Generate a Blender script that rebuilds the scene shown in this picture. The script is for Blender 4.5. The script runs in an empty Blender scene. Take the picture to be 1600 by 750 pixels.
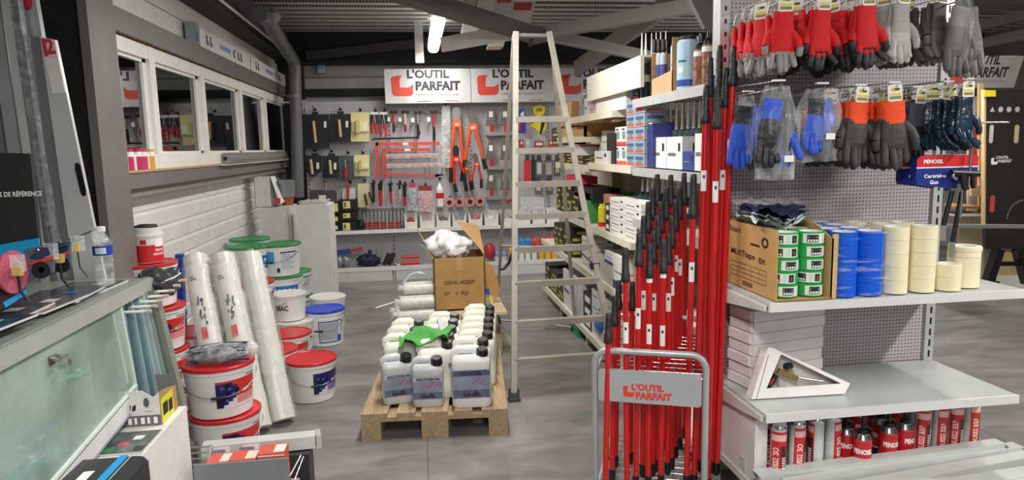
import bpy, math, random
from mathutils import Vector, Matrix, noise
random.seed(7)
SC = bpy.context.scene
COL = SC.collection
R = math.radians

# ------------------------------------------------------------------ camera
FPX, EYE = 1073.4, 1.5
BX = Vector((0.99019793, 0.03962906, -0.13393128))
BY = Vector((-0.13801988, 0.13061126, -0.98177961))
BZ = Vector((-0.02141406, 0.99064133, 0.1348006)).normalized()
cd = bpy.data.cameras.new('camera')
cd.sensor_fit = 'HORIZONTAL'; cd.sensor_width = 36.0; cd.lens = 36.0 * FPX / 1600.0
cd.clip_start = 0.05; cd.clip_end = 100
cam = bpy.data.objects.new('camera', cd); COL.objects.link(cam)
Mw = Matrix((BX, BY, BZ)).to_4x4(); Mw.translation = (0, 0, EYE)
cam.matrix_world = Mw
SC.camera = cam

# ------------------------------------------------------------------ light
w = bpy.data.worlds.new('world'); SC.world = w; w.use_nodes = True
bg = w.node_tree.nodes['Background']
bg.inputs[0].default_value = (0.93, 0.96, 1.0, 1); bg.inputs[1].default_value = 0.37
SC.view_settings.view_transform = 'Standard'; SC.view_settings.look = 'None'
SC.view_settings.gamma = 1.0; SC.view_settings.use_curve_mapping = False
SC.view_settings.exposure = 0.0

def area_light(name, loc, sx, sy, power, col=(1, .97, .93), rot=(0, 0, 0)):
    d = bpy.data.lights.new(name, 'AREA'); d.shape = 'RECTANGLE'; d.size = sx; d.size_y = sy
    d.energy = power; d.color = col
    o = bpy.data.objects.new(name, d); COL.objects.link(o); o.location = loc; o.rotation_euler = rot
    return o
# ceiling battens: (x, y, length) ; each gets a housing and a tube further down
LAMPS = [(0.24, 6.95, 1.8, 34), (0.24, 3.6, 1.5, 55), (0.1, 0.2, 1.5, 75), (0.5, -2.4, 1.5, 60), (3.3, 0.9, 1.5, 85), (3.6, 4.6, 1.5, 60), (4.2, 7.4, 1.5, 40)]
for i, (x, y, l, p) in enumerate(LAMPS):
    area_light('lamp_light', (x, y, 2.52), 0.12, l, p)
    area_light('ceiling_fill', (x, y, 2.65), 0.10, l, p*.07, rot=(math.pi, 0, 0))  # added upward fill that brightens the deck, not part of the batten

# ------------------------------------------------------------------ materials
MATS = {}
def lin(h):
    h = h.lstrip('#'); c = [int(h[i:i+2], 16) / 255 for i in (0, 2, 4)]
    return tuple((v / 12.92 if v <= .04045 else ((v + .055) / 1.055) ** 2.4) for v in c) + (1,)
def m(h, rough=.5, metal=0.0, vary=.06, scale=9.0, bump=0.0, trans=0.0, emit=0.0, coat=0.0, stretch=None):
    """procedural material: base colour with a little noise"""
    key = (h, rough, metal, vary, scale, bump, trans, emit, coat, stretch)
    if key in MATS: return MATS[key]
    mt = bpy.data.materials.new('paint_' + h.lstrip('#')); mt.use_nodes = True
    nt = mt.node_tree; b = nt.nodes['Principled BSDF']
    c = lin(h)
    tc = nt.nodes.new('ShaderNodeTexCoord'); nz = nt.nodes.new('ShaderNodeTexNoise')
    nz.inputs['Scale'].default_value = scale; nz.inputs['Detail'].default_value = 4
    if stretch:
        mp = nt.nodes.new('ShaderNodeMapping'); mp.inputs['Scale'].default_value = stretch
        nt.links.new(tc.outputs['Object'], mp.inputs[0]); nt.links.new(mp.outputs[0], nz.inputs['Vector'])
    else: nt.links.new(tc.outputs['Object'], nz.inputs['Vector'])
    rp = nt.nodes.new('ShaderNodeValToRGB')
    rp.color_ramp.elements[0].position = .3; rp.color_ramp.elements[1].position = .7
    rp.color_ramp.elements[0].color = tuple(v * (1 - vary) for v in c[:3]) + (1,)
    rp.color_ramp.elements[1].color = tuple(min(1, v * (1 + vary)) for v in c[:3]) + (1,)
    nt.links.new(nz.outputs[0], rp.inputs[0]); nt.links.new(rp.outputs[0], b.inputs['Base Color'])
    b.inputs['Roughness'].default_value = rough; b.inputs['Metallic'].default_value = metal
    b.inputs['Transmission Weight'].default_value = trans
    b.inputs['Coat Weight'].default_value = coat
    if bump:
        bp = nt.nodes.new('ShaderNodeBump'); bp.inputs['Strength'].default_value = bump; bp.inputs['Distance'].default_value = .01
        nt.links.new(nz.outputs[0], bp.inputs['Height']); nt.links.new(bp.outputs[0], b.inputs['Normal'])
    if emit:
        b.inputs['Emission Color'].default_value = c; b.inputs['Emission Strength'].default_value = emit
    MATS[key] = mt; return mt

def film(name, tint, clear, rough=.12, bump=.6, scale=30.0, st=(1, 1, 1), lo=.35, hi=.7):
    """thin plastic film: mostly see-through with a crinkled gloss"""
    mt = bpy.data.materials.new(name); mt.use_nodes = True; nt = mt.node_tree; nt.nodes.clear()
    o = nt.nodes.new('ShaderNodeOutputMaterial'); t = nt.nodes.new('ShaderNodeBsdfTransparent')
    g = nt.nodes.new('ShaderNodeBsdfPrincipled'); mx = nt.nodes.new('ShaderNodeMixShader')
    g.inputs['Base Color'].default_value = lin(tint); g.inputs['Roughness'].default_value = rough
    nz = nt.nodes.new('ShaderNodeTexNoise'); nz.inputs['Scale'].default_value = scale; nz.inputs['Detail'].default_value = 5
    tc = nt.nodes.new('ShaderNodeTexCoord'); mp = nt.nodes.new('ShaderNodeMapping'); mp.inputs['Scale'].default_value = st; nt.links.new(tc.outputs['Object'], mp.inputs[0]); nt.links.new(mp.outputs[0], nz.inputs['Vector'])
    bp = nt.nodes.new('ShaderNodeBump'); bp.inputs['Strength'].default_value = bump; bp.inputs['Distance'].default_value = .02
    nt.links.new(nz.outputs[0], bp.inputs['Height']); nt.links.new(bp.outputs[0], g.inputs['Normal'])
    mr = nt.nodes.new('ShaderNodeMapRange'); mr.inputs['From Min'].default_value = lo; mr.inputs['From Max'].default_value = hi
    mr.inputs['To Min'].default_value = max(0, 1 - clear - .12); mr.inputs['To Max'].default_value = min(1, 1 - clear + .22)
    nt.links.new(nz.outputs[0], mr.inputs[0]); nt.links.new(mr.outputs[0], mx.inputs[0])
    nt.links.new(t.outputs[0], mx.inputs[1]); nt.links.new(g.outputs[0], mx.inputs[2]); nt.links.new(mx.outputs[0], o.inputs[0])
    return mt
FILM = film('clear_film', '#e8ecee', .72); FILMW = film('milky_film', '#eeeeea', .45, .2)
FILMC = film('thin_clear_film', '#f2f4f6', .9, .08, .4)
ROLLF = film('roll_film', '#eceeec', .86, .15, .35, 14); FILMB = film('bag_film', '#e9edf0', .9, .1, .9, 22, (1, 1, .16)); FILMS = film('shrink_film', '#f4f6fa', .88, .06, 1.0, 16, (.5, .5, 3.2), .54, .72); PET = film('pet_plastic', '#eef2f4', .8, .05, .5, 30)
CABG = film('hazy_green_glass', '#c3dccd', .7, .12, .05, 3)

def glass(name, tint, clear=.9, rough=.02):
    mt = bpy.data.materials.new(name); mt.use_nodes = True; nt = mt.node_tree; nt.nodes.clear()
    o = nt.nodes.new('ShaderNodeOutputMaterial'); t = nt.nodes.new('ShaderNodeBsdfTransparent'); g = nt.nodes.new('ShaderNodeBsdfGlossy')
    t.inputs[0].default_value = lin(tint); g.inputs['Roughness'].default_value = rough
    lw = nt.nodes.new('ShaderNodeFresnel'); lw.inputs[0].default_value = 1.5
    mr = nt.nodes.new('ShaderNodeMath'); mr.operation = 'MULTIPLY_ADD'; mr.inputs[1].default_value = 1.0; mr.inputs[2].default_value = 1 - clear
    nt.links.new(lw.outputs[0], mr.inputs[0])
    mx = nt.nodes.new('ShaderNodeMixShader'); nt.links.new(mr.outputs[0], mx.inputs[0])
    nt.links.new(t.outputs[0], mx.inputs[1]); nt.links.new(g.outputs[0], mx.inputs[2]); nt.links.new(mx.outputs[0], o.inputs[0])
    return mt

def dots(h, pitch, rad, hole='#2a2426', axes='XZ', rough=.45, metal=.0):
    """perforated sheet metal: painted steel with a square grid of dark round holes"""
    mt = bpy.data.materials.new('perforated_steel'); mt.use_nodes = True; nt = mt.node_tree; b = nt.nodes['Principled BSDF']
    tc = nt.nodes.new('ShaderNodeTexCoord'); sp = nt.nodes.new('ShaderNodeSeparateXYZ'); nt.links.new(tc.outputs['Object'], sp.inputs[0])
    def math_(op, a, bb=None):
        n = nt.nodes.new('ShaderNodeMath'); n.operation = op
        for i, v in enumerate((a, bb)):
            if v is None: continue
            if isinstance(v, (int, float)): n.inputs[i].default_value = v
            else: nt.links.new(v, n.inputs[i])
        return n.outputs[0]
    sq = []
    for ax in axes:
        p = math_('PINGPONG', sp.outputs['XYZ'.index(ax)], pitch / 2)
        sq.append(math_('MULTIPLY', p, p))
    d = math_('SQRT', math_('ADD', sq[0], sq[1]))
    f = math_('LESS_THAN', d, rad)
    mx = nt.nodes.new('ShaderNodeMixRGB'); nt.links.new(f, mx.inputs[0])
    mx.inputs[1].default_value = lin(h); mx.inputs[2].default_value = lin(hole)
    nt.links.new(mx.outputs[0], b.inputs['Base Color']); b.inputs['Roughness'].default_value = rough; b.inputs['Metallic'].default_value = metal
    return mt

# ------------------------------------------------------------------ geometry helpers
def at(px, py, x=None, y=None, z=None):
    """the point seen at a place of the photograph on the plane x=, y= or z="""
    c = Vector(((px - 800) / FPX, -(py - 375) / FPX, -1.0))
    r = Vector((BX.dot(c), BY.dot(c), BZ.dot(c)))
    t = x / r.x if x is not None else (y / r.y if y is not None else (z - EYE) / r.z)
    return r * t + Vector((0, 0, EYE))

V = Vector
TXT = {}
def text_geo(s, bold=0.0, shear=0.0):
    k = (s, bold, shear)
    if k in TXT: return TXT[k]
    c = bpy.data.curves.new('t', 'FONT'); c.body = s; c.size = 1; c.resolution_u = 2; c.offset = bold; c.shear = shear
    o = bpy.data.objects.new('t', c); COL.objects.link(o)
    me = bpy.data.meshes.new_from_object(o.evaluated_get(bpy.context.evaluated_depsgraph_get()))
    vs = [tuple(v.co) for v in me.vertices]; fs = [tuple(p.vertices) for p in me.polygons]
    bpy.data.objects.remove(o); bpy.data.curves.remove(c); bpy.data.meshes.remove(me)
    x0 = min(v[0] for v in vs); x1 = max(v[0] for v in vs); y0 = min(v[1] for v in vs); y1 = max(v[1] for v in vs)
    vs = [((v[0] - x0) / (x1 - x0), (v[1] - y0) / (y1 - y0)) for v in vs]
    TXT[k] = (vs, fs); return TXT[k]

def plane_map(o, u, v):
    """flat surface: origin, unit right, unit up ; w goes out along the normal"""
    o = V(o); u = V(u).normalized(); v = V(v).normalized(); n = u.cross(v)
    return lambda a, b, c=0: o + u * a + v * b + n * c
def cyl_map(cx, cy, r, a0, z0, taper=0.0):
    """wrap (u to the right seen from outside, v up) round an upright cylinder, centred on angle a0"""
    def f(a, b, c=0):
        rr = r + taper * b + c; t = a0 + a / r
        return V((cx + rr * math.cos(t), cy + rr * math.sin(t), z0 + b))
    return f

class MB:
    def __init__(s): s.v = []; s.f = []; s.mi = []; s.sm = []; s.mats = []
    def mat(s, mt):
        if mt not in s.mats: s.mats.append(mt)
        return s.mats.index(mt)
    def add(s, vs, fs, mt, smooth=False):
        b = len(s.v); s.v += [tuple(p) for p in vs]; k = s.mat(mt)
        for f in fs: s.f.append([i + b for i in f]); s.mi.append(k); s.sm.append(smooth)
        return s
    def box(s, a, b, mt, T=None):
        x0, y0, z0 = (min(a[i], b[i]) for i in range(3)); x1, y1, z1 = (max(a[i], b[i]) for i in range(3))
        vs = [V(p) for p in ((x0,y0,z0),(x1,y0,z0),(x1,y1,z0),(x0,y1,z0),(x0,y0,z1),(x1,y0,z1),(x1,y1,z1),(x0,y1,z1))]
        if T: vs = [T @ p for p in vs]
        return s.add(vs, [(0,3,2,1),(4,5,6,7),(0,1,5,4),(1,2,6,5),(2,3,7,6),(3,0,4,7)], mt)
    def bar(s, p, q, wd, ht, mt, up=(0, 0, 1)):
        """rectangular bar between two points"""
        p = V(p); q = V(q); d = (q - p).normalized(); up = V(up)
        if abs(d.dot(up)) > .98: up = V((0, 1, 0))
        sd = d.cross(up).normalized(); u = sd.cross(d)
        vs = [c + sd * (i * wd / 2) + u * (j * ht / 2) for c in (p, q) for i, j in ((-1,-1),(1,-1),(1,1),(-1,1))]
        return s.add(vs, [(3,2,1,0),(4,5,6,7),(0,1,5,4),(1,2,6,5),(2,3,7,6),(3,0,4,7)], mt)
    def tube(s, pts, r, mt, n=10, closed=False, cap=True, flat=1.0):
        """round tube through points ; r may be a list"""
        pts = [V(p) for p in pts]; N = len(pts); rs = r if isinstance(r, (list, tuple)) else [r] * N
        rings = []; prev = None
        for i, p in enumerate(pts):
            a = pts[(i - 1) % N] if (closed or i) else p; b = pts[(i + 1) % N] if (closed or i < N - 1) else p
            d = (b - a); d = d.normalized() if d.length > 1e-9 else V((0, 0, 1))
            if prev is None:
                ref = V((0, 0, 1)) if abs(d.z) < .9 else V((1, 0, 0)); u = d.cross(ref).normalized()
            else:
                u = prev - d * prev.dot(d); u = u.normalized() if u.length > 1e-6 else prev
            prev = u; w_ = d.cross(u)
            rings.append([p + (u * math.cos(2*math.pi*k/n) + w_ * (math.sin(2*math.pi*k/n) * flat)) * rs[i] for k in range(n)])
        vs = [q for rg in rings for q in rg]; fs = []
        for i in range(N if closed else N - 1):
            for k in range(n):
                j = (i + 1) % N
                fs.append((i*n+k, i*n+(k+1)%n, j*n+(k+1)%n, j*n+k))
        s.add(vs, fs, mt, True)
        if cap and not closed:
            s.add(rings[0], [tuple(range(n))[::-1]], mt); s.add(rings[-1], [tuple(range(n))], mt)
        return s
    def lathe(s, prof, c, mt, n=28, T=None, smooth=True, a0=0, a1=2*math.pi, split=True):
        """profile of (radius, height) turned about the upright axis at c"""
        c = V(c); full = abs(a1 - a0) > 6.28; nn = n if full else n + 1
        def ring(r, z):
            o = []
            for k in range(nn):
                t = a0 + (a1 - a0) * k / n; p = V((r * math.cos(t), r * math.sin(t), z))
                o.append((T @ p if T else p) + c)
            return o
        for (r0, z0), (r1, z1) in zip(prof, prof[1:]):
            vs = ring(max(r0, 1e-4), z0) + ring(max(r1, 1e-4), z1)
            fs = [(k, (k+1) % nn, nn + (k+1) % nn, nn + k) for k in range(n)]
            s.add(vs, fs, mt, smooth)
        return s
    def prism(s, poly, f, d0, d1, mt):
        """outline given in (u, v), put through map f, solid from depth d0 to d1"""
        n = len(poly); vs = [f(a, b, d0) for a, b in poly] + [f(a, b, d1) for a, b in poly]
        return s.add(vs, [tuple(range(n))[::-1], tuple(range(n, 2*n))] + [(i, (i+1) % n, n+(i+1) % n, n+i) for i in range(n)], mt)
    def patch(s, f, u0, v0, u1, v1, mt, d=.0012, nu=1, nv=1, smooth=False):
        vs = [f(u0 + (u1-u0)*i/nu, v0 + (v1-v0)*j/nv, d) for j in range(nv+1) for i in range(nu+1)]
        fs = [(j*(nu+1)+i, j*(nu+1)+i+1, (j+1)*(nu+1)+i+1, (j+1)*(nu+1)+i) for j in range(nv) for i in range(nu)]
        return s.add(vs, fs, mt, smooth)
    def text(s, t, f, u0, v0, wd, ht, mt, bold=.0, d=.0022, shear=0.0):
        vs, fs = text_geo(t, bold, shear)
        return s.add([f(u0 + a*wd, v0 + b*ht, d) for a, b in vs], fs, mt)
    def sheet(s, g, mt, smooth=True):
        """grid of points"""
        nv = len(g); nu = len(g[0]); vs = [p for r_ in g for p in r_]
        return s.add(vs, [(j*nu+i, j*nu+i+1, (j+1)*nu+i+1, (j+1)*nu+i) for j in range(nv-1) for i in range(nu-1)], mt, smooth)
    def build(s, name, parent=None, loc=None, rot=None):
        me = bpy.data.meshes.new(name); me.from_pydata(s.v, [], s.f)
        for mt in s.mats: me.materials.append(mt)
        me.polygons.foreach_set('material_index', s.mi); me.polygons.foreach_set('use_smooth', s.sm); me.update()
        o = bpy.data.objects.new(name, me); COL.objects.link(o)
        if parent: o.parent = parent
        if loc is not None: o.location = loc
        if rot is not None: o.rotation_euler = rot
        return o

def tag(o, label, cat, group=None, kind=None):
    if label: o['label'] = label
    if cat: o['category'] = cat
    if group: o['group'] = group
    if kind: o['kind'] = kind
    return o
def thing(name, label, cat, loc=(0, 0, 0), rot=0, group=None, kind=None):
    o = bpy.data.objects.new(name, None); COL.objects.link(o); o.empty_display_size = .05
    o.location = loc; o.rotation_euler = rot if isinstance(rot, (tuple, list)) else (0, 0, rot)
    return tag(o, label, cat, group, kind)
KIDS = {}
def kids(o): return [c for c in bpy.data.objects if c.parent == o]
def dup(o, loc=None, rot=None, label=None, group=None, parent=None, scale=None, ks=None):
    c = o.copy(); COL.objects.link(c)
    if parent: c.parent = parent
    if loc is not None: c.location = loc
    if rot is not None: c.rotation_euler = rot if isinstance(rot, (tuple, list)) else (0, 0, rot)
    if scale is not None: c.scale = (scale,)*3 if isinstance(scale, (int, float)) else scale
    if label: c['label'] = label
    if group: c['group'] = group
    for k in kids(o): dup(k, parent=c)
    return c
def struct(mb, name, loc=None):
    o = mb.build(name, loc=loc); o['kind'] = 'structure'; return o

def arc(c, r, a0, a1, n, ax='xz'):
    o = []
    for i in range(n + 1):
        t = R(a0 + (a1 - a0) * i / n); p = V((0, 0, 0)); p['xyz'.index(ax[0])] = r*math.cos(t); p['xyz'.index(ax[1])] = r*math.sin(t)
        o.append(V(c) + p)
    return o
def rrect(w, h, r, n=4):
    o = []
    for cx, cy, a in ((w-r, r, -90), (w-r, h-r, 0), (r, h-r, 90), (r, r, 180)):
        for i in range(n+1):
            t = R(a + 90*i/n); o.append((cx + r*math.cos(t), cy + r*math.sin(t)))
    return o

# shared paints
WHITE = m('#e9e7e2', .45); LGREY = m('#b9bcbc', .4, .1); STEEL = m('#b4b6b6', .3, .7); DARK = m('#1d1d1f', .45); GREY = m('#8b8d8e', .5)
RED = m('#cf2022', .35); BLACK = m('#141415', .4); CREAM = m('#e5dcb4', .6); INK = m('#262626', .6); PAPER = m('#efefec', .7)
KRAFT = m('#b98d5a', .8, vary=.08, scale=20); WOOD = m('#b08d62', .75, vary=.25, scale=6, stretch=(1, 12, 12)); CHROME = m('#c8c8c8', .18, 1)
SHELFW = m('#cfd1d0', .35); BLUE = m('#1d55c4', .35); GREENP = m('#2f9a4b', .4); YEL = m('#e8d63c', .5); ORANGE = m('#e8561f', .45)
ALU = m('#b9b6af', .38, .75, vary=.1, scale=4); BOXW = m('#e4e2de', .6)

LOGO = [(0,.85),(.07,.96),(.2,.98),(.52,1),(.43,.88),(.40,.75),(.40,.42),(.8,.42),(.93,.5),(1,.6),(1,.15),(.93,.04),(.8,0),(.18,0),(.08,.04),(.03,.14)]
def brand(mb, f, w_, col_logo, col_txt, tag_line=True, u0=0, v0=0, d=.002):
    """the shop's red mark and two lines of lettering, total width w_"""
    k = w_ / 400.0
    g = lambda a, b, c=0: f(u0 + a * k, v0 + b * k, c)
    mb.prism([(a*124, 30 + b*118) for a, b in LOGO], g, 0, d, col_logo)
    mb.text("L'OUTIL", g, 92, 127, 247, 54, col_txt, .03, d)
    mb.text('PARFAIT', g, 139, 60, 262, 54, col_txt, .03, d)
    if tag_line: mb.text('FABRICANT DEPUIS 1920', g, 143, 30, 248, 10, col_txt, 0, d)

def A(name, label, cat, parts, group=None, kind=None, rot=None):
    """parts modelled in place -> one thing: an Empty at its base with a mesh per part (or a single mesh)"""
    single = isinstance(parts, MB)
    allmb = [parts] if single else []
    if not single:
        for p in parts:
            allmb.append(p[1])
            if len(p) > 2: allmb += [q[1] for q in p[2]]
    xs = [v for mb in allmb for v in mb.v]
    base = V(((min(v[0] for v in xs) + max(v[0] for v in xs))/2, (min(v[1] for v in xs) + max(v[1] for v in xs))/2, min(v[2] for v in xs)))
    def shift(mb, o=base): mb.v = [(v[0]-o[0], v[1]-o[1], v[2]-o[2]) for v in mb.v]
    for mb in allmb: shift(mb)
    if single:
        o = parts.build(name, loc=base); tag(o, label, cat, group, kind); return o
    t = thing(name, label, cat, base, group=group, kind=kind)
    for p in parts:
        q = p[1].build(p[0], t)
        if len(p) > 2:
            for s_ in p[2]: s_[1].build(s_[0], q)
    return t
def pxp(mb, pts, y0, y1, mt):
    """outline read off the photograph, standing as a solid between the depths y0 (front) and y1"""
    f = [at(a, b, y=y0) for a, b in pts]; d = V((0, y1 - y0, 0))
    n = len(f); return mb.add(f + [p + d for p in f], [tuple(range(n)), tuple(range(n, 2*n))[::-1]] + [(i, n+i, n+(i+1) % n, (i+1) % n) for i in range(n)], mt)
def rc(x0, y0, x1, y1): return [(x0, y1), (x1, y1), (x1, y0), (x0, y0)]
def blob(c, rx, ry, rz, mt, seed=0, amp=.25, freq=3.0, n=20, mb=None):
    """crumpled closed lump"""
    mb = mb or MB(); g = []
    for j in range(n//2 + 1):
        th = math.pi * j / (n//2); row = []
        for i in range(n + 1):
            ph = 2*math.pi*(i % n)/n; d = V((math.sin(th)*math.cos(ph), math.sin(th)*math.sin(ph), math.cos(th)))
            k = 1 + amp * noise.noise(d * freq + V((seed, seed*1.7, 0)))
            row.append(V(c) + V((d.x*rx*k, d.y*ry*k, d.z*rz*k)))
        g.append(row)
    return mb.sheet(g[::-1], mt)

# ================================================================== THE SETTING
WX = -1.50
# floor: dark grey polished slab with cloudy marks and thin joints
fm = m('#8b8886', .32); fl = bpy.data.materials.new('polished_concrete'); fl.use_nodes = True
nt = fl.node_tree; b = nt.nodes['Principled BSDF']; tc = nt.nodes.new('ShaderNodeTexCoord')
n1 = nt.nodes.new('ShaderNodeTexNoise'); n1.inputs['Scale'].default_value = 1.6; n1.inputs['Detail'].default_value = 9; n1.inputs['Roughness'].default_value = .62; n1.inputs['Distortion'].default_value = .6
mp = nt.nodes.new('ShaderNodeMapping'); mp.inputs['Scale'].default_value = (1, 2.6, 1); nt.links.new(tc.outputs['Object'], mp.inputs[0]); nt.links.new(mp.outputs[0], n1.inputs['Vector'])
rp = nt.nodes.new('ShaderNodeValToRGB'); e = rp.color_ramp.elements
e[0].position = .3; e[0].color = lin('#63605f'); e[1].position = .72; e[1].color = lin('#96928e')
nt.links.new(n1.outputs[0], rp.inputs[0])
br = nt.nodes.new('ShaderNodeTexBrick'); br.offset = 0; br.inputs['Scale'].default_value = 1; br.inputs['Brick Width'].default_value = 1.42; br.inputs['Row Height'].default_value = 1.42
br.inputs['Mortar Size'].default_value = .004; br.inputs['Color1'].default_value = (1, 1, 1, 1); br.inputs['Color2'].default_value = (1, 1, 1, 1); br.inputs['Mortar'].default_value = (.62, .61, .6, 1)
nt.links.new(tc.outputs['Object'], br.inputs['Vector'])
mx = nt.nodes.new('ShaderNodeMixRGB'); mx.blend_type = 'MULTIPLY'; mx.inputs[0].default_value = 1
nt.links.new(rp.outputs[0], mx.inputs[1]); nt.links.new(br.outputs[0], mx.inputs[2]); nt.links.new(mx.outputs[0], b.inputs['Base Color'])
b.inputs['Roughness'].default_value = .34
struct(MB().box((-2.6, -3.2, -.1), (7.6, 8.9, 0), fl), 'floor')

# ceiling: ribbed steel deck, ribs running across the shop
mb = MB(); DK = m('#d8dad7', .35, .15, vary=.08, scale=3)
prof = []; y = -3.2; p = .215
while y < 8.9:
    prof += [(y, 2.84), (y+.085, 2.84), (y+.095, 2.935), (y+.205, 2.935)]; y += p
DECK_SHADE = dots('#8e908e', .03, .006, '#3c3d3e', 'XY')    # troughs and webs coloured darker to paint in shade between the ribs
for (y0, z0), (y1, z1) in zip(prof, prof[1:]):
    mb.add([(-2.6, y0, z0), (7.6, y0, z0), (7.6, y1, z1), (-2.6, y1, z1)], [(3, 2, 1, 0)], DK if z0 == z1 == 2.84 else DECK_SHADE)
mb.box((-2.6, -3.2, 2.95), (7.6, 8.9, 3.0), DARK)
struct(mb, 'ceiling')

# back wall: pale sandwich panels with a black rail, under a black beam
mb = MB(); PW = m('#b4b4b3', .5)
mb.box((-2.6, 8.6, 0), (7.6, 8.75, 3.0), PW)
struct(mb, 'wall_back')
mb = MB(); BK = m('#17171a', .6)
mb.box((-2.6, 8.40, 2.52), (7.6, 8.55, 2.86), BK); mb.box((-2.6, 8.34, 2.50), (7.6, 8.6, 2.53), BK)
struct(mb, 'trim_1')
struct(MB().box((-1.3, 8.52, 2.14), (.6, 8.6, 2.225), BK), 'trim_2')
struct(MB().box((-1.3, 8.56, 2.36), (7.6, 8.6, 2.375), m('#8f8f90', .5)), 'trim_3')
struct(MB().box((7.5, -3.2, 0), (7.6, 8.9, 3.0), m('#6c6a66', .6)), 'wall_right')

# left wall: ribbed white siding below and above the window, grey window timbers
SID = m('#e6e6e3', .4); GB = m('#716f6c', .45); GB2 = m('#5e5c5a', .5)
mb = MB(); pr = []; z = .02
while z < 1.30:
    pr += [(0, z), (0, z+.085), (-.012, z+.095), (-.012, z+.105)]; z += .115
g = [[V((WX - .12 + a, y, z)) for y in (3.8, 8.5)] for a, z in pr]; mb.sheet([r_[::-1] for r_ in g], SID, False)
mb.box((WX-.24, 3.8, 0), (WX-.135, 8.5, 1.35), SID)
mb.box((WX-.2, 3.8, 2.18), (WX-.05, 8.6, 2.56), SID)
mb.box((WX-.2, 8.44, 1.35), (WX-.1, 8.6, 2.2), BK)
mb.box((WX-.052, 3.8, 2.40), (WX-.045, 8.6, 2.405), GREY)
struct(mb, 'wall_left')
mb = MB()
z0 = at(330, 277.6, x=WX).z; z1 = at(300, 262, x=WX).z
mb.box((WX-.1, 3.8, z0), (WX+.02, 8.42, z1), GB)
mb.box((WX-.14, 3.8, z0-.05), (WX-.02, 8.42, z0), m('#8c8480', .5))
struct(mb, 'trim_4')
mb = MB(); zt0 = at(300, 96, x=WX).z; zt1 = at(280, 60, x=WX).z
mb.box((WX-.1, 3.8, zt0), (WX+.03, 8.42, zt1), GB)
mb.box((WX-.08, 3.8, zt0-.012), (WX-.01, 8.0, zt0), m('#a8713a', .8, vary=.5, scale=40))
struct(mb, 'trim_5')
mb = MB(); mb.box((WX-.2, -3.2, 2.56), (WX+.10, 8.6, 2.85), m('#4b4a49', .5)); mb.box((WX-.1, -3.2, 2.53), (WX+.13, 8.6, 2.56), BK)
struct(mb, 'trim_6')
mb = MB(); mb.tube([(WX+.15, -1, 2.60), (WX+.15, 4, 2.60), (WX+.15, 6.5, 2.585), (WX+.15, 8.0, 2.57)], .011, PAPER, 8)
A('conduit', 'thin white cable running along the dark beam above the window', 'cable', mb)
# steel column in front of the counter's end and the dark wall beside it
mb = MB(); cy0 = at(150, 150, x=WX+.03).y; cy1 = at(193, 240, x=WX+.03).y
mb.box((WX-.0, cy0-.03, 0), (WX+.04, cy1+.02, 2.85), GB)
mb.box((WX-.3, (cy0+cy1)/2-.01, 0), (WX-.0, (cy0+cy1)/2+.01, 2.85), BK)
mb.box((WX-.34, cy0-.03, 0), (WX-.3, cy1+.02, 2.85), BK)
struct(mb, 'column_left')
mb = MB(); mb.box((-2.6, cy0+.08, 0), (WX, cy0+.12, 2.85), m('#2b292a', .5)); mb.box((-2.6, cy0+.04, 0), (WX-.36, cy0+.08, 2.85), m('#232122', .5))
struct(mb, 'wall_office')
struct(MB().box((-2.7, -3.2, 0), (-2.6, 8.9, 3.0), m('#3a3938', .6)), 'wall_outer')
mb = MB(); mb.box((-1.52, 8.44, 0), (-1.27, 8.58, 2.85), BK); struct(mb, 'column_corner')

# window: white frame with five lights; dark glass
ys = [at(a, b_, x=WX).y for a, b_ in ((237, 100), (316, 125), (375.5, 140), (414, 155), (446, 165))]
wb, wt = z1 + .012, zt0 - .012
wn = MB(); wn.box((WX-.06, 3.8, wt-.075), (WX, ys[-1]+.03, wt), WHITE); wn.box((WX-.06, 3.8, wb), (WX, ys[-1]+.03, wb+.085), WHITE)
for i, y in enumerate([3.83] + ys): wn.box((WX-.06, y-.042, wb), (WX+.004, y+.042, wt), WHITE)
wn.box((WX-.07, 3.8, wb-.012), (WX+.03, ys[-1]+.03, wb), m('#b79b72', .8))
WN = struct(wn, 'window_1')
prev = 3.83
GL = glass('window_glass', '#6f7a80', .86, .01)
for i, y in enumerate(ys):
    s_ = MB(); a, c = prev+.042, y-.042
    s_.box((WX-.05, a, wb+.085), (WX-.02, a+.03, wt-.075), WHITE); s_.box((WX-.05, c-.05, wb+.085), (WX-.02, c, wt-.075), WHITE)
    s_.box((WX-.05, a, wt-.095), (WX-.02, c, wt-.075), WHITE); s_.box((WX-.05, a, wb+.085), (WX-.02, c, wb+.1), WHITE)
    fr = s_.build('window_sash', WN); MB().box((WX-.042, a+.03, wb+.1), (WX-.036, c-.05, wt-.095), GL).build('pane', fr)
    prev = y
struct(MB().box((-2.6, 3.5, 1.3), (-2.55, 8.3, 2.3), m('#2a2d33', .7)), 'wall_behind_window')

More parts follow.
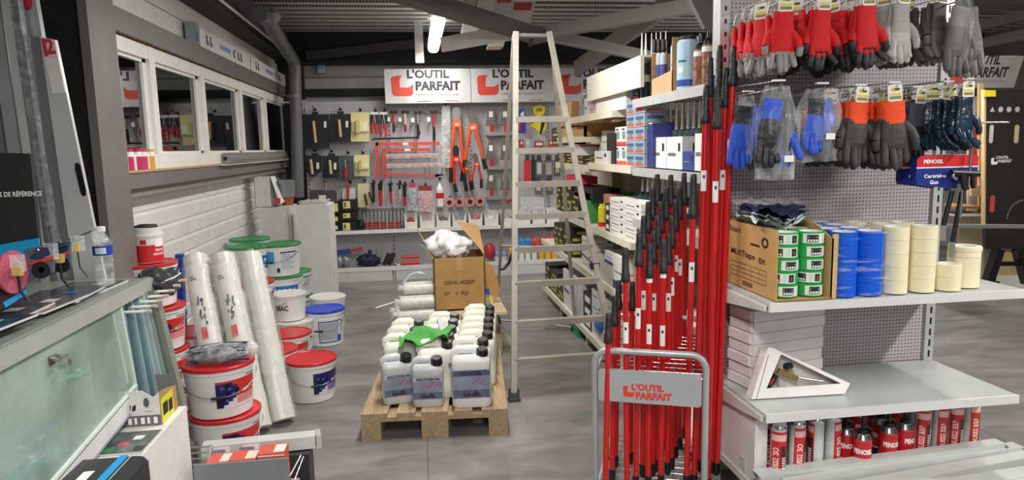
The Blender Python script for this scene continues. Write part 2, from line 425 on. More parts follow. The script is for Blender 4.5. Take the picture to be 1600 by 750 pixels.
# drain pipe with elbow in the far left corner
mb = MB(); PG = m('#67686b', .35)
mb.tube([at(405, 22, x=-1.2), at(420, 30, y=6.3), at(428, 48, y=6.45), at(442, 70, y=7.2), at(457, 92, y=7.85), at(461, 104, y=7.9), at(461, 125, y=7.9), at(463, 200, y=7.9), at(466, 308, y=7.9)], .066, PG, 16)
cp = MB(); cp.tube([at(459, 148, y=7.9), at(459.5, 153, y=7.9)], .078, PG, 16)
bk = MB(); q = at(459, 160, y=7.9); bk.box((q.x-.13, 7.88, q.z-.008), (q.x+.13, 7.92, q.z+.008), STEEL)
e2 = MB(); e2.tube([at(430, 28, y=6.2), at(425, 20, y=6.25)], .05, m('#9a988d', .5), 14)
A('drain_pipe', 'grey plastic drain pipe with elbows coming down the far left corner', 'pipe', [('pipe', mb), ('coupling', cp), ('bracket', bk), ('end_cap', e2)])
q = at(501, 107, y=8.5); mb = MB().box((q.x-.035, 8.5, q.z-.05), (q.x+.045, 8.58, q.z+.04), m('#c7ccd0', .4)).box((q.x-.03, 8.49, q.z-.005), (q.x+.04, 8.5, q.z+.035), m('#7fb0dc', .4))
A('junction_box', 'small white and blue box high on the back wall', 'electrical box', mb)

# roof steel: hub above the ladder with braces fanning out
GS = m('#8d8b89', .45, .1); GD = m('#5a5754', .5)
def brace(label, a, b, wd, ht, mt, name='roof_brace'):
    return A(name, label, 'steel brace', MB().bar(a, b, wd, ht, mt))
brace('wide dark steel brace running from upper left to the ladder top', at(560, -30, y=4.9), at(845, 58, y=5.6), .16, .10, GD)
brace('steel brace toned pale for lamplight behind the lit ceiling lamp', at(690, 70, y=6.0), at(830, 45, y=5.6), .03, .12, m('#dcdad7', .45))  # lamplight on the steel is put into its bright colour
brace('dark steel brace rising right from the ladder top', at(850, 52, y=5.6), at(1130, 0, y=4.2), .08, .09, GS)
brace('grey steel brace sloping down to the right behind the top shelf', at(855, 55, y=5.6), at(1030, 92, y=5.9), .05, .09, GS)
brace('wide grey steel brace climbing to the right edge of the deck', at(900, 108, y=7.9), at(1090, -25, y=5.2), .05, .17, m('#85807a', .5))
brace('dim steel brace low in front of the black back beam', at(478, 88, y=8.3), at(670, 66, y=8.3), .03, .10, m('#37363a', .5))
q = at(833, 50, y=5.6); mb = MB(); mb.box((q.x-.17, 5.53, q.z-.04), (q.x+.17, 5.67, q.z+.02), GS); mb.tube([q+V((-.02, -.1, .02)), q+V((-.03, -.12, -.06)), q+V((-.05, -.12, -.13))], .014, DARK, 8)
A('roof_hub', 'small steel joint plate with a hanging hook above the ladder', 'joint plate', mb)
mb = MB(); q0 = at(652, 14, y=7.6); q1 = at(664, 105, y=7.6); mb.box((q0.x-.04, 7.6, 2.41), (q0.x+.05, 7.66, 2.85), m('#b0aead', .5))
A('hanging_post', 'pale vertical post hanging from the deck behind the lamp', 'post', mb)
mb = MB(); mb.add([at(1075, -10, y=3.3), at(1128, -10, y=3.3), at(1128, 52, y=3.3), at(1122, 54, y=3.3), at(1102, 44, y=3.3)], [(0, 4, 3, 2, 1)], m('#77787a', .5))
f = [at(1075, -10, y=3.3), at(1128, -10, y=3.3), at(1128, 52, y=3.3), at(1122, 54, y=3.3), at(1102, 44, y=3.3)]; mb2 = MB(); n = 5
mb2.add(f + [p + V((0, .04, 0)) for p in f], [(4, 3, 2, 1, 0), (5, 6, 7, 8, 9)] + [(i, (i+1) % 5, 5+(i+1) % 5, 5+i) for i in range(5)], m('#77787a', .5))
A('gusset_plate', 'grey angled steel plate at the top beside the upright of the shelving', 'steel plate', mb2)
# printed cartons lying in the open roof storage above the brace
CT = [m('#c9c6c4', .5), m('#b6b2b1', .5), m('#d6d4d3', .5)]
for i, (x0, y0, x1, y1, yy, c, rd) in enumerate([(672, -12, 700, 22, 5.9, 1, 0), (700, -12, 724, 26, 5.9, 0, 0), (724, -12, 745, 22, 5.9, 1, 1), (745, -12, 772, 20, 5.9, 2, 1), (772, -8, 800, 24, 5.9, 0, 1), (798, 2, 832, 34, 6.0, 2, 2),
        (722, 28, 745, 66, 6.6, 2, 0), (745, 36, 770, 62, 6.6, 0, 2), (768, 38, 790, 72, 6.6, 2, 1)]):
    mb = MB(); pxp(mb, [(x0+4, y0), (x1+5, y0), (x1-3, y1), (x0-4, y1)][::-1], yy, yy+.25, CT[c]); lid = MB()
    if rd: pxp(lid, [(x0+6, y0+(6 if rd == 1 else 2)), (x1, y0+(6 if rd == 1 else 2)), (x1-2, y0+(12 if rd == 1 else 14)), (x0+4, y0+(12 if rd == 1 else 14))][::-1], yy-.003, yy, m('#c04a48', .5))
    parts = [('carton', mb)] + ([('red_print', lid)] if rd else [])
    A('roof_carton', ('pale carton with red print' if rd else 'plain pale carton') + ' stored under the roof, number %s along from the lamp' % ['one','two','three','four','five','six','seven','eight','nine','ten','eleven'][i], 'carton', parts, 'cartons stored under the roof')

# ceiling batten lamps
TUBE = m('#fff6e6', .4, emit=9.0)
for i, (x, y, l, p_) in enumerate(LAMPS):
    h = MB().box((x-.065, y-l/2, 2.60), (x+.065, y+l/2, 2.64), LGREY)
    for s_ in (-1, 1): h.tube([(x, y+s_*l*.3, 2.64), (x, y+s_*l*.3, 2.85)], .006, STEEL, 6)
    d = MB(); pr = [(-.06, 0), (-.055, -.03), (-.035, -.05), (0, -.056), (.035, -.05), (.055, -.03), (.06, 0)]
    g = [[V((x+a, yy, 2.60+c)) for a, c in pr] for yy in (y-l/2, y+l/2)]; d.sheet(g, TUBE)
    d.add([V((x+a, y-l/2, 2.60+c)) for a, c in pr], [tuple(range(7))], TUBE); d.add([V((x+a, y+l/2, 2.60+c)) for a, c in pr], [tuple(range(7))[::-1]], TUBE)
    A('batten_lamp', ['lit ceiling lamp in front of the back wall signs', 'ceiling lamp above the pallets', 'ceiling lamp over the entrance side', 'ceiling lamp furthest behind', 'ceiling lamp over the right aisle, near end', 'ceiling lamp over the right aisle, middle', 'ceiling lamp over the right aisle, far end'][i], 'ceiling lamp', [('housing', h), ('diffuser', d)], 'ceiling lamps')

# row of long printed cartons lying on the window beam
mb_y = [at(305, 80, x=WX).y, at(387, 120, x=WX).y, at(445, 130, x=WX).y]
for i in range(2):
    a, c = mb_y[i]+.02, mb_y[i+1]-.02; f = plane_map((WX+.035, a, zt1), (0, 1, 0), (0, 0, 1))
    mb = MB().box((WX-.045, a, zt1), (WX+.034, c, zt1+.13), m('#dcdddb', .55)); pr_ = MB(); L = c-a
    for k in (.1, .7): 
        for j in (0, 1): pr_.prism([(L*k+j*.09, .03), (L*k+.04+j*.09, .03), (L*k+.055+j*.09, .05), (L*k+.03+j*.09, .06), (L*k+.03+j*.09, .1), (L*k+j*.09, .1)], f, 0, .002, m('#44546c', .6))
    pr_.patch(f, L*.34, .05, L*.55, .085, m('#7f9cc8', .6)); pr_.tube([f(L*.62, .035, .002), f(L*.6, .07, .002), f(L*.64, .1, .002)], .006, m('#44546c', .6), 6)
    A('long_carton', ['long white printed carton on the window beam, nearer end', 'long white printed carton on the window beam, far end'][i], 'carton', [('carton', mb), ('print', pr_)])
mb = MB().box((WX-.03, mb_y[0]-.09, zt1), (WX+.035, mb_y[0]+.01, zt1+.15), m('#9ba1a5', .3, .3)); f = plane_map((WX+.036, mb_y[0]-.09, zt1), (0, 1, 0), (0, 0, 1)); mb.patch(f, .01, .02, .06, .09, m('#42609a', .5))
A('foil_pack', 'small silver and blue packet standing on the window beam', 'packet', mb)

# ================================================================== BACK WALL SHELVING
PEGF = dots('#cbccd0', .025, .0048, '#55565c')
GY = 8.28
bx = [-1.245, -.30, .65, 1.60, 2.55, 3.5]
for i in range(5):
    p = MB().box((bx[i]+.02, GY, .12), (bx[i+1]-.02, GY+.012, 2.06), PEGF)
    for k in range(4): p.box((bx[i]+.02, GY-.001, .5+.4*k), (bx[i+1]-.02, GY, .503+.4*k), GREY)
    u = MB(); u.box((bx[i]-.02, GY-.012, 0), (bx[i]+.02, GY+.05, 2.08), LGREY)
    for k in range(36): u.box((bx[i]-.005, GY-.0135, .2+k*.05), (bx[i]+.005, GY-.012, .225+k*.05), BLACK)
    pl = MB().box((bx[i]+.02, 7.93, 0), (bx[i+1]-.02, 7.945, .11), SHELFW).box((bx[i]+.02, 7.93, .11), (bx[i+1]-.02, GY, .13), SHELFW).box((bx[i]+.0, 7.925, .115), (bx[i+1]-.0, 7.935, .165), m('#dfe0df', .35))
    fo = MB().box((bx[i]-.015, 7.95, 0), (bx[i]+.015, GY, .1), LGREY)
    A('wall_shelving_bay', 'grey perforated wall shelving bay, %s' % ['first from the left, hung with black floats', 'second from the left, hung with red tools', 'third from the left, hung with bolt cutters', 'fourth from the left, behind the ladder and aisle boxes', 'rightmost, mostly hidden by the aisle shelving'][i], 'shelving', [('perforated_panel', p), ('upright', u), ('base_shelf', pl), ('foot', fo)], 'back wall shelving bays')
# upper shelves
for i in range(4):
    zz = .575 if i else .575
    a = MB().box((bx[i]+.02, 7.98, zz-.02), (bx[i+1]-.02, GY-.02, zz), SHELFW).box((bx[i]+.0, 7.97, zz-.03), (bx[i+1]-.0, 7.982, zz+.012), WHITE)
    t_ = [('bracket', MB().prism([(0, 0), (.28, 0), (.28, -.1)], plane_map((s_, 7.99, zz-.02), (0, 1, 0), (0, 0, 1)), 0, .003, LGREY)) for s_ in (bx[i]+.015, bx[i+1]-.018)]
    A('steel_shelf', 'white steel shelf on the back wall bay %s' % ['with the black cases', 'with the wire basket', 'under the round tapes', 'above the spray cans'][i], 'shelf', [('shelf_board', a)] + t_, 'back wall shelves')

# signs
SG = m('#c0c0c0', .45); RB = m('#cb4034', .5); SB = m('#2b2a33', .5)
def sign(label, X0, X1, Z0, Z1, Y, tag_=True):
    p = MB().box((X0+.003, Y, Z0), (X1-.003, Y+.03, Z1), SG); W = X1-X0; H_ = Z1-Z0
    f = plane_map((X0, Y, Z0), (1, 0, 0), (0, 0, 1)); f2 = lambda a, b, c=0: f(a, b, c)
    l = MB(); k = W/503
    g = lambda a, b, c=0: f(a*k, b*k, c)
    l.prism([(38+a*127, 42+b*118) for a, b in LOGO], g, 0, .002, RB)
    l.text("L'OUTIL", g, 131, 142, 246, 52, SB, .045); l.text('PARFAIT', g, 179, 73, 262, 54, SB, .045); l.text('FABRICANT DEPUIS 1920', g, 182, 44, 250, 9, m('#6a6668', .5))
    l.patch(g, 188, 9, 268, 13, m('#3d5b96', .5)); l.patch(g, 268, 9, 350, 13, m('#dcdcdc', .5)); l.patch(g, 350, 9, 430, 13, m('#bb4a48', .5))
    br_ = [('bracket', MB().box((xx, Y+.03, Z0+.02), (xx+.03, GY, Z0+.05), LGREY)) for xx in (X0+.1, X1-.13)]
    return A('shop_sign', label, 'sign', [('board', p), ('lettering', l)] + br_)
SY = 8.02
sx = [at(600.5, 130, y=SY).x, at(735.5, 130, y=SY).x]; sw = sx[1]-sx[0]; sz0 = at(603, 162, y=SY).z; sz1 = at(600, 108, y=SY).z
sign('leftmost red-marked shop sign on the back wall, left of the ladder', sx[0], sx[1], sz0, sz1, SY)
sign('middle shop sign on the back wall, crossed by the ladder stile', sx[1], sx[1]+sw, sz0, sz1, SY)
sign('third shop sign on the back wall, half hidden by the aisle shelving', sx[1]+sw, sx[1]+2*sw, sz0, sz1, SY)

# ---- things hanging on hooks
HK = m('#1f1f20', .35, .4)
def hook(px, py, y=8.28, l=.16):
    q = at(px, py, y=y); h = MB()
    h.tube([q, q + V((0, -l+.03, 0)), q + V((0, -l, .015)), q + V((0, -l, .03))], .004, HK, 6)
    h.box((q.x-.015, y-.004, q.z-.02), (q.x+.015, y, q.z+.01), HK)
    return h
TY = 8.13   # depth at which the goods hang
def T(px, py, y=TY): return at(px, py, y=y)
def hung(name, label, cat, parts, hx, hy, group=None):
    A(name, label, cat, parts, group)
    A('hook', 'black wall hook carrying the ' + ' '.join(label.split()[:9]), 'hook', hook(hx, hy), 'hooks on the back wall')
BF = m('#202126', .5); WH = m('#d3b48a', .6); CR = m('#e0d69c', .6)
def float_black(x0, y0, x1, y1, hx, gx0, gy0, gx1, gy1, lab, clip=False):
    b_ = MB(); pts = rc(x0, y0, x1, y1)
    if clip: pts = [(x0, y0), (x1, y0), (x1, y1-10), ((x0+x1)/2, y1), (x0, y1-10)][::-1]
    pxp(b_, pts, TY, TY+.02, BF)
    lp = MB(); pxp(lp, rc(hx-5, y0-4, hx+5, y0+2), TY-.005, TY+.015, BF); c_ = T(hx+1, y0-3)
    h = MB(); h.tube([T(gx0, gy0, TY-.06), T(gx1, gy1, TY-.06)], .017, WH, 10)
    st = MB(); 
    for (a, c) in ((gx0, gy0+2), (gx1, gy1-2)): st.tube([T(a, c, TY-.06), T(a, c, TY)], .008, DARK, 6)
    tg = MB(); pxp(tg, rc(x1-8, y0+11, x1-4, y0+21), TY-.003, TY, PAPER)
    hung('plastering_float', lab, 'float', [('board', b_), ('hanging_loop', lp), ('handle', h), ('handle_mount', st), ('price_tag', tg)], hx, y0-8, 'black plastering floats')
float_black(473, 178.5, 514, 232, 492, 489.5, 189, 493, 223, 'large black plastering float with wooden handle, top left of the tool wall')
float_black(515, 178, 548, 222, 532, 529.5, 187, 532, 214, 'medium black plastering float hanging beside the cream float')
float_black(476, 243, 502.5, 277, 492, 485, 249, 488, 272, 'small pointed black float, lower left of the tool wall', True)
float_black(503.5, 243.5, 529.5, 278, 518, 515, 250, 517, 272, 'small square black float below the medium one')
def float_cream(x0, y0, x1, y1, hx, lab):
    b_ = MB(); pxp(b_, rc(x0, y0, x1, y1), TY, TY+.05, CR); dx = x1-x0; dy = y1-y0
    g_ = MB(); pxp(g_, rc(x0+dx*.1, y0+dy*.3, x1-dx*.03, y0+dy*.66), TY-.03, TY, m('#e6dfae', .6)); pxp(g_, rc(x0+dx*.3, y0+dy*.26, x0+dx*.5, y0+dy*.7), TY-.07, TY-.03, m('#cfc27c', .6))
    l = MB(); pxp(l, rc(x1-dx*.32, y0+dy*.38, x1-dx*.14, y0+dy*.6), TY-.033, TY-.03, PAPER)
    hung('polystyrene_float', lab, 'float', [('board', b_), ('handle', g_), ('price_tag', l)], hx, y0-4)
float_cream(547, 175.5, 577, 221, 563, 'large cream polystyrene float on the tool wall')
float_cream(553.5, 242, 577, 275, 567, 'small cream polystyrene float below the large one')
b_ = MB(); pxp(b_, rc(530, 243, 552, 280), TY, TY+.02, m('#4c5258', .5)); h = MB(); h.tube([T(539, 250, TY-.04), T(540, 262, TY-.04)], .01, STEEL, 8); h.tube([T(540, 262, TY-.04), T(539.5, 276, TY-.04)], [.014, .02], RED, 8)
hung('tool_card', 'dark grey card holding a red handled scraper', 'tool card', [('card', b_), ('scraper', h)], 544, 238)
for i, (x0, x1, y1, sp) in enumerate([(578.5, 593, 209, 4), (593.5, 607, 214, 5)]):
    c_ = MB(); pxp(c_, rc(x0, 176, x1-1.5, 193), TY, TY+.005, BF); pxp(c_, rc(x0, 175, x1-1.5, 179), TY-.002, TY, PAPER)
    pl = MB(); mx_ = (x0+x1)/2-1
    for s_ in (-1, 1):
        pl.tube([T(mx_-s_*1, 180, TY-.015), T(mx_+s_*1.5, 188, TY-.015), T(mx_+s_*2, 193, TY-.015)], .006, STEEL, 6)
        pl.tube([T(mx_+s_*2, 193, TY-.015), T(mx_+s_*sp*.8, 201, TY-.015), T(mx_+s_*sp*.7, y1, TY-.015)], [.009, .014, .01], RED, 8)
    hung('pliers_card', ['red handled pliers on a black card, left pair', 'wider red handled pliers on a black card, right pair'][i], 'pliers', [('card', c_), ('pliers', pl)], mx_+2, 172)
def hammer(hx, hy0, hy1, hw, c1, c2, mid, lab, claw=0, tagx=None):
    hd = MB(); pxp(hd, rc(hx-hw, hy0, hx+hw, hy0+4.5), TY-.04, TY-.01, DARK)
    if claw: hd.bar(T(hx+hw, hy0+2, TY-.025), T(hx+hw+claw, hy0+5, TY-.025), .02, .015, DARK)
    hh = MB(); hh.tube([T(hx, hy0+3, TY-.025), T(hx, mid, TY-.025)], [.014, .012], c1, 10); 
    gp = MB(); gp.tube([T(hx, mid, TY-.025), T(hx+.5, (mid+hy1)/2, TY-.025), T(hx+.5, hy1, TY-.025)], [.013, .017, .012], c2, 10)
    ps = [('head', hd), ('shaft', hh), ('grip', gp)]
    tx = tagx or hx-8; t_ = MB(); pxp(t_, rc(tx-2.5, hy0+10, tx+2.5, hy0+17), TY, TY+.002, PAPER); ps.append(('price_tag', t_))
    hk = MB(); q = T(hx, hy0+3, TY)
    for s_ in (-1, 1): hk.tube([q+V((s_*.02, .14, 0)), q+V((s_*.02, -.05, 0)), q+V((s_*.02, -.055, .02))], .004, HK, 6)
    A('hammer', lab, 'hammer', ps); A('double_hook', 'double wall hook carrying the ' + lab, 'hook', hk, 'double hooks on the back wall')
hammer(615, 173, 207, 6, RED, m('#4a1216', .5), 190, 'red and dark hammer, leftmost on the tool wall')
hammer(633, 173, 207, 6.5, WH, m('#8a2026', .5), 194, 'mallet with pale wooden shaft and red end')
hammer(653, 174, 217, 7, STEEL, DARK, 194, 'black brick hammer with steel shaft', 8)
hammer(678, 173, 220, 7, RED, DARK, 198, 'long red hammer with black grip', 4)
cb = MB(); cb.tube([T(582, 219), T(584, 217), T(654, 215), T(656, 206)], .011, DARK, 8); A('crowbar', 'thin black crowbar lying level under the hammers', 'crowbar', cb)
# mason's clamps: long red angle bars
RC = m('#d44a40', .4)
for i, (x0, x1, y0, y1, w_, tagx) in enumerate([(587, 687, 225, 279, .038, 633), (597.5, 672, 234.5, 279, .034, 636)]):
    c_ = MB(); c_.bar(T(x0, y0, TY+.02*i), T(x1, y0-1, TY+.02*i), .03, w_, RC, (0, 0, 1)); c_.bar(T(x0+1.5, y0-2, TY+.02*i), T(x0+3, y1, TY+.02*i), .03, w_, RC, (1, 0, 0))
    t_ = MB(); pxp(t_, rc(tagx-4, y0-2, tagx+5, y0+1.5), TY-.019+.02*i, TY-.016+.02*i, PAPER)
    A('mason_clamp', ['outer long red mason clamp with white tag', 'second red mason clamp nested inside the outer one'][i], 'clamp', [('bar', c_), ('price_tag', t_)])
for i, (y0, x1) in enumerate([(244, 684), (259, 690)]):
    c_ = MB(); c_.bar(T(606, y0), T(x1, y0-1), .02, .02, m('#d9686a', .4)); c_.tube([T(607, y0), T(604, y0+8), T(607, y0+14)], .01, m('#d9686a', .4), 8)
    fm_ = MB(); fm_.box(T(604, y0+4, TY-.02), T(x1, y0-5, TY+.02), FILM)
    A('bagged_clamp', ['red clamp bar in a clear bag, upper', 'red clamp bar in a clear bag, lower'][i], 'clamp', [('bar', c_), ('clear_bag', fm_)])
c_ = MB(); c_.bar(T(601, 272), T(680, 274.5), .02, .024, RC); c_.add([T(680, 272.3), T(695, 272.5), T(680, 277)], [(0, 1, 2), (2, 1, 0)], RC)
A('long_red_bar', 'longest red bar at the bottom of the clamp display', 'bar', c_)
for i, (x, y0, y1) in enumerate([(672, 228, 272), (665, 240, 275), (690, 224, 272)]):
    A('wire_hook', 'thin wire hook standing at the right of the red clamps, %s' % ['middle one', 'left one', 'right one'][i], 'hook', MB().tube([T(x, y0, 8.2), T(x, y1, 8.2)], .004, STEEL, 6).box(T(x-3, y0, 8.19), T(x+2, y0-2, 8.2), PAPER), 'wire hooks by the clamps')
# bagged handsaw
s_ = MB(); pxp(s_, [(692, 166), (702, 166), (701, 214), (694, 214)][::-1], TY, TY+.004, m('#99999b', .3, .6)); h = MB(); pxp(h, rc(694, 227, 699.5, 248), TY-.01, TY+.01, WH); h.tube([T(697, 248), T(697.5, 262)], .012, GREY, 8)
t_ = MB(); pxp(t_, rc(693, 215, 699, 222), TY-.003, TY, PAPER); fb = MB(); pxp(fb, rc(690, 164, 703.5, 262), TY-.02, TY-.018, FILM)
hung('bagged_saw', 'long narrow saw in a clear bag right of the hammers', 'saw', [('blade', s_), ('handle', h), ('price_tag', t_), ('clear_bag', fb)], 696, 163)
# bolt cutters
def cutter(pts, col, hcol, jaw, lab, s_, y=TY-.03, jp=None):
    """pts: head, pivot, left knee, left end, right knee, right end"""
    hd, pv, lk, le, rk, re = pts
    j = MB(); J = jp or [(hd[0]-6*s_, hd[1]+7*s_), (hd[0]-4.5*s_, hd[1]+1), (hd[0]-.5, hd[1]-1), (hd[0]+.5, hd[1]-1), (hd[0]+4.5*s_, hd[1]+1), (hd[0]+6.5*s_, hd[1]+7*s_), (pv[0]+4*s_, pv[1]), (pv[0]-4*s_, pv[1])]
    pxp(j, J[::-1], y-.01, y+.01, jaw); pb = MB(); pxp(pb, rc(pv[0]-6*s_, pv[1]-2*s_, pv[0]+6*s_, pv[1]+8*s_), y-.02, y+.02, col)
    pxp(pb, rc(pv[0]-3*s_, pv[1]+2*s_, pv[0]+3*s_, pv[1]+6*s_), y-.023, y-.02, m('#e9b9a0', .5)); ps = [('jaw', j), ('pivot_block', pb)]
    for k, e_, sg in ((lk, le, -1), (rk, re, 1)):
        a = MB(); a.tube([T(pv[0]+sg*4*s_, pv[1]+5*s_, y), T(k[0], k[1], y)], [.02*s_, .017*s_], col, 10); ps.append(('arm', a))
        g_ = MB(); g_.tube([T(k[0], k[1], y), T(e_[0], e_[1], y)], [.022*s_, .026*s_], hcol, 10); ps.append(('grip', g_))
    A('bolt_cutter', lab, 'bolt cutter', ps)
OR = m('#e25a26', .4); DH = m('#19191a', .5)
JM = m('#6f6660', .4, .4)
cutter([(713, 168), (714, 190), (705, 262), (705, 285), (724, 262), (722, 283)], OR, DH, m('#8f8a86', .35, .3), 'large orange bolt cutters with bagged jaws, left of the pair', 1.1)
cutter([(738, 173), (739, 195), (727, 250), (724, 272), (755, 248), (759, 264)], OR, DH, JM, 'large orange bolt cutters hanging open, right of the pair', 1.1, TY-.06)
cutter([(712, 228), (713, 246), (710, 287), (713, 300), (725, 270), (729, 298)], m('#d9281f', .4), DH, DH, 'smaller red bolt cutters with black rubber jaw cover', .85, TY-.12)
cutter([(742, 240), (745, 254), (737, 282), (739, 296), (752, 280), (752, 294)], m('#d23a25', .4), DH, JM, 'small red cutters low between the orange ones', .7, TY-.1)
cutter([(731, 252), (729, 262), (728, 284), (729, 299), (734, 284), (736, 298)], m('#d23a25', .4), DH, JM, 'narrow red cutters closed, hanging behind the small pair', .5, TY-.08)
# trowels: three rows of two
k = 0
for r_, (y0) in enumerate([(168), (221), (268)]):
    for c_, x in enumerate([767, 789]):
        bl = MB(); pxp(bl, [(x-4, y0), (x+4, y0), (x+8, y0+29), (x-8, y0+29)][::-1], TY, TY+.006, m('#77726e', .35, .4))
        h = MB(); h.tube([T(x+1, y0+27), T(x+1, y0+38)], .02, RED, 10); t_ = MB(); pxp(t_, rc(x-3, y0+6, x+3, y0+15), TY-.003, TY, PAPER)
        A('masonry_trowel', '%s grey trowel with red handle, %s column beside the ladder' % (['topmost', 'middle row', 'bottom row'][r_], ['left', 'right'][c_]), 'trowel', [('blade', bl), ('handle', h), ('price_tag', t_)], 'trowels beside the ladder')
    tr = MB(); a = T(764, y0+40); b2 = T(802, y0+39); tr.box((a.x-.03, TY-.02, a.z-.018), (b2.x, 8.27, a.z-.008), STEEL); tr.box((a.x-.03, TY-.03, a.z-.03), (b2.x, TY-.02, a.z+.01), STEEL)
    A('wire_shelf', 'narrow steel ledge under the %s row of trowels' % ['top', 'middle', 'bottom'][r_], 'ledge', tr)
# right of the ladder stile: blue and red scrapers, yellow filling knife set, packs
q = MB(); pxp(q, rc(810, 170, 820, 184), TY, TY+.01, m('#2c4fb0', .4)); pxp(q, [(812, 180), (818, 173), (819, 182)][::-1], TY-.003, TY, PAPER); A('blue_pack', 'blue hanging pack with white triangle behind the ladder, upper', 'pack', q)
q = MB(); pxp(q, rc(810, 190, 822, 208), TY, TY+.01, m('#3a3c9c', .4)); pxp(q, rc(807, 192, 814, 204), TY-.012, TY-.01, m('#c8203c', .4)); A('blue_red_pack', 'blue and red hanging pack behind the ladder, lower', 'pack', q)
ys_ = MB(); o_ = [(833, 168), (838, 165), (847, 165), (852, 168), (851, 176), (846, 182), (847, 190), (855, 193), (852, 203), (846, 208), (845, 212), (842, 206), (835, 200), (828, 196), (836, 192), (839, 188), (839, 182), (834, 176)]
pxp(ys_, o_[::-1], TY-.01, TY+.01, m('#e7d01e', .4)); h_ = MB(); pxp(h_, [(838, 169), (847, 169), (847, 174), (838, 174)][::-1], TY-.014, TY-.01, m('#8d7d22', .5))
gs = MB(); pxp(gs, [(846, 190), (852, 190), (846, 210), (843, 210)][::-1], TY-.014, TY-.01, DARK)
A('yellow_spreader', 'yellow guide tool hanging behind the ladder', 'tool', [('body', ys_), ('grip_hole', h_), ('dark_edge', gs)])
for i, (x, w_, y0, y1, col) in enumerate([(812, 6, 218, 233, '#b0303a'), (821, 7, 218, 234, '#b9b4b2'), (836, 13, 220, 233, '#a33a38'), (858, 14, 218, 233, '#b84a48'), (873, 8, 218, 232, '#a05048')]):
    q = MB(); pxp(q, rc(x, y0, x+w_, y1), TY-.04, TY+.02, m(col, .4)); pxp(q, rc(x+1.5, y0+3, x+w_-1.5, y0+7), TY-.043, TY-.04, m('#e8e2e0', .4)); lc = MB().tube(arc(T(x+w_/2, y0, TY), .02, 0, 180, 8), .005, STEEL, 6)
    A('padlock_pack', 'small hanging red and white pack, %s in the row behind the upper ladder rungs' % ['first', 'second', 'third', 'fourth', 'fifth'][i], 'pack', [('pack', q), ('shackle', lc)])
for i, (x, w_, y0, y1, col, c2) in enumerate([(819, 10, 250, 284, '#d02c30', None), (830, 7, 250, 283, '#1d2f2a', None), (837, 11, 250, 278, '#5a5b5e', '#c4c6c8'), (851, 13, 250, 279, '#6a6460', '#a79e92'), (866, 10, 250, 276, '#504e4c', '#a9a49a'), (836, 11, 284, 304, '#6a6460', '#c2bdb0'), (853, 11, 282, 304, '#5a5350', '#8d857c')]):
    q = MB(); pxp(q, rc(x, y0, x+w_, y1), TY-.02, TY+.0, m(col, .4)); ps = [('blade_cover', q)]
    if c2: 
        q2 = MB(); pxp(q2, rc(x+2, y0+4, x+w_-2, y1-6), TY-.024, TY-.02, m(c2, .4)); ps.append(('label', q2))
    hd = MB(); pxp(hd, rc(x+w_*.2, y0-8, x+w_*.8, y0), TY-.03, TY+.005, m('#3a3a3c', .4)); ps.append(('handle', hd))
    A('scraper', 'hanging scraper with %s face, %s behind the ladder' % ({'#d02c30': 'red', '#1d2f2a': 'dark green'}.get(col, 'grey labelled'), ['first of the upper row', 'second of the upper row', 'third of the upper row', 'fourth of the upper row', 'last of the upper row', 'left of the lower row', 'right of the lower row'][i]), 'scraper', ps)
# third row: trowel, cards, knives, bags
q = MB(); pxp(q, [(484, 297), (523, 297), (526, 300), (526, 313), (484, 313)][::-1], TY, TY+.006, m('#55534f', .4, .3)); h = MB(); h.tube([T(509, 284, TY-.03), T(508, 298, TY-.03)], .012, m('#a8806a', .5), 8); t_ = MB(); pxp(t_, rc(498, 305, 509, 313), TY-.003, TY, PAPER)
hung('steel_trowel', 'wide grey steel trowel hanging above the white carton', 'trowel', [('blade', q), ('handle', h), ('price_tag', t_)], 509, 284)
q = MB(); pxp(q, rc(535, 294, 555, 312), TY, TY+.01, m('#cfd4d8', .4)); h = MB(); h.tube([T(544, 288, TY-.02), T(544, 310, TY-.02)], .014, m('#d23a30', .4), 8); h.bar(T(540, 290, TY-.02), T(550, 288, TY-.02), .02, .02, m('#d23a30', .4))
hung('red_comb_tool', 'red handled tool on a pale card above the black cases', 'tool', [('card', q), ('handle', h)], 547, 284)
q = MB(); pxp(q, rc(559, 287, 577, 324), TY, TY+.01, m('#d9cfa8', .6)); h = MB(); h.bar(T(570, 303, TY-.02), T(574, 320, TY-.02), .02, .02, DARK); h.bar(T(577, 300, TY-.02), T(582, 317, TY-.02), .02, .02, DARK)
hung('cream_card_tool', 'cream card with black bladed tool', 'tool', [('card', q), ('blade', h)], 570, 281)
for i, (x, y0, ym, y1, c1, w_) in enumerate([(583, 287, 300, 316, DARK, .016), (594, 288, 298, 322, RED, .02), (610, 288, 300, 318, RED, .014), (624, 288, 296, 314, WH, .01), (632, 290, 308, 322, RED, .018)]):
    q = MB(); q.tube([T(x, y0, TY-.02), T(x+.5, ym, TY-.02)], [w_*1.3, w_], DARK, 8); h = MB(); h.tube([T(x+.5, ym, TY-.02), T(x+1, y1, TY-.02)], [w_, w_*.9], c1, 8)
    q.box(T(x-4, y0+1, TY-.03), T(x+4, y0-2, TY), DARK)
    hung('hatchet', '%s handled small striking tool, %s of the low row' % ({0: 'black', 3: 'wooden'}.get(i, 'red'), ['first', 'second', 'third', 'fourth', 'fifth'][i]), 'hand tool', [('head', q), ('handle', h)], x+1, y0-4)
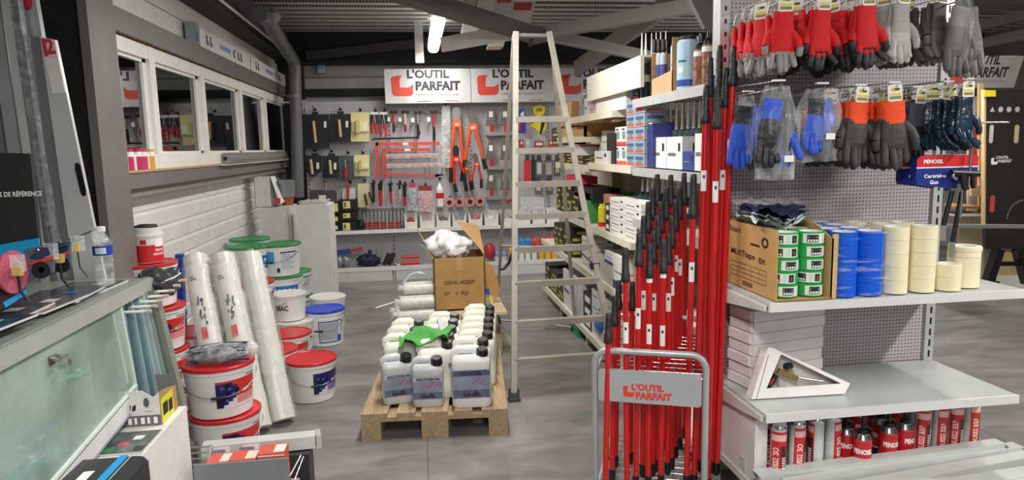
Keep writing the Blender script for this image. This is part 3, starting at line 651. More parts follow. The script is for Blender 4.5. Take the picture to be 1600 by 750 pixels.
def hangbag(x0, y0, x1, y1, col, head, lab, n):
    b_ = blob(T((x0+x1)/2, (y0+y1)/2, TY-.03), (T(x1, y0).x-T(x0, y0).x)/2, .04, (T(x0, y0).z-T(x0, y1).z)/2, col, n, .25, 6, 22)
    hd = MB(); pxp(hd, rc(x0+1, y0-12, x1-2, y0-4), TY-.01, TY, head); fb = MB(); pxp(fb, [(x0+1, y0-4), (x1-1, y0-4), (x1+1, y1), (x0-1, y1)][::-1], TY-.078, TY-.076, FILM)
    hung('hanging_bag', lab, 'bag', [('contents', b_), ('header_card', hd), ('clear_bag', fb)], (x0+x1)/2, y0-14)
hangbag(638, 297, 651, 329, m('#3d4c8c', .5, vary=.5, scale=90), m('#c23a5c', .5), 'clear bag of blue plastic pieces', 1)
hangbag(653, 302, 677, 331, m('#dd3138', .4, vary=.4, scale=80), m('#9a2f33', .5), 'clear bag of red plastic wedges', 2)
q = MB(); c_ = T(688, 323, TY-.03); q.lathe([(0, 0), (.042, .0), (.045, .01), (.045, .2), (.03, .235), (.012, .27), (.012, .295)], c_, m('#e9e7e4', .4), 18); l = MB(); l.lathe([(.0455, .1), (.0455, .165)], c_, RED, 18); tp = MB(); tp.lathe([(.014, .29), (.014, .315), (0, .315)], c_, GREY, 12)
hung('chalk_bottle', 'white squeeze bottle with red band on the tool wall', 'bottle', [('body', q), ('label', l), ('cap', tp)], 687, 279)
for i, x in enumerate([702, 718, 734.5, 750]):
    c_ = T(x, 316.5-i*.6, TY-.03); q = MB(); Tm = Matrix.Rotation(R(90), 3, 'X')
    q.lathe([(.028, -.02), (.058, -.02), (.062, -.012), (.062, .012), (.058, .02), (.028, .02), (.028, -.02)], c_, m('#c98f8e', .4), 24, T=Tm); k_ = MB(); k_.lathe([(0, -.018), (.03, -.018)], c_, m('#5a1c22', .4), 20, T=Tm)
    st = MB(); pxp(st, [(x-3, 323), (x+6, 323), (x+13, 342), (x+4, 343)][::-1], TY+.02, TY+.03, m('#aeb0b1', .4))
    hung('round_tape', 'round pink rimmed tape reel, %s of four in the row' % ['first', 'second', 'third', 'last'][i], 'tape reel', [('reel', q), ('hub', k_), ('card', st)], x+1, 308, 'round pink tape reels')
# clear pouch
pc = MB(); pxp(pc, rc(813, 308, 850, 326), TY, TY+.01, FILM); tl = MB(); tl.bar(T(792, 318), T(800, 312), .02, .03, RED); tl.tube(arc(T(783, 320), .04, -60, 120, 8), .012, STEEL, 8)
A('clear_pouch', 'clear flat pouch behind the ladder rung', 'pouch', pc); A('red_grip_tool', 'small red and steel tool left of the ladder stile', 'tool', tl)

# ---- goods standing on the wall shelf
zs = .575
for i, (x0, x1, y0, y1) in enumerate([(512, 529, 315, 335), (512, 529, 336, 350), (512, 529, 350, 363), (531, 558, 311, 330), (531, 558, 330, 345), (531, 557, 345, 364)]):
    a = at(x0, y1, y=8.02); c_ = at(x1, y0, y=8.02); q = MB().box((a.x, 8.02, a.z), (c_.x, 8.24, c_.z-.003), m('#181818', .4)); 
    q.box((a.x+.01, 8.015, (a.z+c_.z)/2-.004), (c_.x-.01, 8.02, (a.z+c_.z)/2+.004), BLACK); l = MB().box((a.x+.04, 8.014, a.z+.03), (min(c_.x-.01, a.x+.12), 8.019, c_.z-.02), m('#e3dc8a', .5)).box((a.x+.055, 8.012, a.z+.045), (a.x+.07, 8.014, c_.z-.035), INK)
    A('black_case', 'black tool case with yellow label, %s of the %s stack' % (['top', 'middle', 'bottom'][i % 3], ['left', 'right'][i // 3]), 'tool case', [('case', q), ('label', l)], 'black cases on the shelf')
wbk = MB(); a = at(566, 361, y=8.0); c_ = at(631, 328, y=8.0)
for yy in (8.0, 8.2):
    for i in range(12): xx = a.x + (c_.x-a.x)*i/11; wbk.tube([(xx, yy, zs+.005), (xx, yy, c_.z)], .003, DARK, 5, cap=False)
    wbk.tube([(a.x, yy, c_.z), (c_.x, yy, c_.z)], .004, DARK, 5); wbk.tube([(a.x, yy, zs+.01), (c_.x, yy, zs+.01)], .004, DARK, 5)
for xx in (a.x, c_.x):
    wbk.tube([(xx, 8.0, c_.z), (xx, 8.2, c_.z)], .004, DARK, 5); wbk.tube([(xx, 8.0, zs+.01), (xx, 8.2, zs+.01)], .004, DARK, 5)
A('wire_basket', 'black wire basket on the back shelf', 'basket', wbk)
for i in range(5):
    x = 578 + i*11; q = MB(); c2 = at(x, 361, y=8.1)
    for k in range(4): q.tube([c2+V((-.035, 0, .015+k*.028)), c2+V((.035, 0, .015+k*.028))], .012, m('#b92c30', .4), 8)
    A('red_strap_pack', 'coil of red straps in the wire basket, %s from the left' % ['first', 'second', 'third', 'fourth', 'fifth'][i], 'strap', q, 'red strap coils')
A('black_ball_tool', 'round black tool lying left of the wire basket', 'tool', blob(at(564, 352, y=8.05), .05, .05, .07, DARK, 3))
sc_ = [m('#b03030', .5), None, m('#6a5a4c', .5), m('#8a8f94', .5), m('#c86a70', .5), m('#d8d4cc', .5), m('#b09a90', .5), m('#a8514f', .5), m('#5a6a94', .5), m('#b8b4ae', .5)]
for i, (x0, x1) in enumerate([(631, 652), (655, 679), (681, 704), (706, 729), (731, 754), (756, 779), (781, 804), (806, 829), (831, 852), (853, 874)]):
    a = at(x0+1, 359-i*.9, y=8.0); c_ = at(x1, 335-i*.9, y=8.0); zb = zs; h_ = c_.z - a.z; q = MB()
    f = plane_map((a.x, 8.0, zb), (1, 0, 0), (0, 0, 1)); W = c_.x-a.x
    q.prism([(0, 0), (W, 0), (W, h_), (W-.01, h_), (W*.8, h_*.5), (W*.2, h_*.5), (.01, h_), (0, h_)], f, 0, -.004, WHITE)
    q.box((a.x, 8.0, zb), (a.x+.004, 8.22, zb+h_), WHITE); q.box((c_.x-.004, 8.0, zb), (c_.x, 8.22, zb+h_), WHITE); q.box((a.x, 8.216, zb), (c_.x, 8.22, zb+h_), WHITE); q.box((a.x, 8.0, zb), (c_.x, 8.22, zb+.004), WHITE)
    A('parts_bin', 'white open fronted parts bin, %s from the left on the back shelf' % ['first', 'second', 'third', 'fourth', 'fifth', 'sixth', 'seventh', 'eighth', 'ninth', 'tenth'][i], 'bin', q, 'white parts bins')
    if sc_[i]: A('bin_contents', 'small fittings heaped in the %s white bin' % ['first', 'second', 'third', 'fourth', 'fifth', 'sixth', 'seventh', 'eighth', 'ninth', 'tenth'][i], 'fittings', blob(((a.x+c_.x)/2, 8.09, zb+h_*.4), W*.3, .06, h_*.3, sc_[i], i, .7, 5, 18), kind='stuff')
# ---- low shelf
zl = .135
def low(px, py, y=8.05): return at(px, py, y=y)
for i, (x, s_) in enumerate([(520, 8), (531, 8), (541, 7)]): A('wrapped_sanding_disc', 'clear wrapped bundle on the low shelf, %s' % ['left', 'middle', 'right'][i], 'bundle', blob(at(x, 409, y=8.03) , .045, .055, .07, m('#8b9096', .2, .2, vary=.4, scale=30), i, .6, 4, 18), 'clear wrapped bundles on the low shelf')
q = MB(); q.bar(low(520, 396), low(548, 393), .05, .06, m('#2a4f8c', .5)); q.bar(low(548, 392), low(566, 388), .04, .03, m('#b9352f', .5)); A('blue_red_tool', 'blue tool with red end lying at the back of the low shelf', 'tool', q)
q = blob(at(576, 407, y=8.10), .12, .08, .075, m('#232c45', .6), 8, .5, 3, 22); q.tube([low(577, 400), low(578, 391)], .02, m('#232c45', .6), 8); A('navy_bag', 'dark blue bundled bag on the low shelf', 'bag', q)
q = MB()
for s_ in (0, 7): q.bar(low(600+s_, 414), low(608+s_, 396), .03, .05, DARK)
A('black_brackets', 'pair of black angled tools on the low shelf', 'tool', q)
q = MB(); q.tube([low(627, 412), low(656, 410)], .028, m('#d2252a', .35), 10); q.tube([low(627, 402), low(656, 401)], .016, m('#d2252a', .35), 10); q.tube(arc(low(623, 408), .05, 90, 270, 8), .018, STEEL, 8); A('red_clamp', 'red and steel clamp lying behind the open carton', 'clamp', q)
q = blob(low(765, 393), .07, .06, .1, m('#b8343a', .4), 5, .2, 3, 18); A('red_pouch', 'small red pouch on the low shelf right of the brown carton', 'pouch', q)
for i, (x, y0, y1, c1, c2) in enumerate([(778, 392, 408, '#cfd6e4', '#8899cc'), (788, 393, 408, '#cfd6e4', '#8899cc'), (799, 386, 407, '#e0902c', '#e7a23a'), (815, 370, 406, '#e2e6e4', '#2b8ad0'), (825, 370, 406, '#e2e6e4', '#2b8ad0'), (835, 370, 406, '#e2e6e4', '#d8404c'), (846, 368, 403, '#e7b52c', '#cf3a34'), (856, 368, 403, '#e7b52c', '#cf3a34'), (866, 368, 403, '#e7b52c', '#cf3a34')]):
    a = low(x, y1, 8.0); c_ = low(x, y0, 8.0); h_ = c_.z-a.z; r_ = .033; a = V((a.x, 8.0, .135)); h_ = c_.z-.135
    q = MB(); q.lathe([(0, 0), (r_, 0), (r_, h_*.55)], a, m(c1, .35), 16); l = MB(); l.lathe([(r_, h_*.55), (r_, h_*.85), (r_*.6, h_*.95)], a, m(c2, .35), 16); cp = MB(); cp.lathe([(r_*.6, h_*.95), (r_*.6, h_), (0, h_)], a, m(c2, .35), 12)
    A('spray_can', '%s spray can on the low shelf, %s' % ('blue topped' if c2 == '#2b8ad0' else 'small pale' if i < 2 else 'orange' if i == 2 else 'pink topped' if i == 5 else 'yellow and red', ['leftmost', 'second from left', 'third from left', 'fourth from left', 'fifth from left', 'sixth from left', 'seventh from left', 'eighth from left', 'last'][i]), 'spray can', [('body', q), ('label', l), ('cap', cp)])
hk = MB(); hk.tube([at(802, 393, y=4.11), at(799, 400, y=4.13), at(795, 411, y=4.13), at(787, 420, y=4.13), at(781, 420, y=4.13)], .01, BLACK, 8); A('black_hook', 'curved black hook hanging on the ladder rear rail', 'hook', hk)

# ================================================================== NEAR SHELVING UNIT (gloves, tapes, foam cans)
ORD = ['first', 'second', 'third', 'fourth', 'fifth', 'sixth', 'seventh', 'eighth', 'ninth', 'tenth', 'eleventh', 'twelfth']
NX0, NX1, NYB, NYF = 1.225, 2.255, 2.73, 2.25
PEGN = dots('#b9b2b4', .0158, .0033, '#4a4245')
p = MB(); p.box((NX0+.02, NYB, .1), (NX1-.02, NYB+.012, 2.3), PEGN)
pl2 = []
for z in (.5+.005, .9, 1.30, 1.70, 2.1): p.box((NX0+.02, NYB-.001, z), (NX1-.02, NYB, z+.0025), m('#6e686a', .5))
ul = MB().box((NX0+.004, NYB-.03, 0), (NX0+.044, NYB+.04, 2.3), m('#c9cbcc', .3, .3)); ur = MB().box((NX1-.022, NYB-.012, 0), (NX1+.022, NYB+.05, 2.3), m('#c9cbcc', .3, .3))
for k in range(44):
    z = .12 + k*.05
    ul.box((NX0+.022, NYB-.0315, z), (NX0+.031, NYB-.03, z+.018), BLACK); ur.box((NX1-.002, NYB-.0135, z), (NX1+.006, NYB-.012, z+.03), BLACK)
base = MB().box((NX0, NYF-.02, .17), (NX1, NYB, .2), SHELFW).box((NX0, NYF-.03, 0), (NX1, NYF-.01, .195), SHELFW)
A('shelving_unit', 'grey perforated shelving unit on the right holding gloves, tapes and foam cans', 'shelving', [('perforated_panel', p), ('left_upright', ul), ('right_upright', ur), ('base_shelf', base)])
def nshelf(z, lab, zoff=.0):
    b_ = MB().box((NX0+.0, NYF, z-.012), (NX1-.0, NYB-.035, z), m('#b6bab9', .3)); l = MB().box((NX0-.0, NYF-.012, z-.030), (NX1, NYF, z+.002), m('#d3d4d3', .35)); ps = [('shelf_board', b_), ('front_lip', l)]
    for x in (NX0-.012, NX1): 
        q = MB().prism([(0, -.012), (.47, -.012), (.47, -.09), (.30, -.065), (0, -.03)], plane_map((x, NYF+.01, z), (0, 1, 0), (0, 0, 1)), 0, .012, m('#cfcfc8', .4)); ps.append(('bracket', q))
    A('steel_shelf', lab, 'shelf', ps)
nshelf(.925, 'grey steel shelf carrying the green, blue and cream tape rolls')
nshelf(.512, 'grey steel shelf carrying the open triangular white box')

# ---- gloves
def glove_mb(back, dip, zd=-.12, dip_side=0.0, h=.21, seed=0, spread=1.0, curl=.01, fl=.30, u_shape=0.0, thumb=1):
    """hanging knitted glove, cuff up: one skin; lower part dipped in another colour"""
    rd = random.Random(seed); k = h/.21; mb = MB()
    pr = [(0, .034, .010), (-.012, .035, .012), (-.04, .034, .012), (-.06, .037, .014), (-.085, .041, .017), (-.11, .043, .018), (-.13, .042, .017), (-.145, .038, .013)]
    n = 20; rings = [[V((w_*math.cos(2*math.pi*i/n)*k, t*math.sin(2*math.pi*i/n)*k, z*k)) for i in range(n)] for z, w_, t in pr]
    # subdivide rings for a clean colour edge
    dense = []
    for a, c in zip(rings, rings[1:]):
        for s_ in range(3): dense.append([p_.lerp(q_, s_/3) for p_, q_ in zip(a, c)])
    dense.append(rings[-1])
    for a, c in zip(dense, dense[1:]):
        for i in range(n):
            j = (i+1) % n; fc = [a[i], c[i], c[j], a[j]]; ctr = sum(fc, V())/4
            lim = (zd - u_shape*(1-(ctr.x/(.043*k))**2))*k
            mb.add(fc, [(0, 1, 2, 3)], dip if ctr.z < lim or (dip_side and abs(ctr.x) > .03*k and ctr.z < -.06*k) else back, True)
    mb.add(rings[-1], [tuple(range(n))], dip if -.145 < zd else back); mb.add([p_*.98 for p_ in rings[0]], [tuple(range(n))[::-1]], DARK)
    for i, (x, ln) in enumerate([(-.0315, .052), (-.0105, .066), (.0105, .062), (.0315, .046)]):
        cx = (rd.random()-.5)*.02*spread; cyy = -curl*(.3+rd.random()); r0 = .0112*k
        pts = [V((x*k, 0, -.125*k)), V((x*k*1.03+cx*.2, cyy*.2, -(.125+ln*fl)*k)), V((x*k*1.08+cx*.7, cyy*.7, -(.14+ln*.6)*k)), V((x*k*1.1+cx, cyy*1.5, -(.14+ln*.93)*k)), V((x*k*1.1+cx, cyy*1.7, -(.142+ln)*k))]
        mb.tube(pts[:2], [r0, r0], back if zd <= -.12 else dip, 10, cap=False); mb.tube(pts[1:], [r0*1.03, r0*1.05, r0*.85, r0*.4], dip, 10)
    t = thumb
    pts = [V((t*.03*k, 0, -.07*k)), V((t*.047*k, -.008, -.095*k)), V((t*.056*k, -.014, -.122*k)), V((t*.054*k, -.018, -.148*k)), V((t*.053*k, -.018, -.153*k))]
    mb.tube(pts[:3], [.013*k, .0145*k, .013*k], back if zd < -.08 and not dip_side else dip, 10, cap=False); mb.tube(pts[2:], [.013*k, .0105*k, .005*k], dip, 10)
    return mb
def tag_mb(w_=.05, h_=.055, up=.0):
    mb = MB(); f = plane_map((-w_/2, -.024, -h_*.55+up), (1, 0, 0), (0, 0, 1))
    mb.prism(rrect(w_, h_, .006, 2), f, -.0015, 0, m('#e6e3da', .5)); mb.patch(f, w_*.1, h_*.12, w_*.9, h_*.3, m('#8d8050', .6), .001); mb.patch(f, w_*.1, h_*.36, w_*.9, h_*.48, m('#d9cc3a', .6), .001)
    mb.patch(f, w_*.25, h_*.62, w_*.75, h_*.8, m('#c9b93a', .6), .001); mb.patch(f, w_*.45, h_*.66, w_*.8, h_*.76, INK, .002)
    return mb
GR = m('#d4161d', .75, bump=.5, scale=180); GG = m('#8e8c89', .6, bump=.2, scale=60); GBK = m('#232325', .55); GW = m('#a9a7a3', .75, bump=.5, scale=150); GD_ = m('#5a5855', .7, bump=.4, scale=150)
GO = m('#f0501c', .75, bump=.5, scale=150); GBG = m('#3a3836', .6, bump=.25, scale=60); GN = m('#1f3547', .22, bump=.8, scale=28); GP = m('#4a4452', .7); GU = m('#2c55c6', .6, bump=.4, scale=60); GK = m('#22252b', .5, bump=.6, scale=40)
PROT = {}
def pair_proto(key, back, dip, **kw):
    t = thing('work_gloves', 'x', 'gloves'); h = kw.pop('h', .21)
    a = glove_mb(back, dip, h=h, seed=hash(key) % 97 if False else len(PROT)*3+1, **kw).build('glove', t); a.location = (0, -.012, -.028)
    b_ = glove_mb(back, dip, h=h, seed=len(PROT)*3+2, thumb=-1, **kw).build('glove', t); b_.location = (0.006, .018, -.026); b_.rotation_euler = (0, R(4), R(8))
    tg = tag_mb().build('price_card', t); lp = MB().tube([(0, -.02, .0), (0, -.012, .028), (0, .012, .028), (0, .02, -.01)], .0022, PAPER, 6).build('hanging_tie', t)
    PROT[key] = [t, False]; return t
pair_proto('redgrey', GR, GG, zd=-.135, fl=.3, spread=1.6, curl=.012); pair_proto('redblack', GR, GBK, zd=-.14, fl=.55, spread=1.8, curl=.012)
pair_proto('grey', GW, m('#b5b2ad', .6), zd=-.10, spread=2, curl=.02); pair_proto('darkgrey', GD_, m('#6e6b67', .6), zd=-.1, spread=2, curl=.02)
pair_proto('orange', GO, GBG, zd=-.040, u_shape=.030, h=.235, spread=1.0); pair_proto('purplegrey', GP, m('#201e22', .55), zd=-.05, u_shape=.03, h=.235)
pair_proto('navy', GN, GN, h=.19, spread=2.4, curl=.03)
def put_pair(key, loc, rot, label, scale=1.0, group=None):
    t, used = PROT[key]
    if not used: o = t; PROT[key][1] = True; o.location = loc; o.rotation_euler = (rot if isinstance(rot, tuple) else (0, 0, rot)); o.scale = (scale,)*3; o['label'] = label; 
    else: o = dup(t, loc, rot, label, scale=scale)
    if group: o['group'] = group
    return o
HM = m('#c9cbcd', .25, .8)
def nhook(q, yb=NYB, label='', flag=True):
    h = MB(); h.tube([(q.x, yb, q.z-.012), (q.x, q.y+.02, q.z-.004), (q.x, q.y, q.z+.008)], .0028, HM, 6)
    h.tube([(q.x, yb, q.z+.03), (q.x, q.y+.03, q.z+.02)], .0022, HM, 6); ps = [('wire', h)]
    if flag: ps.append(('price_rail', MB().box((q.x-.022, q.y+.015, q.z+.018), (q.x+.022, q.y+.028, q.z+.024), m('#e9e9e8', .3))))
    A('peg_hook', label, 'hook', ps)
DESC = {'redgrey': 'red and grey', 'redblack': 'red and black', 'grey': 'pale grey', 'darkgrey': 'dark grey', 'orange': 'orange and black', 'purplegrey': 'purple grey and black', 'navy': 'glossy navy'}
def row(key, px, py, yf, n, step, lab, rots, sc=1.0, hx=None):
    q = at(px, py, y=yf)
    rd = random.Random(px)
    for i in range(n):
        yy = yf + i*step; rz = rots[i % len(rots)]
        where = 'front pair' if i == 0 else '%s back' % ORD[i]
        put_pair(key, (q.x + (rd.random()-.5)*.012, yy, q.z + (rd.random()-.5)*.014), (R((rd.random()-.5)*8), R((rd.random()-.5)*10), R(rz)), '%s gloves, %s on %s' % (DESC[key], where, lab), sc)
    nhook(V((q.x, yf-.03, q.z+.012)), label='wire peg hook, ' + lab)
row('redgrey', 1225, 4, 2.30, 6, .068, 'the top hook nearest the upright', [-8, 50, -55, 60, 48, 55])
row('redblack', 1283, 0, 2.30, 5, .075, 'the second top hook', [5, 62, -50, 55, 60])
row('redblack', 1348, -4, 2.28, 5, .075, 'the third top hook', [4, 55, -60, 50, 58], 1.03)
row('grey', 1404, -8, 2.28, 5, .075, 'the fourth top hook', [10, -40, 50, 60, 40])
row('darkgrey', 1463, -8, 2.30, 5, .075, 'the fifth top hook', [20, 50, -40, 60, 45])
row('orange', 1341, 148, 2.30, 5, .072, 'the lower hook beside the bagged blue gloves', [2, 40, -50, 55, 60])
row('orange', 1393, 144, 2.26, 5, .072, 'the next lower hook', [-6, 50, -45, 50, 55], 1.04)
row('purplegrey', 1430, 150, 2.40, 3, .085, 'the lower hook left of the navy gloves', [8, 50, -40])
row('navy', 1478, 142, 2.33, 4, .07, 'the lower hook left of the red topped cards', [25, -30, 40, -50])
row('navy', 1507, 138, 2.28, 3, .08, 'the rightmost lower hook', [5, -25, 35])

def baggy(px0, py0, px1, py1, y, seed, mat=FILMB, depth=.05, pinch=.6):
    """clear bag gathered at the top: front and back film with folds"""
    mb = MB(); a = at(px0, py1, y=y); c = at(px1, py0, y=y); nu, nv = 18, 22
    for sd in (-1, 1):
        g = []
        for j in range(nv+1):
            v = j/nv; r_ = []
            for i in range(nu+1):
                u = i/nu; pk = 1 - (1-pinch)*max(0, (v-.7)/.3)**1.2; x = (a.x+c.x)/2 + (u-.5)*(c.x-a.x)*pk
                bulge = depth*math.sin(math.pi*u)**.6*math.sin(math.pi*min(1, v*1.05))**.6 if 0 < u < 1 else 0
                n_ = noise.noise(V((u*5, v*3, seed)))*.018 + noise.noise(V((u*14, v*4, seed+9)))*.007
                r_.append(V((x + n_*.3, y + sd*bulge*.5 + n_*(1 if 0 < u < 1 else .3), a.z + (c.z-a.z)*v + noise.noise(V((u*3, 0, seed)))*.008)))
            g.append(r_)
        mb.sheet(g if sd < 0 else [r_[::-1] for r_ in g], mat)
    return mb
def bagged_gloves(px0, py0, px1, py1, y, c1, c2, lab, seed, sticker=None, mat=FILMB, tilt=0, gl=1.15):
    a = at(px0, py1, y=y); c = at(px1, py0, y=y); cx = (a.x+c.x)/2; H_ = c.z-a.z; t = thing('bagged_gloves', lab, 'gloves', (cx, y, a.z))
    def loc(mb): mb.v = [(v[0]-cx, v[1]-y, v[2]-a.z) for v in mb.v]; return mb
    loc(baggy(px0, py0, px1, py1, y, seed, mat)).build('clear_bag', t)
    g = glove_mb(c1, c2, zd=-.06, h=.21*gl, seed=seed, dip_side=0).build('glove', t); g.location = (-.012, -.004, H_*.86); g.rotation_euler = (0, R(6+tilt), R(10))
    g = glove_mb(c2, c1, zd=-.1, h=.21*gl, seed=seed+1, thumb=-1).build('glove', t); g.location = (.02, .012, H_*.86); g.rotation_euler = (0, R(-6+tilt), R(-14))
    if sticker:
        s_ = at(*sticker, y=y-.03); MB().box((s_.x-cx-.017, -.034, s_.z-a.z-.011), (s_.x-cx+.017, -.032, s_.z-a.z+.011), PAPER).build('price_sticker', t)
    q = at((px0+px1)/2, py0, y=y); nhook(V((q.x, y-.04, q.z-.005)), label='wire peg hook with ' + ' '.join(lab.split()[:10]))
bagged_gloves(1178, 134, 1246, 282, 2.27, GU, GK, 'blue and grey gloves in the long clear bag at the front', 3, (1232, 248))
bagged_gloves(1146, 150, 1186, 262, 2.50, GK, GU, 'dark gloves in a clear bag behind the long bag, by the upright', 7)
bagged_gloves(1241, 138, 1318, 254, 2.31, GK, GU, 'dark and bright blue gloves in a clear bag, second from the upright', 11, (1297, 213), gl=.95)
bagged_gloves(1478, -4, 1528, 108, 2.22, m('#77736f', .6), m('#5e5b58', .6), 'grey gloves in a shiny clear bag at the right end of the top row', 15, None, FILMB)

# ---- cartridge gun cards
CB = m('#1b2f86', .35); CRD = m('#cf2a2e', .35)
def guncard(x0, x1, y, lab):
    a = at(x0, 296, y=y); c = at(x1, 241, y=y); W = c.x-a.x; H_ = c.z-a.z; f = plane_map((a.x, y, a.z), (1, 0, 0), (0, 0, 1))
    card = MB(); card.prism([(W*.02, H_*.15), (W*.55, 0), (W*.8, H_*.2), (W, H_*.3), (W, H_*.92), (W*.96, H_), (W*.06, H_), (0, H_*.9), (0, H_*.25)], f, -.03, 0, CB)
    top = MB(); top.prism([(W, H_*.66), (W, H_*.92), (W*.96, H_), (W*.06, H_), (0, H_*.9), (0, H_*.66)], f, 0, .002, CRD); top.patch(f, 0, H_*.62, W, H_*.66, PAPER)
    t_ = MB(); t_.text('PENOSIL', f, W*.1, H_*.76, W*.32, H_*.12, PAPER, .04, .004); t_.text('Cartridge', f, W*.12, H_*.3, W*.36, H_*.14, PAPER, .03, .003); t_.text('Gun', f, W*.22, H_*.14, W*.14, H_*.12, PAPER, .03, .003)
    g = MB(); g.tube([f(W*.5, H_*.48, .02), f(W*.95, H_*.42, .02)], .012, BLACK, 10); g.bar(f(W*.66, H_*.45, .025), f(W*.74, -H_*.05, .025), .014, .02, BLACK); g.bar(f(W*.82, H_*.42, .025), f(W*.86, H_*.0, .025), .01, .014, BLACK)
    g.tube([f(W*.55, H_*.52, .02), f(W*.5, H_*.36, .03), f(W*.56, H_*.3, .03)], .006, CHROME, 8)
    r_ = MB(); r_.tube([f(W*.8, H_*1.25, .02), f(W*.8, H_*.1, .02)], .005, CHROME, 8); r_.tube([f(W*.7, -.0, .02), f(W*.7, -H_*.9, .02)], .004, CHROME, 8)
    A('cartridge_gun', lab, 'cartridge gun', [('card', card), ('red_header', top), ('lettering', t_), ('gun', g), ('push_rod', r_)])
guncard(1430, 1529, 2.28, 'cartridge gun on its red and blue card, front one')
guncard(1407, 1500, 2.42, 'cartridge gun on a red and blue card, behind the front one')
for i, (x0, y0, x1, y1) in enumerate([(1488, 298, 1474, 352), (1503, 300, 1488, 378)]):
    q = MB(); q.tube([at(x0, y0, y=2.30), at(x1, y1, y=2.30)], .0085, BLACK, 10); q.tube([at(x1, y1, y=2.30), at(x1-.6, y1+24, y=2.30)], .010, m('#9a9ca0', .3, .5), 10)
    A('hanging_rod_tool', ['shorter black rod tool hanging below the gun cards', 'longer black rod tool with grey tip hanging below the gun cards'][i], 'rod tool', q)

# ---- tape rolls on the upper shelf
ZT = .929
def roll_mb(r, h, col, inner=.036, core=PAPER, lab=None, seed=0):
    b_ = MB(); b_.lathe([(inner+.003, 0), (r-.001, 0), (r, .001), (r, h-.001), (r-.001, h), (inner+.003, h)], (0, 0, 0), col, 28)
    c_ = MB(); c_.lathe([(inner, h), (inner+.003, h), (inner+.003, 0), (inner, 0), (inner, h)], (0, 0, 0), core, 24)
    ps = [('tape', b_), ('core', c_)]
    if lab:
        l = MB(); f = cyl_map(0, 0, r, R(-90)+seed, 0)
        l.patch(f, -.055, h*.12, .055, h*.88, m('#dfe8e0', .4), .0006, 14, 1); l.patch(f, -.04, h*.2, .0, h*.8, INK, .001, 8, 1); l.patch(f, .012, h*.2, .026, h*.8, m('#b9d6c2', .4), .001, 3, 1); l.patch(f, .03, h*.2, .05, h*.8, m('#1f2a24', .4), .001, 5, 1)
        for k in range(4): l.patch(f, -.037+k*.009, h*.26, -.031+k*.009, h*.42, PAPER, .0014)
        l.patch(f, -.036, h*.52, -.006, h*.68, m('#c8cfca', .5), .0014); l.patch(f, .037, h*.3, .043, h*.6, m('#c03040', .5), .0014)
        ps.append(('label', l))
    return ps
def roll(name, ps, loc, label, grp=None, rot=0):
    t = thing(name, label, 'tape roll', loc, rot, grp)
    for n_, mb in ps: mb.build(n_, t)
    return t
gx0 = at(1203, 465, z=ZT).x
gsets = {}
GRP = m('#2ba24b', .35)
g0 = roll('green_tape', roll_mb(.0475, .046, GRP, .038, PAPER, True), (0, 0, 0), 'x')
used = False
GB0 = at(1197, 464, z=ZT)
for ci, xx in enumerate([GB0.x+.056, GB0.x+.154]):
    for ri in range(4):
        for k in range(5):
            if ri > 0 and k < 4: continue
            loc = (xx, NYF+.065+ri*.097, ZT+.008+k*.0475); rot = random.Random(ci*20+ri*5+k).uniform(-1.0, .5)
            lab = 'green tape roll, %s in the %s column of the open carton' % (['bottom one', 'second up', 'third up', 'fourth up', 'top one'][k], ['left', 'right'][ci]) if ri == 0 else 'green tape roll on top, %s row back, %s column' % (ORD[ri], ['left', 'right'][ci])
            if not used: g0.location = loc; g0.rotation_euler = (0, 0, rot); g0['label'] = lab; used = True
            else: dup(g0, loc, rot, lab)
# the cut-open carton round them
bx0, bx1, by0, by1, bz = GB0.x, GB0.x+.208, NYF+.01, NYF+.405, ZT
q = MB(); q.box((bx0, by0, bz), (bx1, by1, bz+.004), KRAFT); q.box((bx0, by1-.004, bz), (bx1, by1, bz+.26), KRAFT); q.box((bx0-.004, by0, bz), (bx0, by1, bz+.255), m('#c2985f', .8)); q.prism([(0, 0), (by1-by0, 0), (by1-by0, .28), (.12, .265), (.02, .225), (0, .22)], plane_map((bx1, by0, bz), (0, 1, 0), (0, 0, 1)), 0, .004, m('#c9a56f', .8))
q.box((bx1-.0, by0, bz), (bx1+.022, by0+.004, bz+.235), m('#c9a56f', .8))
pt = MB(); f = plane_map((bx0-.004, by1, bz), (0, -1, 0), (0, 0, 1)); L = by1-by0
pt.text('Thiéard', f, L*.02, .215, L*.27, .022, INK, .01); pt.text('MUSTtape', f, L*.1, .118, L*.5, .03, INK, .01); pt.text('EX', f, L*.68, .120, L*.12, .02, INK, .01)
pt.patch(f, L*.5, .178, L*.68, .186, INK); ct = f(L*.78, .20, .001)
for k in range(20):
    a0, a1 = 2*math.pi*k/20, 2*math.pi*(k+1)/20
    pt.add([ct+V((0, -math.cos(a)*r_*1.3, math.sin(a)*r_)) for a, r_ in ((a0, .011), (a0, .02), (a1, .02), (a1, .011))], [(0, 1, 2, 3)], INK)
for k in range(4): pt.patch(f, L*.1, .095-k*.018, L*.82, .0965-k*.018, INK)
for k in range(6): pt.patch(f, L*(.1+.144*k), .041, L*(.104+.144*k), .0965, INK)
for k in range(6): pt.patch(f, L*(.36+.035*k), .012, L*(.38+.035*k), .03, INK)
A('tape_carton', 'brown open carton with black printing holding green tape rolls', 'carton', [('carton', q), ('print', pt)])
q = MB(); a = at(1146, 352, y=2.55); c_ = at(1236, 318, y=2.5)
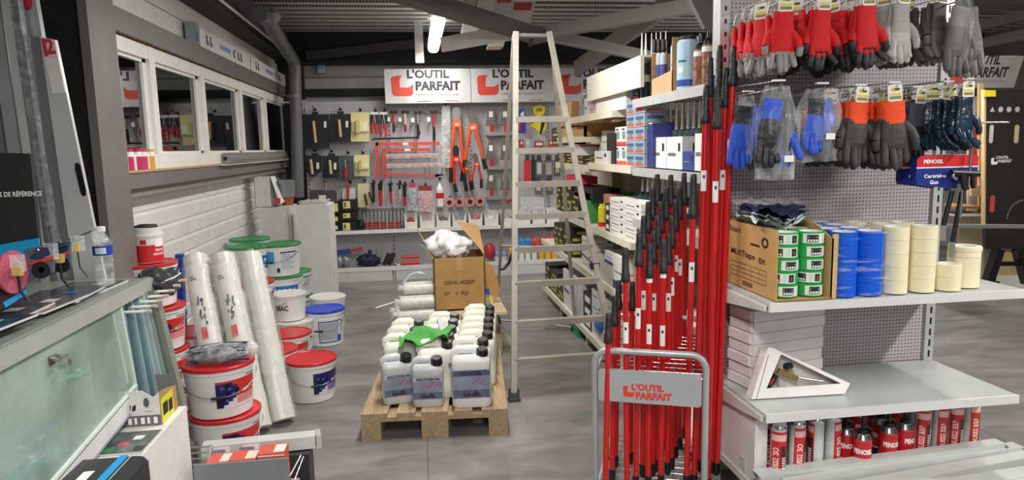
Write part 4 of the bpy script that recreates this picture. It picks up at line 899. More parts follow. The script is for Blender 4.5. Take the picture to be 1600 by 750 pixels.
for sd, z_, cc in ((0, .0, m('#d5dcd8', .3)), (1, .022, m('#2b3454', .3, vary=.6, scale=60))):
    g = []
    for j in range(10):
        g.append([V((a.x+(c_.x-a.x)*i/16 + j*.004, 2.37+.027*j, 1.215+z_+.018*math.sin(i*.5+j*.3)+noise.noise(V((i*.5, j*.6, sd*5)))*.022)) for i in range(17)])
    q.sheet(g, cc); q.sheet([[p_-V((0, 0, .018)) for p_ in r_][::-1] for r_ in g], cc)
fm_ = MB(); g = [[V((a.x-.01+(c_.x-a.x+.02)*i/16, 2.35+.03*j, 1.27+noise.noise(V((i*.6, j*.6, 3)))*.02)) for i in range(17)] for j in range(10)]; fm_.sheet(g, FILM)
A('flat_packs', 'pile of dark flat packs in clear film on top of the green tape rolls', 'packs', [('packs', q), ('clear_film', fm_)])

# blue rolls in clear shrink wrap
b0 = roll('blue_tape', roll_mb(.050, .047, m('#1459d2', .3), .038, PAPER), (0, 0, 0), 'x'); used = False
BX0 = at(1320, 463, z=ZT).x
for ci in range(2):
    for ri in range(4):
        for k in range(5):
            if ri > 0 and k < 4 and not (ci == 0 and ri < 3): continue
            loc = (BX0+ci*.103, NYF+.055+ri*.104, ZT+.001+k*.0475); lab = 'blue tape roll, %s in the %s front stack' % (['lowest', 'second up', 'middle', 'fourth up', 'topmost'][k], ['left', 'right'][ci]) if ri == 0 else 'blue tape roll, %s, %s row back on the %s' % (['lowest', 'second up', 'middle', 'fourth up', 'topmost'][k], ORD[ri], ['left', 'right'][ci])
            if not used: b0.location = loc; b0['label'] = lab; used = True
            else: dup(b0, loc, 0, lab)
for ri in range(2):
    f_ = MB(); x0, x1, y0, y1 = BX0-.056, BX0+.159, NYF+.0+ri*.208, NYF+.206+ri*.208; nz = 24
    per = [(x, y0) for x in [x0+(x1-x0)*i/20 for i in range(21)]] + [(x1, y0+(y1-y0)*i/10) for i in range(1, 10)] + [(x, y1) for x in [x1-(x1-x0)*i/20 for i in range(21)]] + [(x0, y1-(y1-y0)*i/10) for i in range(1, 10)]
    g = []
    for j in range(nz+1):
        z = ZT+.002+.243*j/nz; r_ = []
        for i, (x, y) in enumerate(per):
            dx = x-(x0+x1)/2; pin = .018*(1-min(1, abs(dx)/.05))
            nn = noise.noise(V((i*.35, j*.9, ri)))*.006 + .004*math.sin(j*math.pi*2/ (nz/5))
            r_.append(V((x, y+(pin+nn if y < (y0+y1)/2 else -pin-nn), z)))
        r_.append(r_[0]); g.append(r_)
    f_.sheet(g, FILMS); f_.sheet([[V((x0+(x1-x0)*i/20, y0+(y1-y0)*j/10, ZT+.246+noise.noise(V((i*.5, j*.5, ri)))*.012)) for i in range(21)] for j in range(11)], FILMC)
    A('shrink_wrap', 'crinkled clear wrap round the %s pack of blue tape rolls' % ['front', 'rear'][ri], 'wrap', f_)
# cream masking tape stacks
CRM = m('#e9e1bd', .55)
c0 = roll('masking_tape', roll_mb(.0455, .049, CRM, .036, PAPER), (0, 0, 0), 'x'); used = False
stacks = [(1411, 461, 5, 'tall stack beside the blue rolls', 0), (1448, 457, 5, 'second tall stack from the blue rolls', 0), (1404, 458, 5, 'stack behind the first tall stack', .11), (1440, 458, 5, 'stack behind the second tall stack', .12), (1487, 454, 2, 'short front stack', 0), (1480, 458, 4, 'half height rear stack', .14), (1370, 458, 5, 'back stack behind the blue rolls', .2)]
for (px, py, n_, lab, dy) in stacks:
    q = at(px, py, z=ZT)
    for k in range(n_):
        loc = (q.x + dy*.2 + k*.0006*(1 if px > 1420 else -1), NYF+.055+dy, ZT+.001+k*.0495); L_ = 'cream tape roll, number %s up in the %s' % (['one', 'two', 'three', 'four', 'five'][k], lab)
        if not used: c0.location = loc; c0['label'] = L_; used = True
        else: dup(c0, loc, 0, L_)
q = at(1514, 450, z=ZT); w0 = roll('masking_tape', roll_mb(.056, .115, CRM, .038, PAPER), (q.x+.01, NYF+.10, ZT+.001), 'wide cream tape roll standing at the right end of the shelf')
roll('masking_tape', roll_mb(.056, .02, CRM, .038, PAPER), (q.x+.01, NYF+.10, ZT+.117), 'thin cream tape roll on the wide roll'); roll('masking_tape', roll_mb(.0565, .018, CRM, .038, PAPER), (q.x+.012, NYF+.10, ZT+.138), 'topmost thin cream tape roll at the shelf end')

# ---- lower shelf: flat white cartons and the open triangular one
ZL = .514; WB = m('#e4dedd', .5); FO = V((1.285, 2.485, 0)); fa = R(11); fu = V((math.cos(fa), math.sin(fa), 0)); fv = V((-fu.y, fu.x, 0))
def skew(mb, dz): mb.v = [tuple(FO+fu*v[0]+fv*v[1]+V((0, 0, v[2]+dz))) for v in mb.v]; return mb
for k in range(7):
    dx = [0, .004, -.003, .003, .0, .006, .004][k]; z = ZL+.001+k*.0460
    q = skew(MB().box((dx+.008, 0, 0), (dx+.355, .155, .044), WB), z); tb = skew(MB().box((dx, .012, .003), (dx+.008, .145, .040), WB), z)
    A('flat_carton', 'flat white carton, %s of the stack on the lower shelf' % ['bottom one', 'second up', 'third up', 'fourth up', 'fifth up', 'sixth up', 'top one'][k], 'carton', [('box', q), ('tuck_flap', tb)])
# triangular window box leaning on the stack
pts = [at(1174, 622, y=2.20), at(1216, 543, y=2.42), at(1351, 607, y=2.22), at(1340, 625, y=2.19)]
O = at(1174, 624, z=ZL+.004); ux = (at(1340, 625, y=2.2)-at(1174, 622, y=2.215)); ux.z = 0; ux.normalize(); tl_ = V((0, .22, .97)).normalized()
f = plane_map(O, ux, tl_); k_ = 2.2/1073.0
out = [(a*1.1, b_*1.1) for a, b_ in [(0, 0), (.345, 0), (.368, .035), (.090, .175), (.075, .175)]]; win = [(a*1.1, b_*1.1) for a, b_ in [(.058, .034), (.335, .036), (.122, .150)]]
q = MB(); TB = m('#e9e4e2', .5)
def ring_face(mb, outer, inner, f, d, mt):
    o_ = [f(a, b_, d) for a, b_ in outer]; i_ = [f(a, b_, d) for a, b_ in inner]
    mb.add(o_+i_, [(0, 1, 6, 5), (1, 2, 6), (2, 3, 7, 6), (3, 4, 7), (4, 0, 5, 7)], mt)
ring_face(q, out, win, f, 0, TB)
n = 5
for i in range(n):
    j = (i+1) % n; q.add([f(*out[i], 0), f(*out[j], 0), f(*out[j], -.055), f(*out[i], -.055)], [(3, 2, 1, 0)], TB)
q.add([f(a, b_, -.055) for a, b_ in out], [tuple(range(5))], m('#d9d2cf', .5))
for i in range(3):
    j = (i+1) % 3; q.add([f(*win[i], 0), f(*win[j], 0), f(*win[j], -.006), f(*win[i], -.006)], [(0, 1, 2, 3)], TB)
q.bar(f(.02, .0, .001), f(.083, .165, .001), .001, .0015, INK)
g = MB(); g.tube([f(.20, .07, -.02), f(.31, .048, -.02)], .004, CHROME, 8)
gb = MB(); gb.bar(f(.125, .10, -.02), f(.20, .065, -.02), .018, .022, m('#a08b58', .35, .7)); gb.tube([f(.175, .075, -.02), f(.168, .11, -.012)], .009, m('#b39a62', .3, .7), 10)
kn = MB(); kn.tube([f(.165, .112, -.012), f(.162, .125, -.01)], [.02, .018], BLACK, 14)
gr = MB(); gr.bar(f(.075, .04, -.025), f(.115, .085, -.022), .02, .022, BLACK); gr.bar(f(.083, .05, -.012), f(.103, .072, -.012), .004, .008, m('#b02c30', .5))
tr = MB(); tr.tube([f(.115, .09, -.02), f(.122, .06, -.016), f(.118, .042, -.016)], .003, CHROME, 6)
O.z += .0
A('foam_gun_box', 'triangular white window box with a foam gun inside, leaning on the cartons', 'boxed foam gun', [('box', q), ('barrel', g), ('brass_body', gb), ('knob', kn), ('grip', gr), ('trigger', tr)])

# ---- base shelf: foam cans
ZB = .201
def can_mb(r, h, kind, a0):
    b_ = MB(); b_.lathe([(0, 0), (r*.96, 0), (r, .006), (r, h-.012)], (0, 0, 0), m('#c9ccca', .4), 24)
    sh = MB(); sh.lathe([(r, h-.012), (r*1.02, h-.008), (r*.98, h-.004), (r*.72, h+.014), (r*.6, h+.018)], (0, 0, 0), m('#c9cbcc', .15, .95), 24)
    cp = MB(); cp.lathe([(r*.92, h-.002), (r*.92, h+.045), (r*.86, h+.052), (0, h+.052)], (0, 0, 0), m('#b9bcbc', .25, 0, trans=0) if kind != 'cone' else BLACK, 20)
    l = MB(); f = cyl_map(0, 0, r, a0, 0); w_ = r*1.15
    if kind == 'cone':
        l.lathe([(r+.0006, h*.35), (r+.0006, h*.97)], (0, 0, 0), m('#c41f27', .35), 24); l.lathe([(r+.0006, .004), (r+.0006, h*.32)], (0, 0, 0), m('#17264a', .35), 24); l.lathe([(r+.0007, h*.32), (r+.0007, h*.35)], (0, 0, 0), PAPER, 24)
        l.text('PENOSIL', f, -r*1.0, h*.6, r*2.0, h*.14, PAPER, .05, .0015)
        nz = MB(); nz.lathe([(r*.5, h+.01), (r*.5, h+.03), (r*.22, h+.035), (r*.2, h+.09), (0, h+.09)], (0, 0, 0), BLACK, 14); nz.bar((0, 0, h+.05), (r*1.0, 0, h+.03), .012, .008, BLACK)
        return [('can', b_), ('shoulder', sh), ('label', l), ('nozzle', nz)]
    l.patch(f, -w_, .012, w_, h-.02, m('#c9252b', .35), .0006, 12, 1); l.patch(f, -w_*.92, h-.055, w_*.92, h-.03, m('#e9b8b4', .4), .001, 12, 1)
    l.patch(f, w_*.18, .03, w_*.9, h-.075, m('#4a1114', .45), .001, 8, 1)
    for k in range(9): l.patch(f, w_*.3, .035+k*(h-.15)/9, w_*.75, .035+(k+.55)*(h-.15)/9, m('#e7ded4', .5), .0015, 3, 1)
    g_ = lambda a, b_2, c=0: f(-b_2, a, c)    # lettering runs up the can
    l.text('MOUSSE ' + kind, g_, .03, w_*.05, h-.11, w_*.62, m('#f0dcd6', .45), .03, .0014)
    return [('can', b_), ('shoulder', sh), ('label', l), ('cap', cp)]
def cans(kind, lst, r, h, a0s, name='foam_can'):
    pro = {}
    for (px, py, y, lab, ai) in lst:
        x = at(px, py, y=y).x; loc = (x, y, ZB)
        key = ai
        t = thing(name, lab, 'foam can', loc, R(ai)) if key not in pro else dup(pro[key], loc, R(ai), lab)
        if key not in pro:
            for n_, mb in can_mb(r, h, kind, R(-117)): mb.build(n_, t)
            pro[key] = t
cans('ISO', [(1183, 700, 2.52, 'red foam can at the far left, partly behind the white carton', 5), (1205, 700, 2.43, 'red foam can second from the left under the lower shelf', 5), (1216, 700, 2.32, 'red foam can in front of the left group, lettering facing out', 5), (1245, 700, 2.34, 'foam can with pale back label beside its red lettering, fourth from left', 42), (1274, 700, 2.36, 'foam can turned to show its plain pale back', -82), (1300, 700, 2.37, 'foam can with pale face and thin red edge, last of the left group', 72)], .0295, .236, 0)
cans('BBP', [(1440, 680, 2.40, 'red foam can first of the right group', 12), (1467, 680, 2.41, 'red foam can second of the right group', 40), (1491, 680, 2.42, 'red foam can third of the right group, red lettering facing out', 12), (1516, 680, 2.43, 'red foam can at the right end of the base shelf', 45), (1428, 680, 2.58, 'foam can behind the first of the right group', 90)], .0285, .236, 0)
cans('cone', [(1321, 700, 2.40, 'short red can with black nozzle, leftmost', 10), (1347, 700, 2.34, 'short red can with black nozzle, second from left in front', 0), (1374, 700, 2.46, 'short red can with black nozzle, middle', -10), (1387, 700, 2.38, 'short red can with black nozzle, fourth', 20), (1412, 700, 2.40, 'short red can with black nozzle, rightmost in front', 50), (1340, 700, 2.56, 'short red can with black nozzle, back row left', 30), (1362, 700, 2.60, 'short red can with black nozzle, back row middle', -30), (1397, 700, 2.57, 'short red can with black nozzle, back row right', 60)], .034, .15, 0, 'short_foam_can')
q = MB().box((NX0+.005, 2.33, ZB), (NX0+.055, 2.68, .455), m('#dcd9d8', .55)); l = MB().box((NX0+.003, 2.40, .22), (NX0+.005, 2.45, .27), m('#c2bfbd', .6)); A('white_carton', 'white carton standing at the left end of the base shelf', 'carton', [('box', q), ('sticker', l)])

# ---- loose pale steel profiles heaped in front of the unit
SP = m('#bfc2c0', .35, .15)
def profile(a, b_, w_, h_, lab, open_end=True):
    a = V(a); b_ = V(b_); d = (b_-a).normalized(); sd = d.cross(V((0, 0, 1))).normalized(); up = sd.cross(d); t = .003; mb = MB()
    c = [(-w_/2, 0), (w_/2, 0), (w_/2, -h_), (w_/2-t, -h_), (w_/2-t, -t), (-w_/2+t, -t), (-w_/2+t, -h_), (-w_/2, -h_)]
    mb.add([p_+sd*u+up*v for p_ in (a, b_) for u, v in c], [tuple(range(8))[::-1], tuple(range(8, 16))] + [(i, (i+1) % 8, 8+(i+1) % 8, 8+i) for i in range(8)], SP)
    for s_ in (a, b_):
        mb.bar(s_+d*(.0)-up*.002+sd*(w_*.5), s_-up*(h_*.9)+sd*(w_*.5)+d*.012, .02, .003, SP)
    A('steel_profile', lab, 'steel profile', mb)
profile(at(1180, 738, z=.275), at(1563, 689, z=.275), .05, .035, 'topmost pale steel profile, lying right in front of the foam cans')
profile(at(1228, 752, z=.258), at(1590, 694, z=.258), .05, .035, 'second pale steel profile in the heap')
profile(at(1290, 765, z=.246), at(1640, 702, z=.246), .06, .04, 'third pale steel profile in the heap')
profile(at(1350, 775, z=.24), at(1680, 724, z=.24), .07, .04, 'lowest pale steel profile near the bottom right corner')
profile(at(1190, 775, z=.236), at(1660, 742, z=.236), .08, .05, 'front pale steel profile at the bottom edge')
for s_ in (0, 1): A('packing_block', 'brown packing block under the %s end of the steel profiles' % ['left', 'right'][s_], 'block', MB().box((1.3+s_*.75, 1.95, 0), (1.4+s_*.75, 2.19, .195), KRAFT))

# ================================================================== POLE TROLLEY
def proj(p):
    v = BX*p[0]+BY*p[1]+BZ*(p[2]-EYE); return 800+FPX*v.x/-v.z, 375-FPX*v.y/-v.z
FL = at(930, 650, y=2.52); FR = at(1102, 655, y=2.36); FL.z = FR.z = 0; du = (FR-FL).normalized(); dv = V((-du.y, du.x, 0)); CW = (FR-FL).length; CD = .56
zt = at(960, 547, y=2.5).z
CT_ = m('#a9adaf', .35, .25)
def arch(o, lean=0):
    r = .055; pts = [o, o+V((0, 0, zt-r))]
    for i in range(1, 6): a = math.pi/2*i/5; pts.append(o+du*(r-r*math.cos(a))+V((0, 0, zt-r+r*math.sin(a))))
    for i in range(0, 6): a = math.pi/2*i/5; pts.append(o+du*(CW-r+r*math.sin(a))+V((0, 0, zt-r+r*math.cos(a))))
    pts.append(o+du*CW); return pts
fr = MB().tube(arch(FL), .0125, CT_, 14, cap=True); rr = MB().tube(arch(FL+dv*CD), .0125, CT_, 14)
def grid(z):
    g = MB()
    for i in range(8): g.tube([FL+du*(CW*i/7)+V((0, 0, z)), FL+du*(CW*i/7)+dv*CD+V((0, 0, z))], .0025, CHROME, 6)
    for i in range(11): g.tube([FL+dv*(CD*i/10)+V((0, 0, z+.004)), FL+dv*(CD*i/10)+du*CW+V((0, 0, z+.004))], .0025, CHROME, 6)
    return g
side = [MB().tube([FL+du*s_+V((0, 0, z)), FL+du*s_+dv*CD+V((0, 0, z))], .008, CT_, 10) for s_ in (0, CW) for z in (zt-.09, .12)]
pz0, pz1 = at(1000, 628, y=2.45).z, at(1000, 578, y=2.45).z; f = plane_map(FL-dv*.014+du*.015+V((0, 0, pz0)), du, (0, 0, 1)); PW_ = CW-.03
pl = MB(); pl.prism(rrect(PW_, pz1-pz0, .012, 3), f, 0, .004, m('#a4a9ab', .45))
lo = MB(); k = PW_/453.; 
PR = m('#d8402c', .5); g_ = lambda a, b_, c=0: f(a*k, b_*k, c+.004)
lo.prism([(112+a*50, 27+b_*52) for a, b_ in LOGO], g_, 0, .001, PR); lo.text("L'OUTIL", g_, 150, 60, 143, 32, PR, .05); lo.text('PARFAIT', g_, 168, 20, 158, 34, PR, .05)
ft = [MB().tube([c_+V((0, 0, .0)), c_+V((0, 0, .03))], .016, BLACK, 12) for c_ in (FL, FR, FL+dv*CD, FR+dv*CD)]
A('pole_trolley', 'grey wire trolley with a shop name plate, full of red poles', 'trolley', [('front_frame', fr), ('rear_frame', rr), ('upper_grid', grid(zt-.095)), ('lower_grid', grid(.12)), ('name_plate', pl, [('lettering', lo)])] + [('side_rail', s_) for s_ in side] + [('foot', q) for q in ft])
PRD = m('#cb1a1c', .3, .15, coat=.3); GRP_ = m('#232527', .5)
def pole(xt, yt, xb, yb, Y, lab, sl=None, glen=.10, r=.0125, white=False, rg=1.35):
    a = at(xt, yt, y=Y); b_ = at(xb, 700, y=Y-(.02 if Y < 2.7 else 0)); d = (a-b_).normalized(); bt = b_ + d*((.13-b_.z)/d.z); L = (a-bt).length
    g = MB(); n_ = a-d*glen
    g.tube([n_-d*.012, n_-d*.012, n_, n_+d*.02, n_+d*.025, a-d*.03, a-d*.004, a], [r*1.1, r*rg*1.15, r*rg*1.15, r*rg*1.1, r*rg*.95, r*rg*.8, r*rg*.74, r*rg*.55], GRP_, 14)
    for q in (.35, .6): g.tube([n_+d*glen*q, n_+d*(glen*q+.004)], r*rg*.95, m('#3d4043', .4), 14)
    tb = MB().tube([bt+d*.05, n_-d*.01], r, PRD, 14); en = MB().tube([bt, bt+d*.01, bt+d*.055], [r*.8, r*1.25, r*1.2], BLACK, 12); ps = [('grip', g), ('tube', tb), ('end_cap', en)]
    if white: ps.append(('white_collar', MB().tube([n_-d*.03, n_-d*.011], r*1.06, PAPER, 14)))
    if sl:
        s0, s1 = sl; u = (s0-yt)/(700-yt); w_ = (s1-yt)/(700-yt); p0 = a.lerp(b_, u); p1 = a.lerp(b_, w_); s_ = MB(); nrm = V((-.35, -1, 0)).normalized(); sd = V((1, -.35, 0)).normalized(); g2 = []
        for i in range(7):
            an = R(-55+110*i/6); off = (nrm*math.cos(an)+sd*math.sin(an))*(r+.0008); g2.append([p1+off, p0+off])
        s_.sheet([[c_[0] for c_ in g2], [c_[1] for c_ in g2]], PAPER)
        mid = p0.lerp(p1, .3)+nrm*(r+.0015); s_.add([mid+sd*-.004+V((0, 0, -.006)), mid+sd*.004+V((0, 0, -.006)), mid+sd*.004+V((0, 0, .006)), mid-sd*.004+V((0, 0, .006))], [(0, 1, 2, 3)], INK)
        ps.append(('sticker', s_))
    A('telescopic_pole', lab, 'telescopic pole', ps)
PL = [ # xt, yt, xb, Y, label, sticker, grip length
 (951, 489, 947, 2.50, 'shortest red pole at the left front corner of the trolley', None, .105),
 (961, 462, 957, 2.60, 'short red pole second from the left in the trolley', None, .11),
 (967, 438, 962, 2.70, 'short red pole behind the two shortest ones', None, .11),
 (977, 387, 979, 2.50, 'red pole with a wide black grip, standing front left', (500, 533), .12),
 (988, 440, 985, 2.72, 'red pole with only its low black grip showing behind the wide gripped one', None, .11),
 (999, 363, 994, 2.53, 'red pole right of the wide gripped one, white sticker below the grip', (478, 510), .12),
 (1015, 381, 1013, 2.52, 'red pole in the front row with white collar, left one', (503, 534), .12),
 (1037, 374, 1033, 2.52, 'red pole in the front row with white collar, right one', (505, 537), .12),
 (1006, 337, 1004, 2.62, 'red pole in the second row, leftmost', (450, 480), .12),
 (1022, 362, 1020, 2.62, 'red pole in the second row, shorter middle one', (455, 482), .115),
 (1028, 337, 1026, 2.66, 'red pole in the second row, taller middle one', None, .12),
 (1045, 364, 1043, 2.62, 'red pole in the second row, shorter right one', (455, 483), .115),
 (1050, 337, 1049, 2.66, 'red pole in the second row, rightmost', (430, 458), .12),
 (1013, 315, 1012, 2.74, 'red pole in the third row, left', None, .12),
 (1033, 315, 1033, 2.74, 'red pole in the third row, middle', None, .12),
 (1056, 312, 1055, 2.74, 'red pole in the third row, right', (395, 420), .12),
 (1020, 292, 1020, 2.82, 'red pole in the fourth row, left', None, .13),
 (1041, 293, 1041, 2.82, 'red pole in the fourth row, middle', None, .13),
 (1062, 292, 1062, 2.82, 'red pole in the fourth row, right', (400, 425), .13),
 (1027, 272, 1028, 2.92, 'red pole in the back row of short ones, left', None, .13),
 (1048, 273, 1049, 2.92, 'red pole in the back row of short ones, middle', None, .13),
 (1069, 270, 1070, 2.92, 'red pole in the back row of short ones, right', None, .13),
 (1084, 272, 1074, 2.50, 'red pole alone in front of the tall ones, white sticker midway', (405, 435), .155),
 (1104, 133, 1086, 2.50, 'tall red pole with sticker near its top, left one in front', (260, 291), .13),
 (1122, 128, 1107, 2.46, 'tall red pole with sticker near its top, right one in front', (276, 308), .16),
 (1110, 90, 1095, 2.62, 'tall red pole behind the left front tall one', None, .14),
 (1125, 71, 1103, 2.66, 'very tall red pole topping out beside the upright', None, .15),
 (1135, 106, 1114, 2.60, 'tall red pole leaning against the upright, slightly shorter', (258, 288), .14),
 (1147, 72, 1121, 2.58, 'tall red pole at the far right, overlapping the upright', (210, 240), .14),
 (1116, 118, 1101, 2.74, 'tall dark red pole deep between the tall ones', None, .14),
 (1140, 112, 1118, 2.68, 'tall red pole just behind the far right one', None, .14)]
for (xt, yt, xb, Y, lab, sl, gl) in PL: pole(xt, yt, xb, 700, Y, lab, sl, gl, white='collar' in lab, r=.0118 if 'tall' in lab else .0112)

# ================================================================== LADDER
LD = m('#a9a499', .42, .45, vary=.15, scale=6)
Lb, Rb = at(803, 626, z=0), at(968, 612, z=0); Lt, Rt = at(806, 50, y=4.45), at(858, 56, y=4.45); Rt.z = Lt.z
Kb, Ub = at(776, 505, z=0), at(899, 517, z=0); Kt, Ut = at(803, 56, y=4.52), at(862, 58, y=4.52)
ps = []
for a, c_, n_, th in ((Lb, Lt, 'front_stile', .034), (Rb, Rt, 'front_stile', .034), (Kb, Kt, 'rear_stile', .03), (Ub, Ut, 'rear_stile', .03)):
    ps.append((n_, MB().bar(a+V((0, 0, .05)), c_, th if n_ == 'front_stile' else .022, .026 if n_ == 'front_stile' else .03, LD, (0, 1, 0)), ))
    d = (c_-a).normalized(); q = MB(); q.bar(a, a+d*.07, .06, .05, m('#3a3c3c', .6), (0, 1, 0)); q.bar(a, a+d*.012, .07, .06, m('#3a3c3c', .6), (0, 1, 0)); ps.append(('foot', q))
def on(a, c_, py):
    lo_, hi = 0., 1.
    for _ in range(40):
        t = (lo_+hi)/2
        if proj(a.lerp(c_, t))[1] > py: lo_ = t
        else: hi = t
    return a.lerp(c_, lo_)
for i, (yl, yr) in enumerate([(187, 187), (236, 236), (289, 287), (339, 334), (391, 385), (445, 440), (506, 499), (565, 553)]):
    p0 = on(Lb, Lt, yl); p1 = on(Rb, Rt, yr); p1.z = p0.z
    t = (p0.z-Rb.z)/(Rt.z-Rb.z); p1 = Rb.lerp(Rt, t); ps.append(('rung', MB().bar(p0, p1, .045, .036, LD)))
for yl in (384, 500):
    p0 = on(Kb, Kt, yl); t = p0.z/Kt.z; ps.append(('rear_brace', MB().tube([p0, Ub.lerp(Ut, t)], .009, LD, 8)))
ps.append(('top_bar', MB().bar((Lt+Kt)/2+V((0, 0, -.01)), (Rt+Ut)/2+V((0, 0, -.01)), .07, .02, m('#77757a', .5, .3))))
t_ = .40; c_ = Rb.lerp(Rt, .34); ps.append(('strap', MB().bar(c_+V((0, 0, -.02)), c_+V((0, 0, .02)), .055, .036, BLACK, (0, 1, 0)).tube([Rb.lerp(Rt, .34), Ub.lerp(Ut, .36)], .006, BLACK, 6)))
A('step_ladder', 'tall worn aluminium step ladder standing between the pallet and the aisle shelving', 'ladder', ps)

# ================================================================== AISLE SHELVING (seen end on behind the trolley)
AX = 1.2; CS = m('#e0dac6', .4); BG = m('#c9bfae', .5)
AZ = dict(E=.13, D=.585, C=.935, B=1.372, A=1.72)
def Yof(px, py, x=AX): return at(px, py, x=x).y
bk = MB()
q = MB().box((AX+.5, 2.8, 0), (AX+.52, 7.1, 2.0), BG)
up = []
for y in (2.8, 3.76, 4.72, 5.68, 6.64): up.append(('upright', MB().box((AX+.44, y-.02, 0), (AX+.5, y+.02, 2.0), CS)))
for y in (2.86, 4.0, 4.96, 5.9): up.append(('foot', MB().box((AX+.03, y-.015, 0), (AX+.44, y+.015, .09), CS)))
A('aisle_shelving', 'long cream shelving run facing the aisle behind the red poles', 'shelving', [('back_panel', q)] + up)
def ashelf(key, y0, y1, lab, mt=CS, dx=0, z=None):
    z = z or AZ[key]; b_ = MB().box((AX+.01+dx, y0, z-.012), (AX+.435, y1, z), mt); l = MB().box((AX+dx, y0, z-.04), (AX+.012+dx, y1, z+.006), mt)
    sd = MB().box((AX+dx, y0-.004, z-.04), (AX+.435, y0, z), mt)
    A('aisle_shelf', lab, 'shelf', [('shelf_board', b_), ('front_lip', l), ('end_lip', sd)])
SG2 = m('#c2c4c4', .35, .2)
ashelf('A', 2.78, 3.74, 'grey near shelf carrying the bottles and cartridges, top level', SG2, z=1.735); ashelf('B', 2.78, 3.74, 'grey near shelf carrying the boxes of nozzle cartridges', SG2, z=1.365); ashelf('C', 2.78, 3.74, 'grey near shelf behind the short poles', SG2, z=1.08)
for k_, a, b_ in (('E', 2.78, 4.7), ('E', 4.7, 6.66), ('D', 3.2, 4.7), ('D', 4.7, 6.66), ('C', 3.78, 4.9), ('C', 4.9, 6.0), ('B', 3.78, 4.75)):
    ashelf(k_, a, b_, 'cream aisle shelf, %s level, %s section' % ({'E': 'lowest', 'D': 'second', 'C': 'third', 'B': 'fourth'}[k_], 'nearer' if a < 4.2 else 'farther'))
ashelf('A', 4.15, 5.35, 'cream aisle shelf holding two white boxes, highest farther section', z=1.705)
ashelf('x', 5.0, 5.9, 'cream tray shelf just below the highest one', z=1.56, dx=.02); ashelf('x', 4.75, 5.9, 'cream shelf with the yellow and black packs on it', z=1.352, dx=.0)
q = MB().box((AX, Yof(1001, 86), 1.80), (AX+.02, Yof(917, 125), 1.955), m('#e6e0cf', .45)).box((AX, Yof(1001, 86)-.0, 1.955), (AX+.43, Yof(917, 125), 1.965), m('#e6e0cf', .45))
A('header_panel', 'plain cream header panel on top of the aisle shelving', 'panel', q)

def abox(xf, xn, yt, lvl, col, lab, name='carton', dep=.2, x0=.03, cat='box', z=None, deco=None, zt_=None):
    """box on an aisle shelf: photo columns of its far and near edge, row of its top"""
    X0 = AX+x0; z0 = (z if z is not None else AZ[lvl])+.001; ym = yt+10
    y1 = Yof(xf, ym, X0); y0 = Yof(xn, ym, X0); z1 = zt_ if zt_ else at(xn, yt, x=X0).z
    b_ = MB().box((X0, y0, z0), (X0+dep, y1, z1), m(col, .5)); ps = [('box', b_)]
    fl = plane_map((X0, y1, z0), (0, -1, 0), (0, 0, 1)); W = y1-y0; H_ = z1-z0; fn = plane_map((X0, y0, z0), (1, 0, 0), (0, 0, 1))
    if deco:
        d = MB()
        for f_, w_ in ((fl, W), (fn, dep)):
            if deco == 'stripe': d.patch(f_, w_*.12, H_*.55, w_*.88, H_*.8, m('#3d5f8c', .5)); d.patch(f_, w_*.12, H_*.1, w_*.88, H_*.3, m('#d25538', .5)); d.patch(f_, w_*.3, H_*.35, w_*.7, H_*.5, m('#49a08c', .5))
            elif deco == 'orange': d.patch(f_, 0, 0, w_, H_*.2, m('#d8543c', .5)); d.patch(f_, w_*.25, H_*.35, w_*.75, H_*.75, m('#7a9c98', .5)); d.patch(f_, w_*.2, H_*.82, w_*.6, H_*.9, INK)
            elif deco == 'yellow':
                for i in range(4): d.patch(f_, w_*(.08+.23*(i % 2)), H_*(.1+.22*i), w_*(.5+.4*(i % 2)), H_*(.2+.22*i), m('#b9ad3a', .5))
                d.patch(f_, w_*.6, H_*.15, w_*.9, H_*.3, m('#b9ad3a', .5))
            elif deco == 'line': d.patch(f_, w_*.1, H_*.4, w_*.6, H_*.5, m('#6d7076', .5)); d.patch(f_, w_*.75, H_*.55, w_*.88, H_*.8, INK)
            elif deco == 'white': d.patch(f_, w_*.2, H_*.25, w_*.8, H_*.75, PAPER)
            elif deco == 'blue': d.patch(f_, 0, 0, w_, H_*.25, m('#2e3f86', .5)); d.patch(f_, w_*.15, H_*.5, w_*.8, H_*.55, GREY)
        ps.append(('print', d))
    return A(name, lab, cat, ps)
# highest farther shelf
abox(931, 953, 138, 'A', '#e2dfd8', 'farther of two white boxes on the highest cream shelf', z=1.705, dep=.16); abox(953, 978, 133, 'A', '#e6e3dd', 'nearer of two white boxes on the highest cream shelf', z=1.705, dep=.18)
for i, (xf, xn, yt, c) in enumerate([(905, 912, 148, '#8a8d90'), (913, 921, 152, '#d8d4d0'), (922, 930, 158, '#c9a0a0')]): abox(xf, xn, yt, 'A', c, 'small packet on the highest cream shelf, %s from its far end' % ORD[i], 'packet', .1, z=1.705, deco='line')
q = MB(); q.bar(at(868, 205, x=1.25), at(945, 180, x=1.25), .02, .07, KRAFT); A('brown_tray', 'long open brown carton tray on the tray shelf', 'carton', MB().box((AX+.05, 5.05, 1.561), (AX+.07, 5.85, 1.64), KRAFT).box((AX+.05, 5.05, 1.561), (AX+.4, 5.07, 1.66), KRAFT).box((AX+.4, 5.05, 1.561), (AX+.42, 5.85, 1.68), KRAFT).box((AX+.05, 5.05, 1.561), (AX+.42, 5.85, 1.566), KRAFT))
abox(868, 893, 158, 'A', '#b98d5a', 'open brown carton beyond the highest cream shelf', dep=.25, z=1.66, x0=.1)
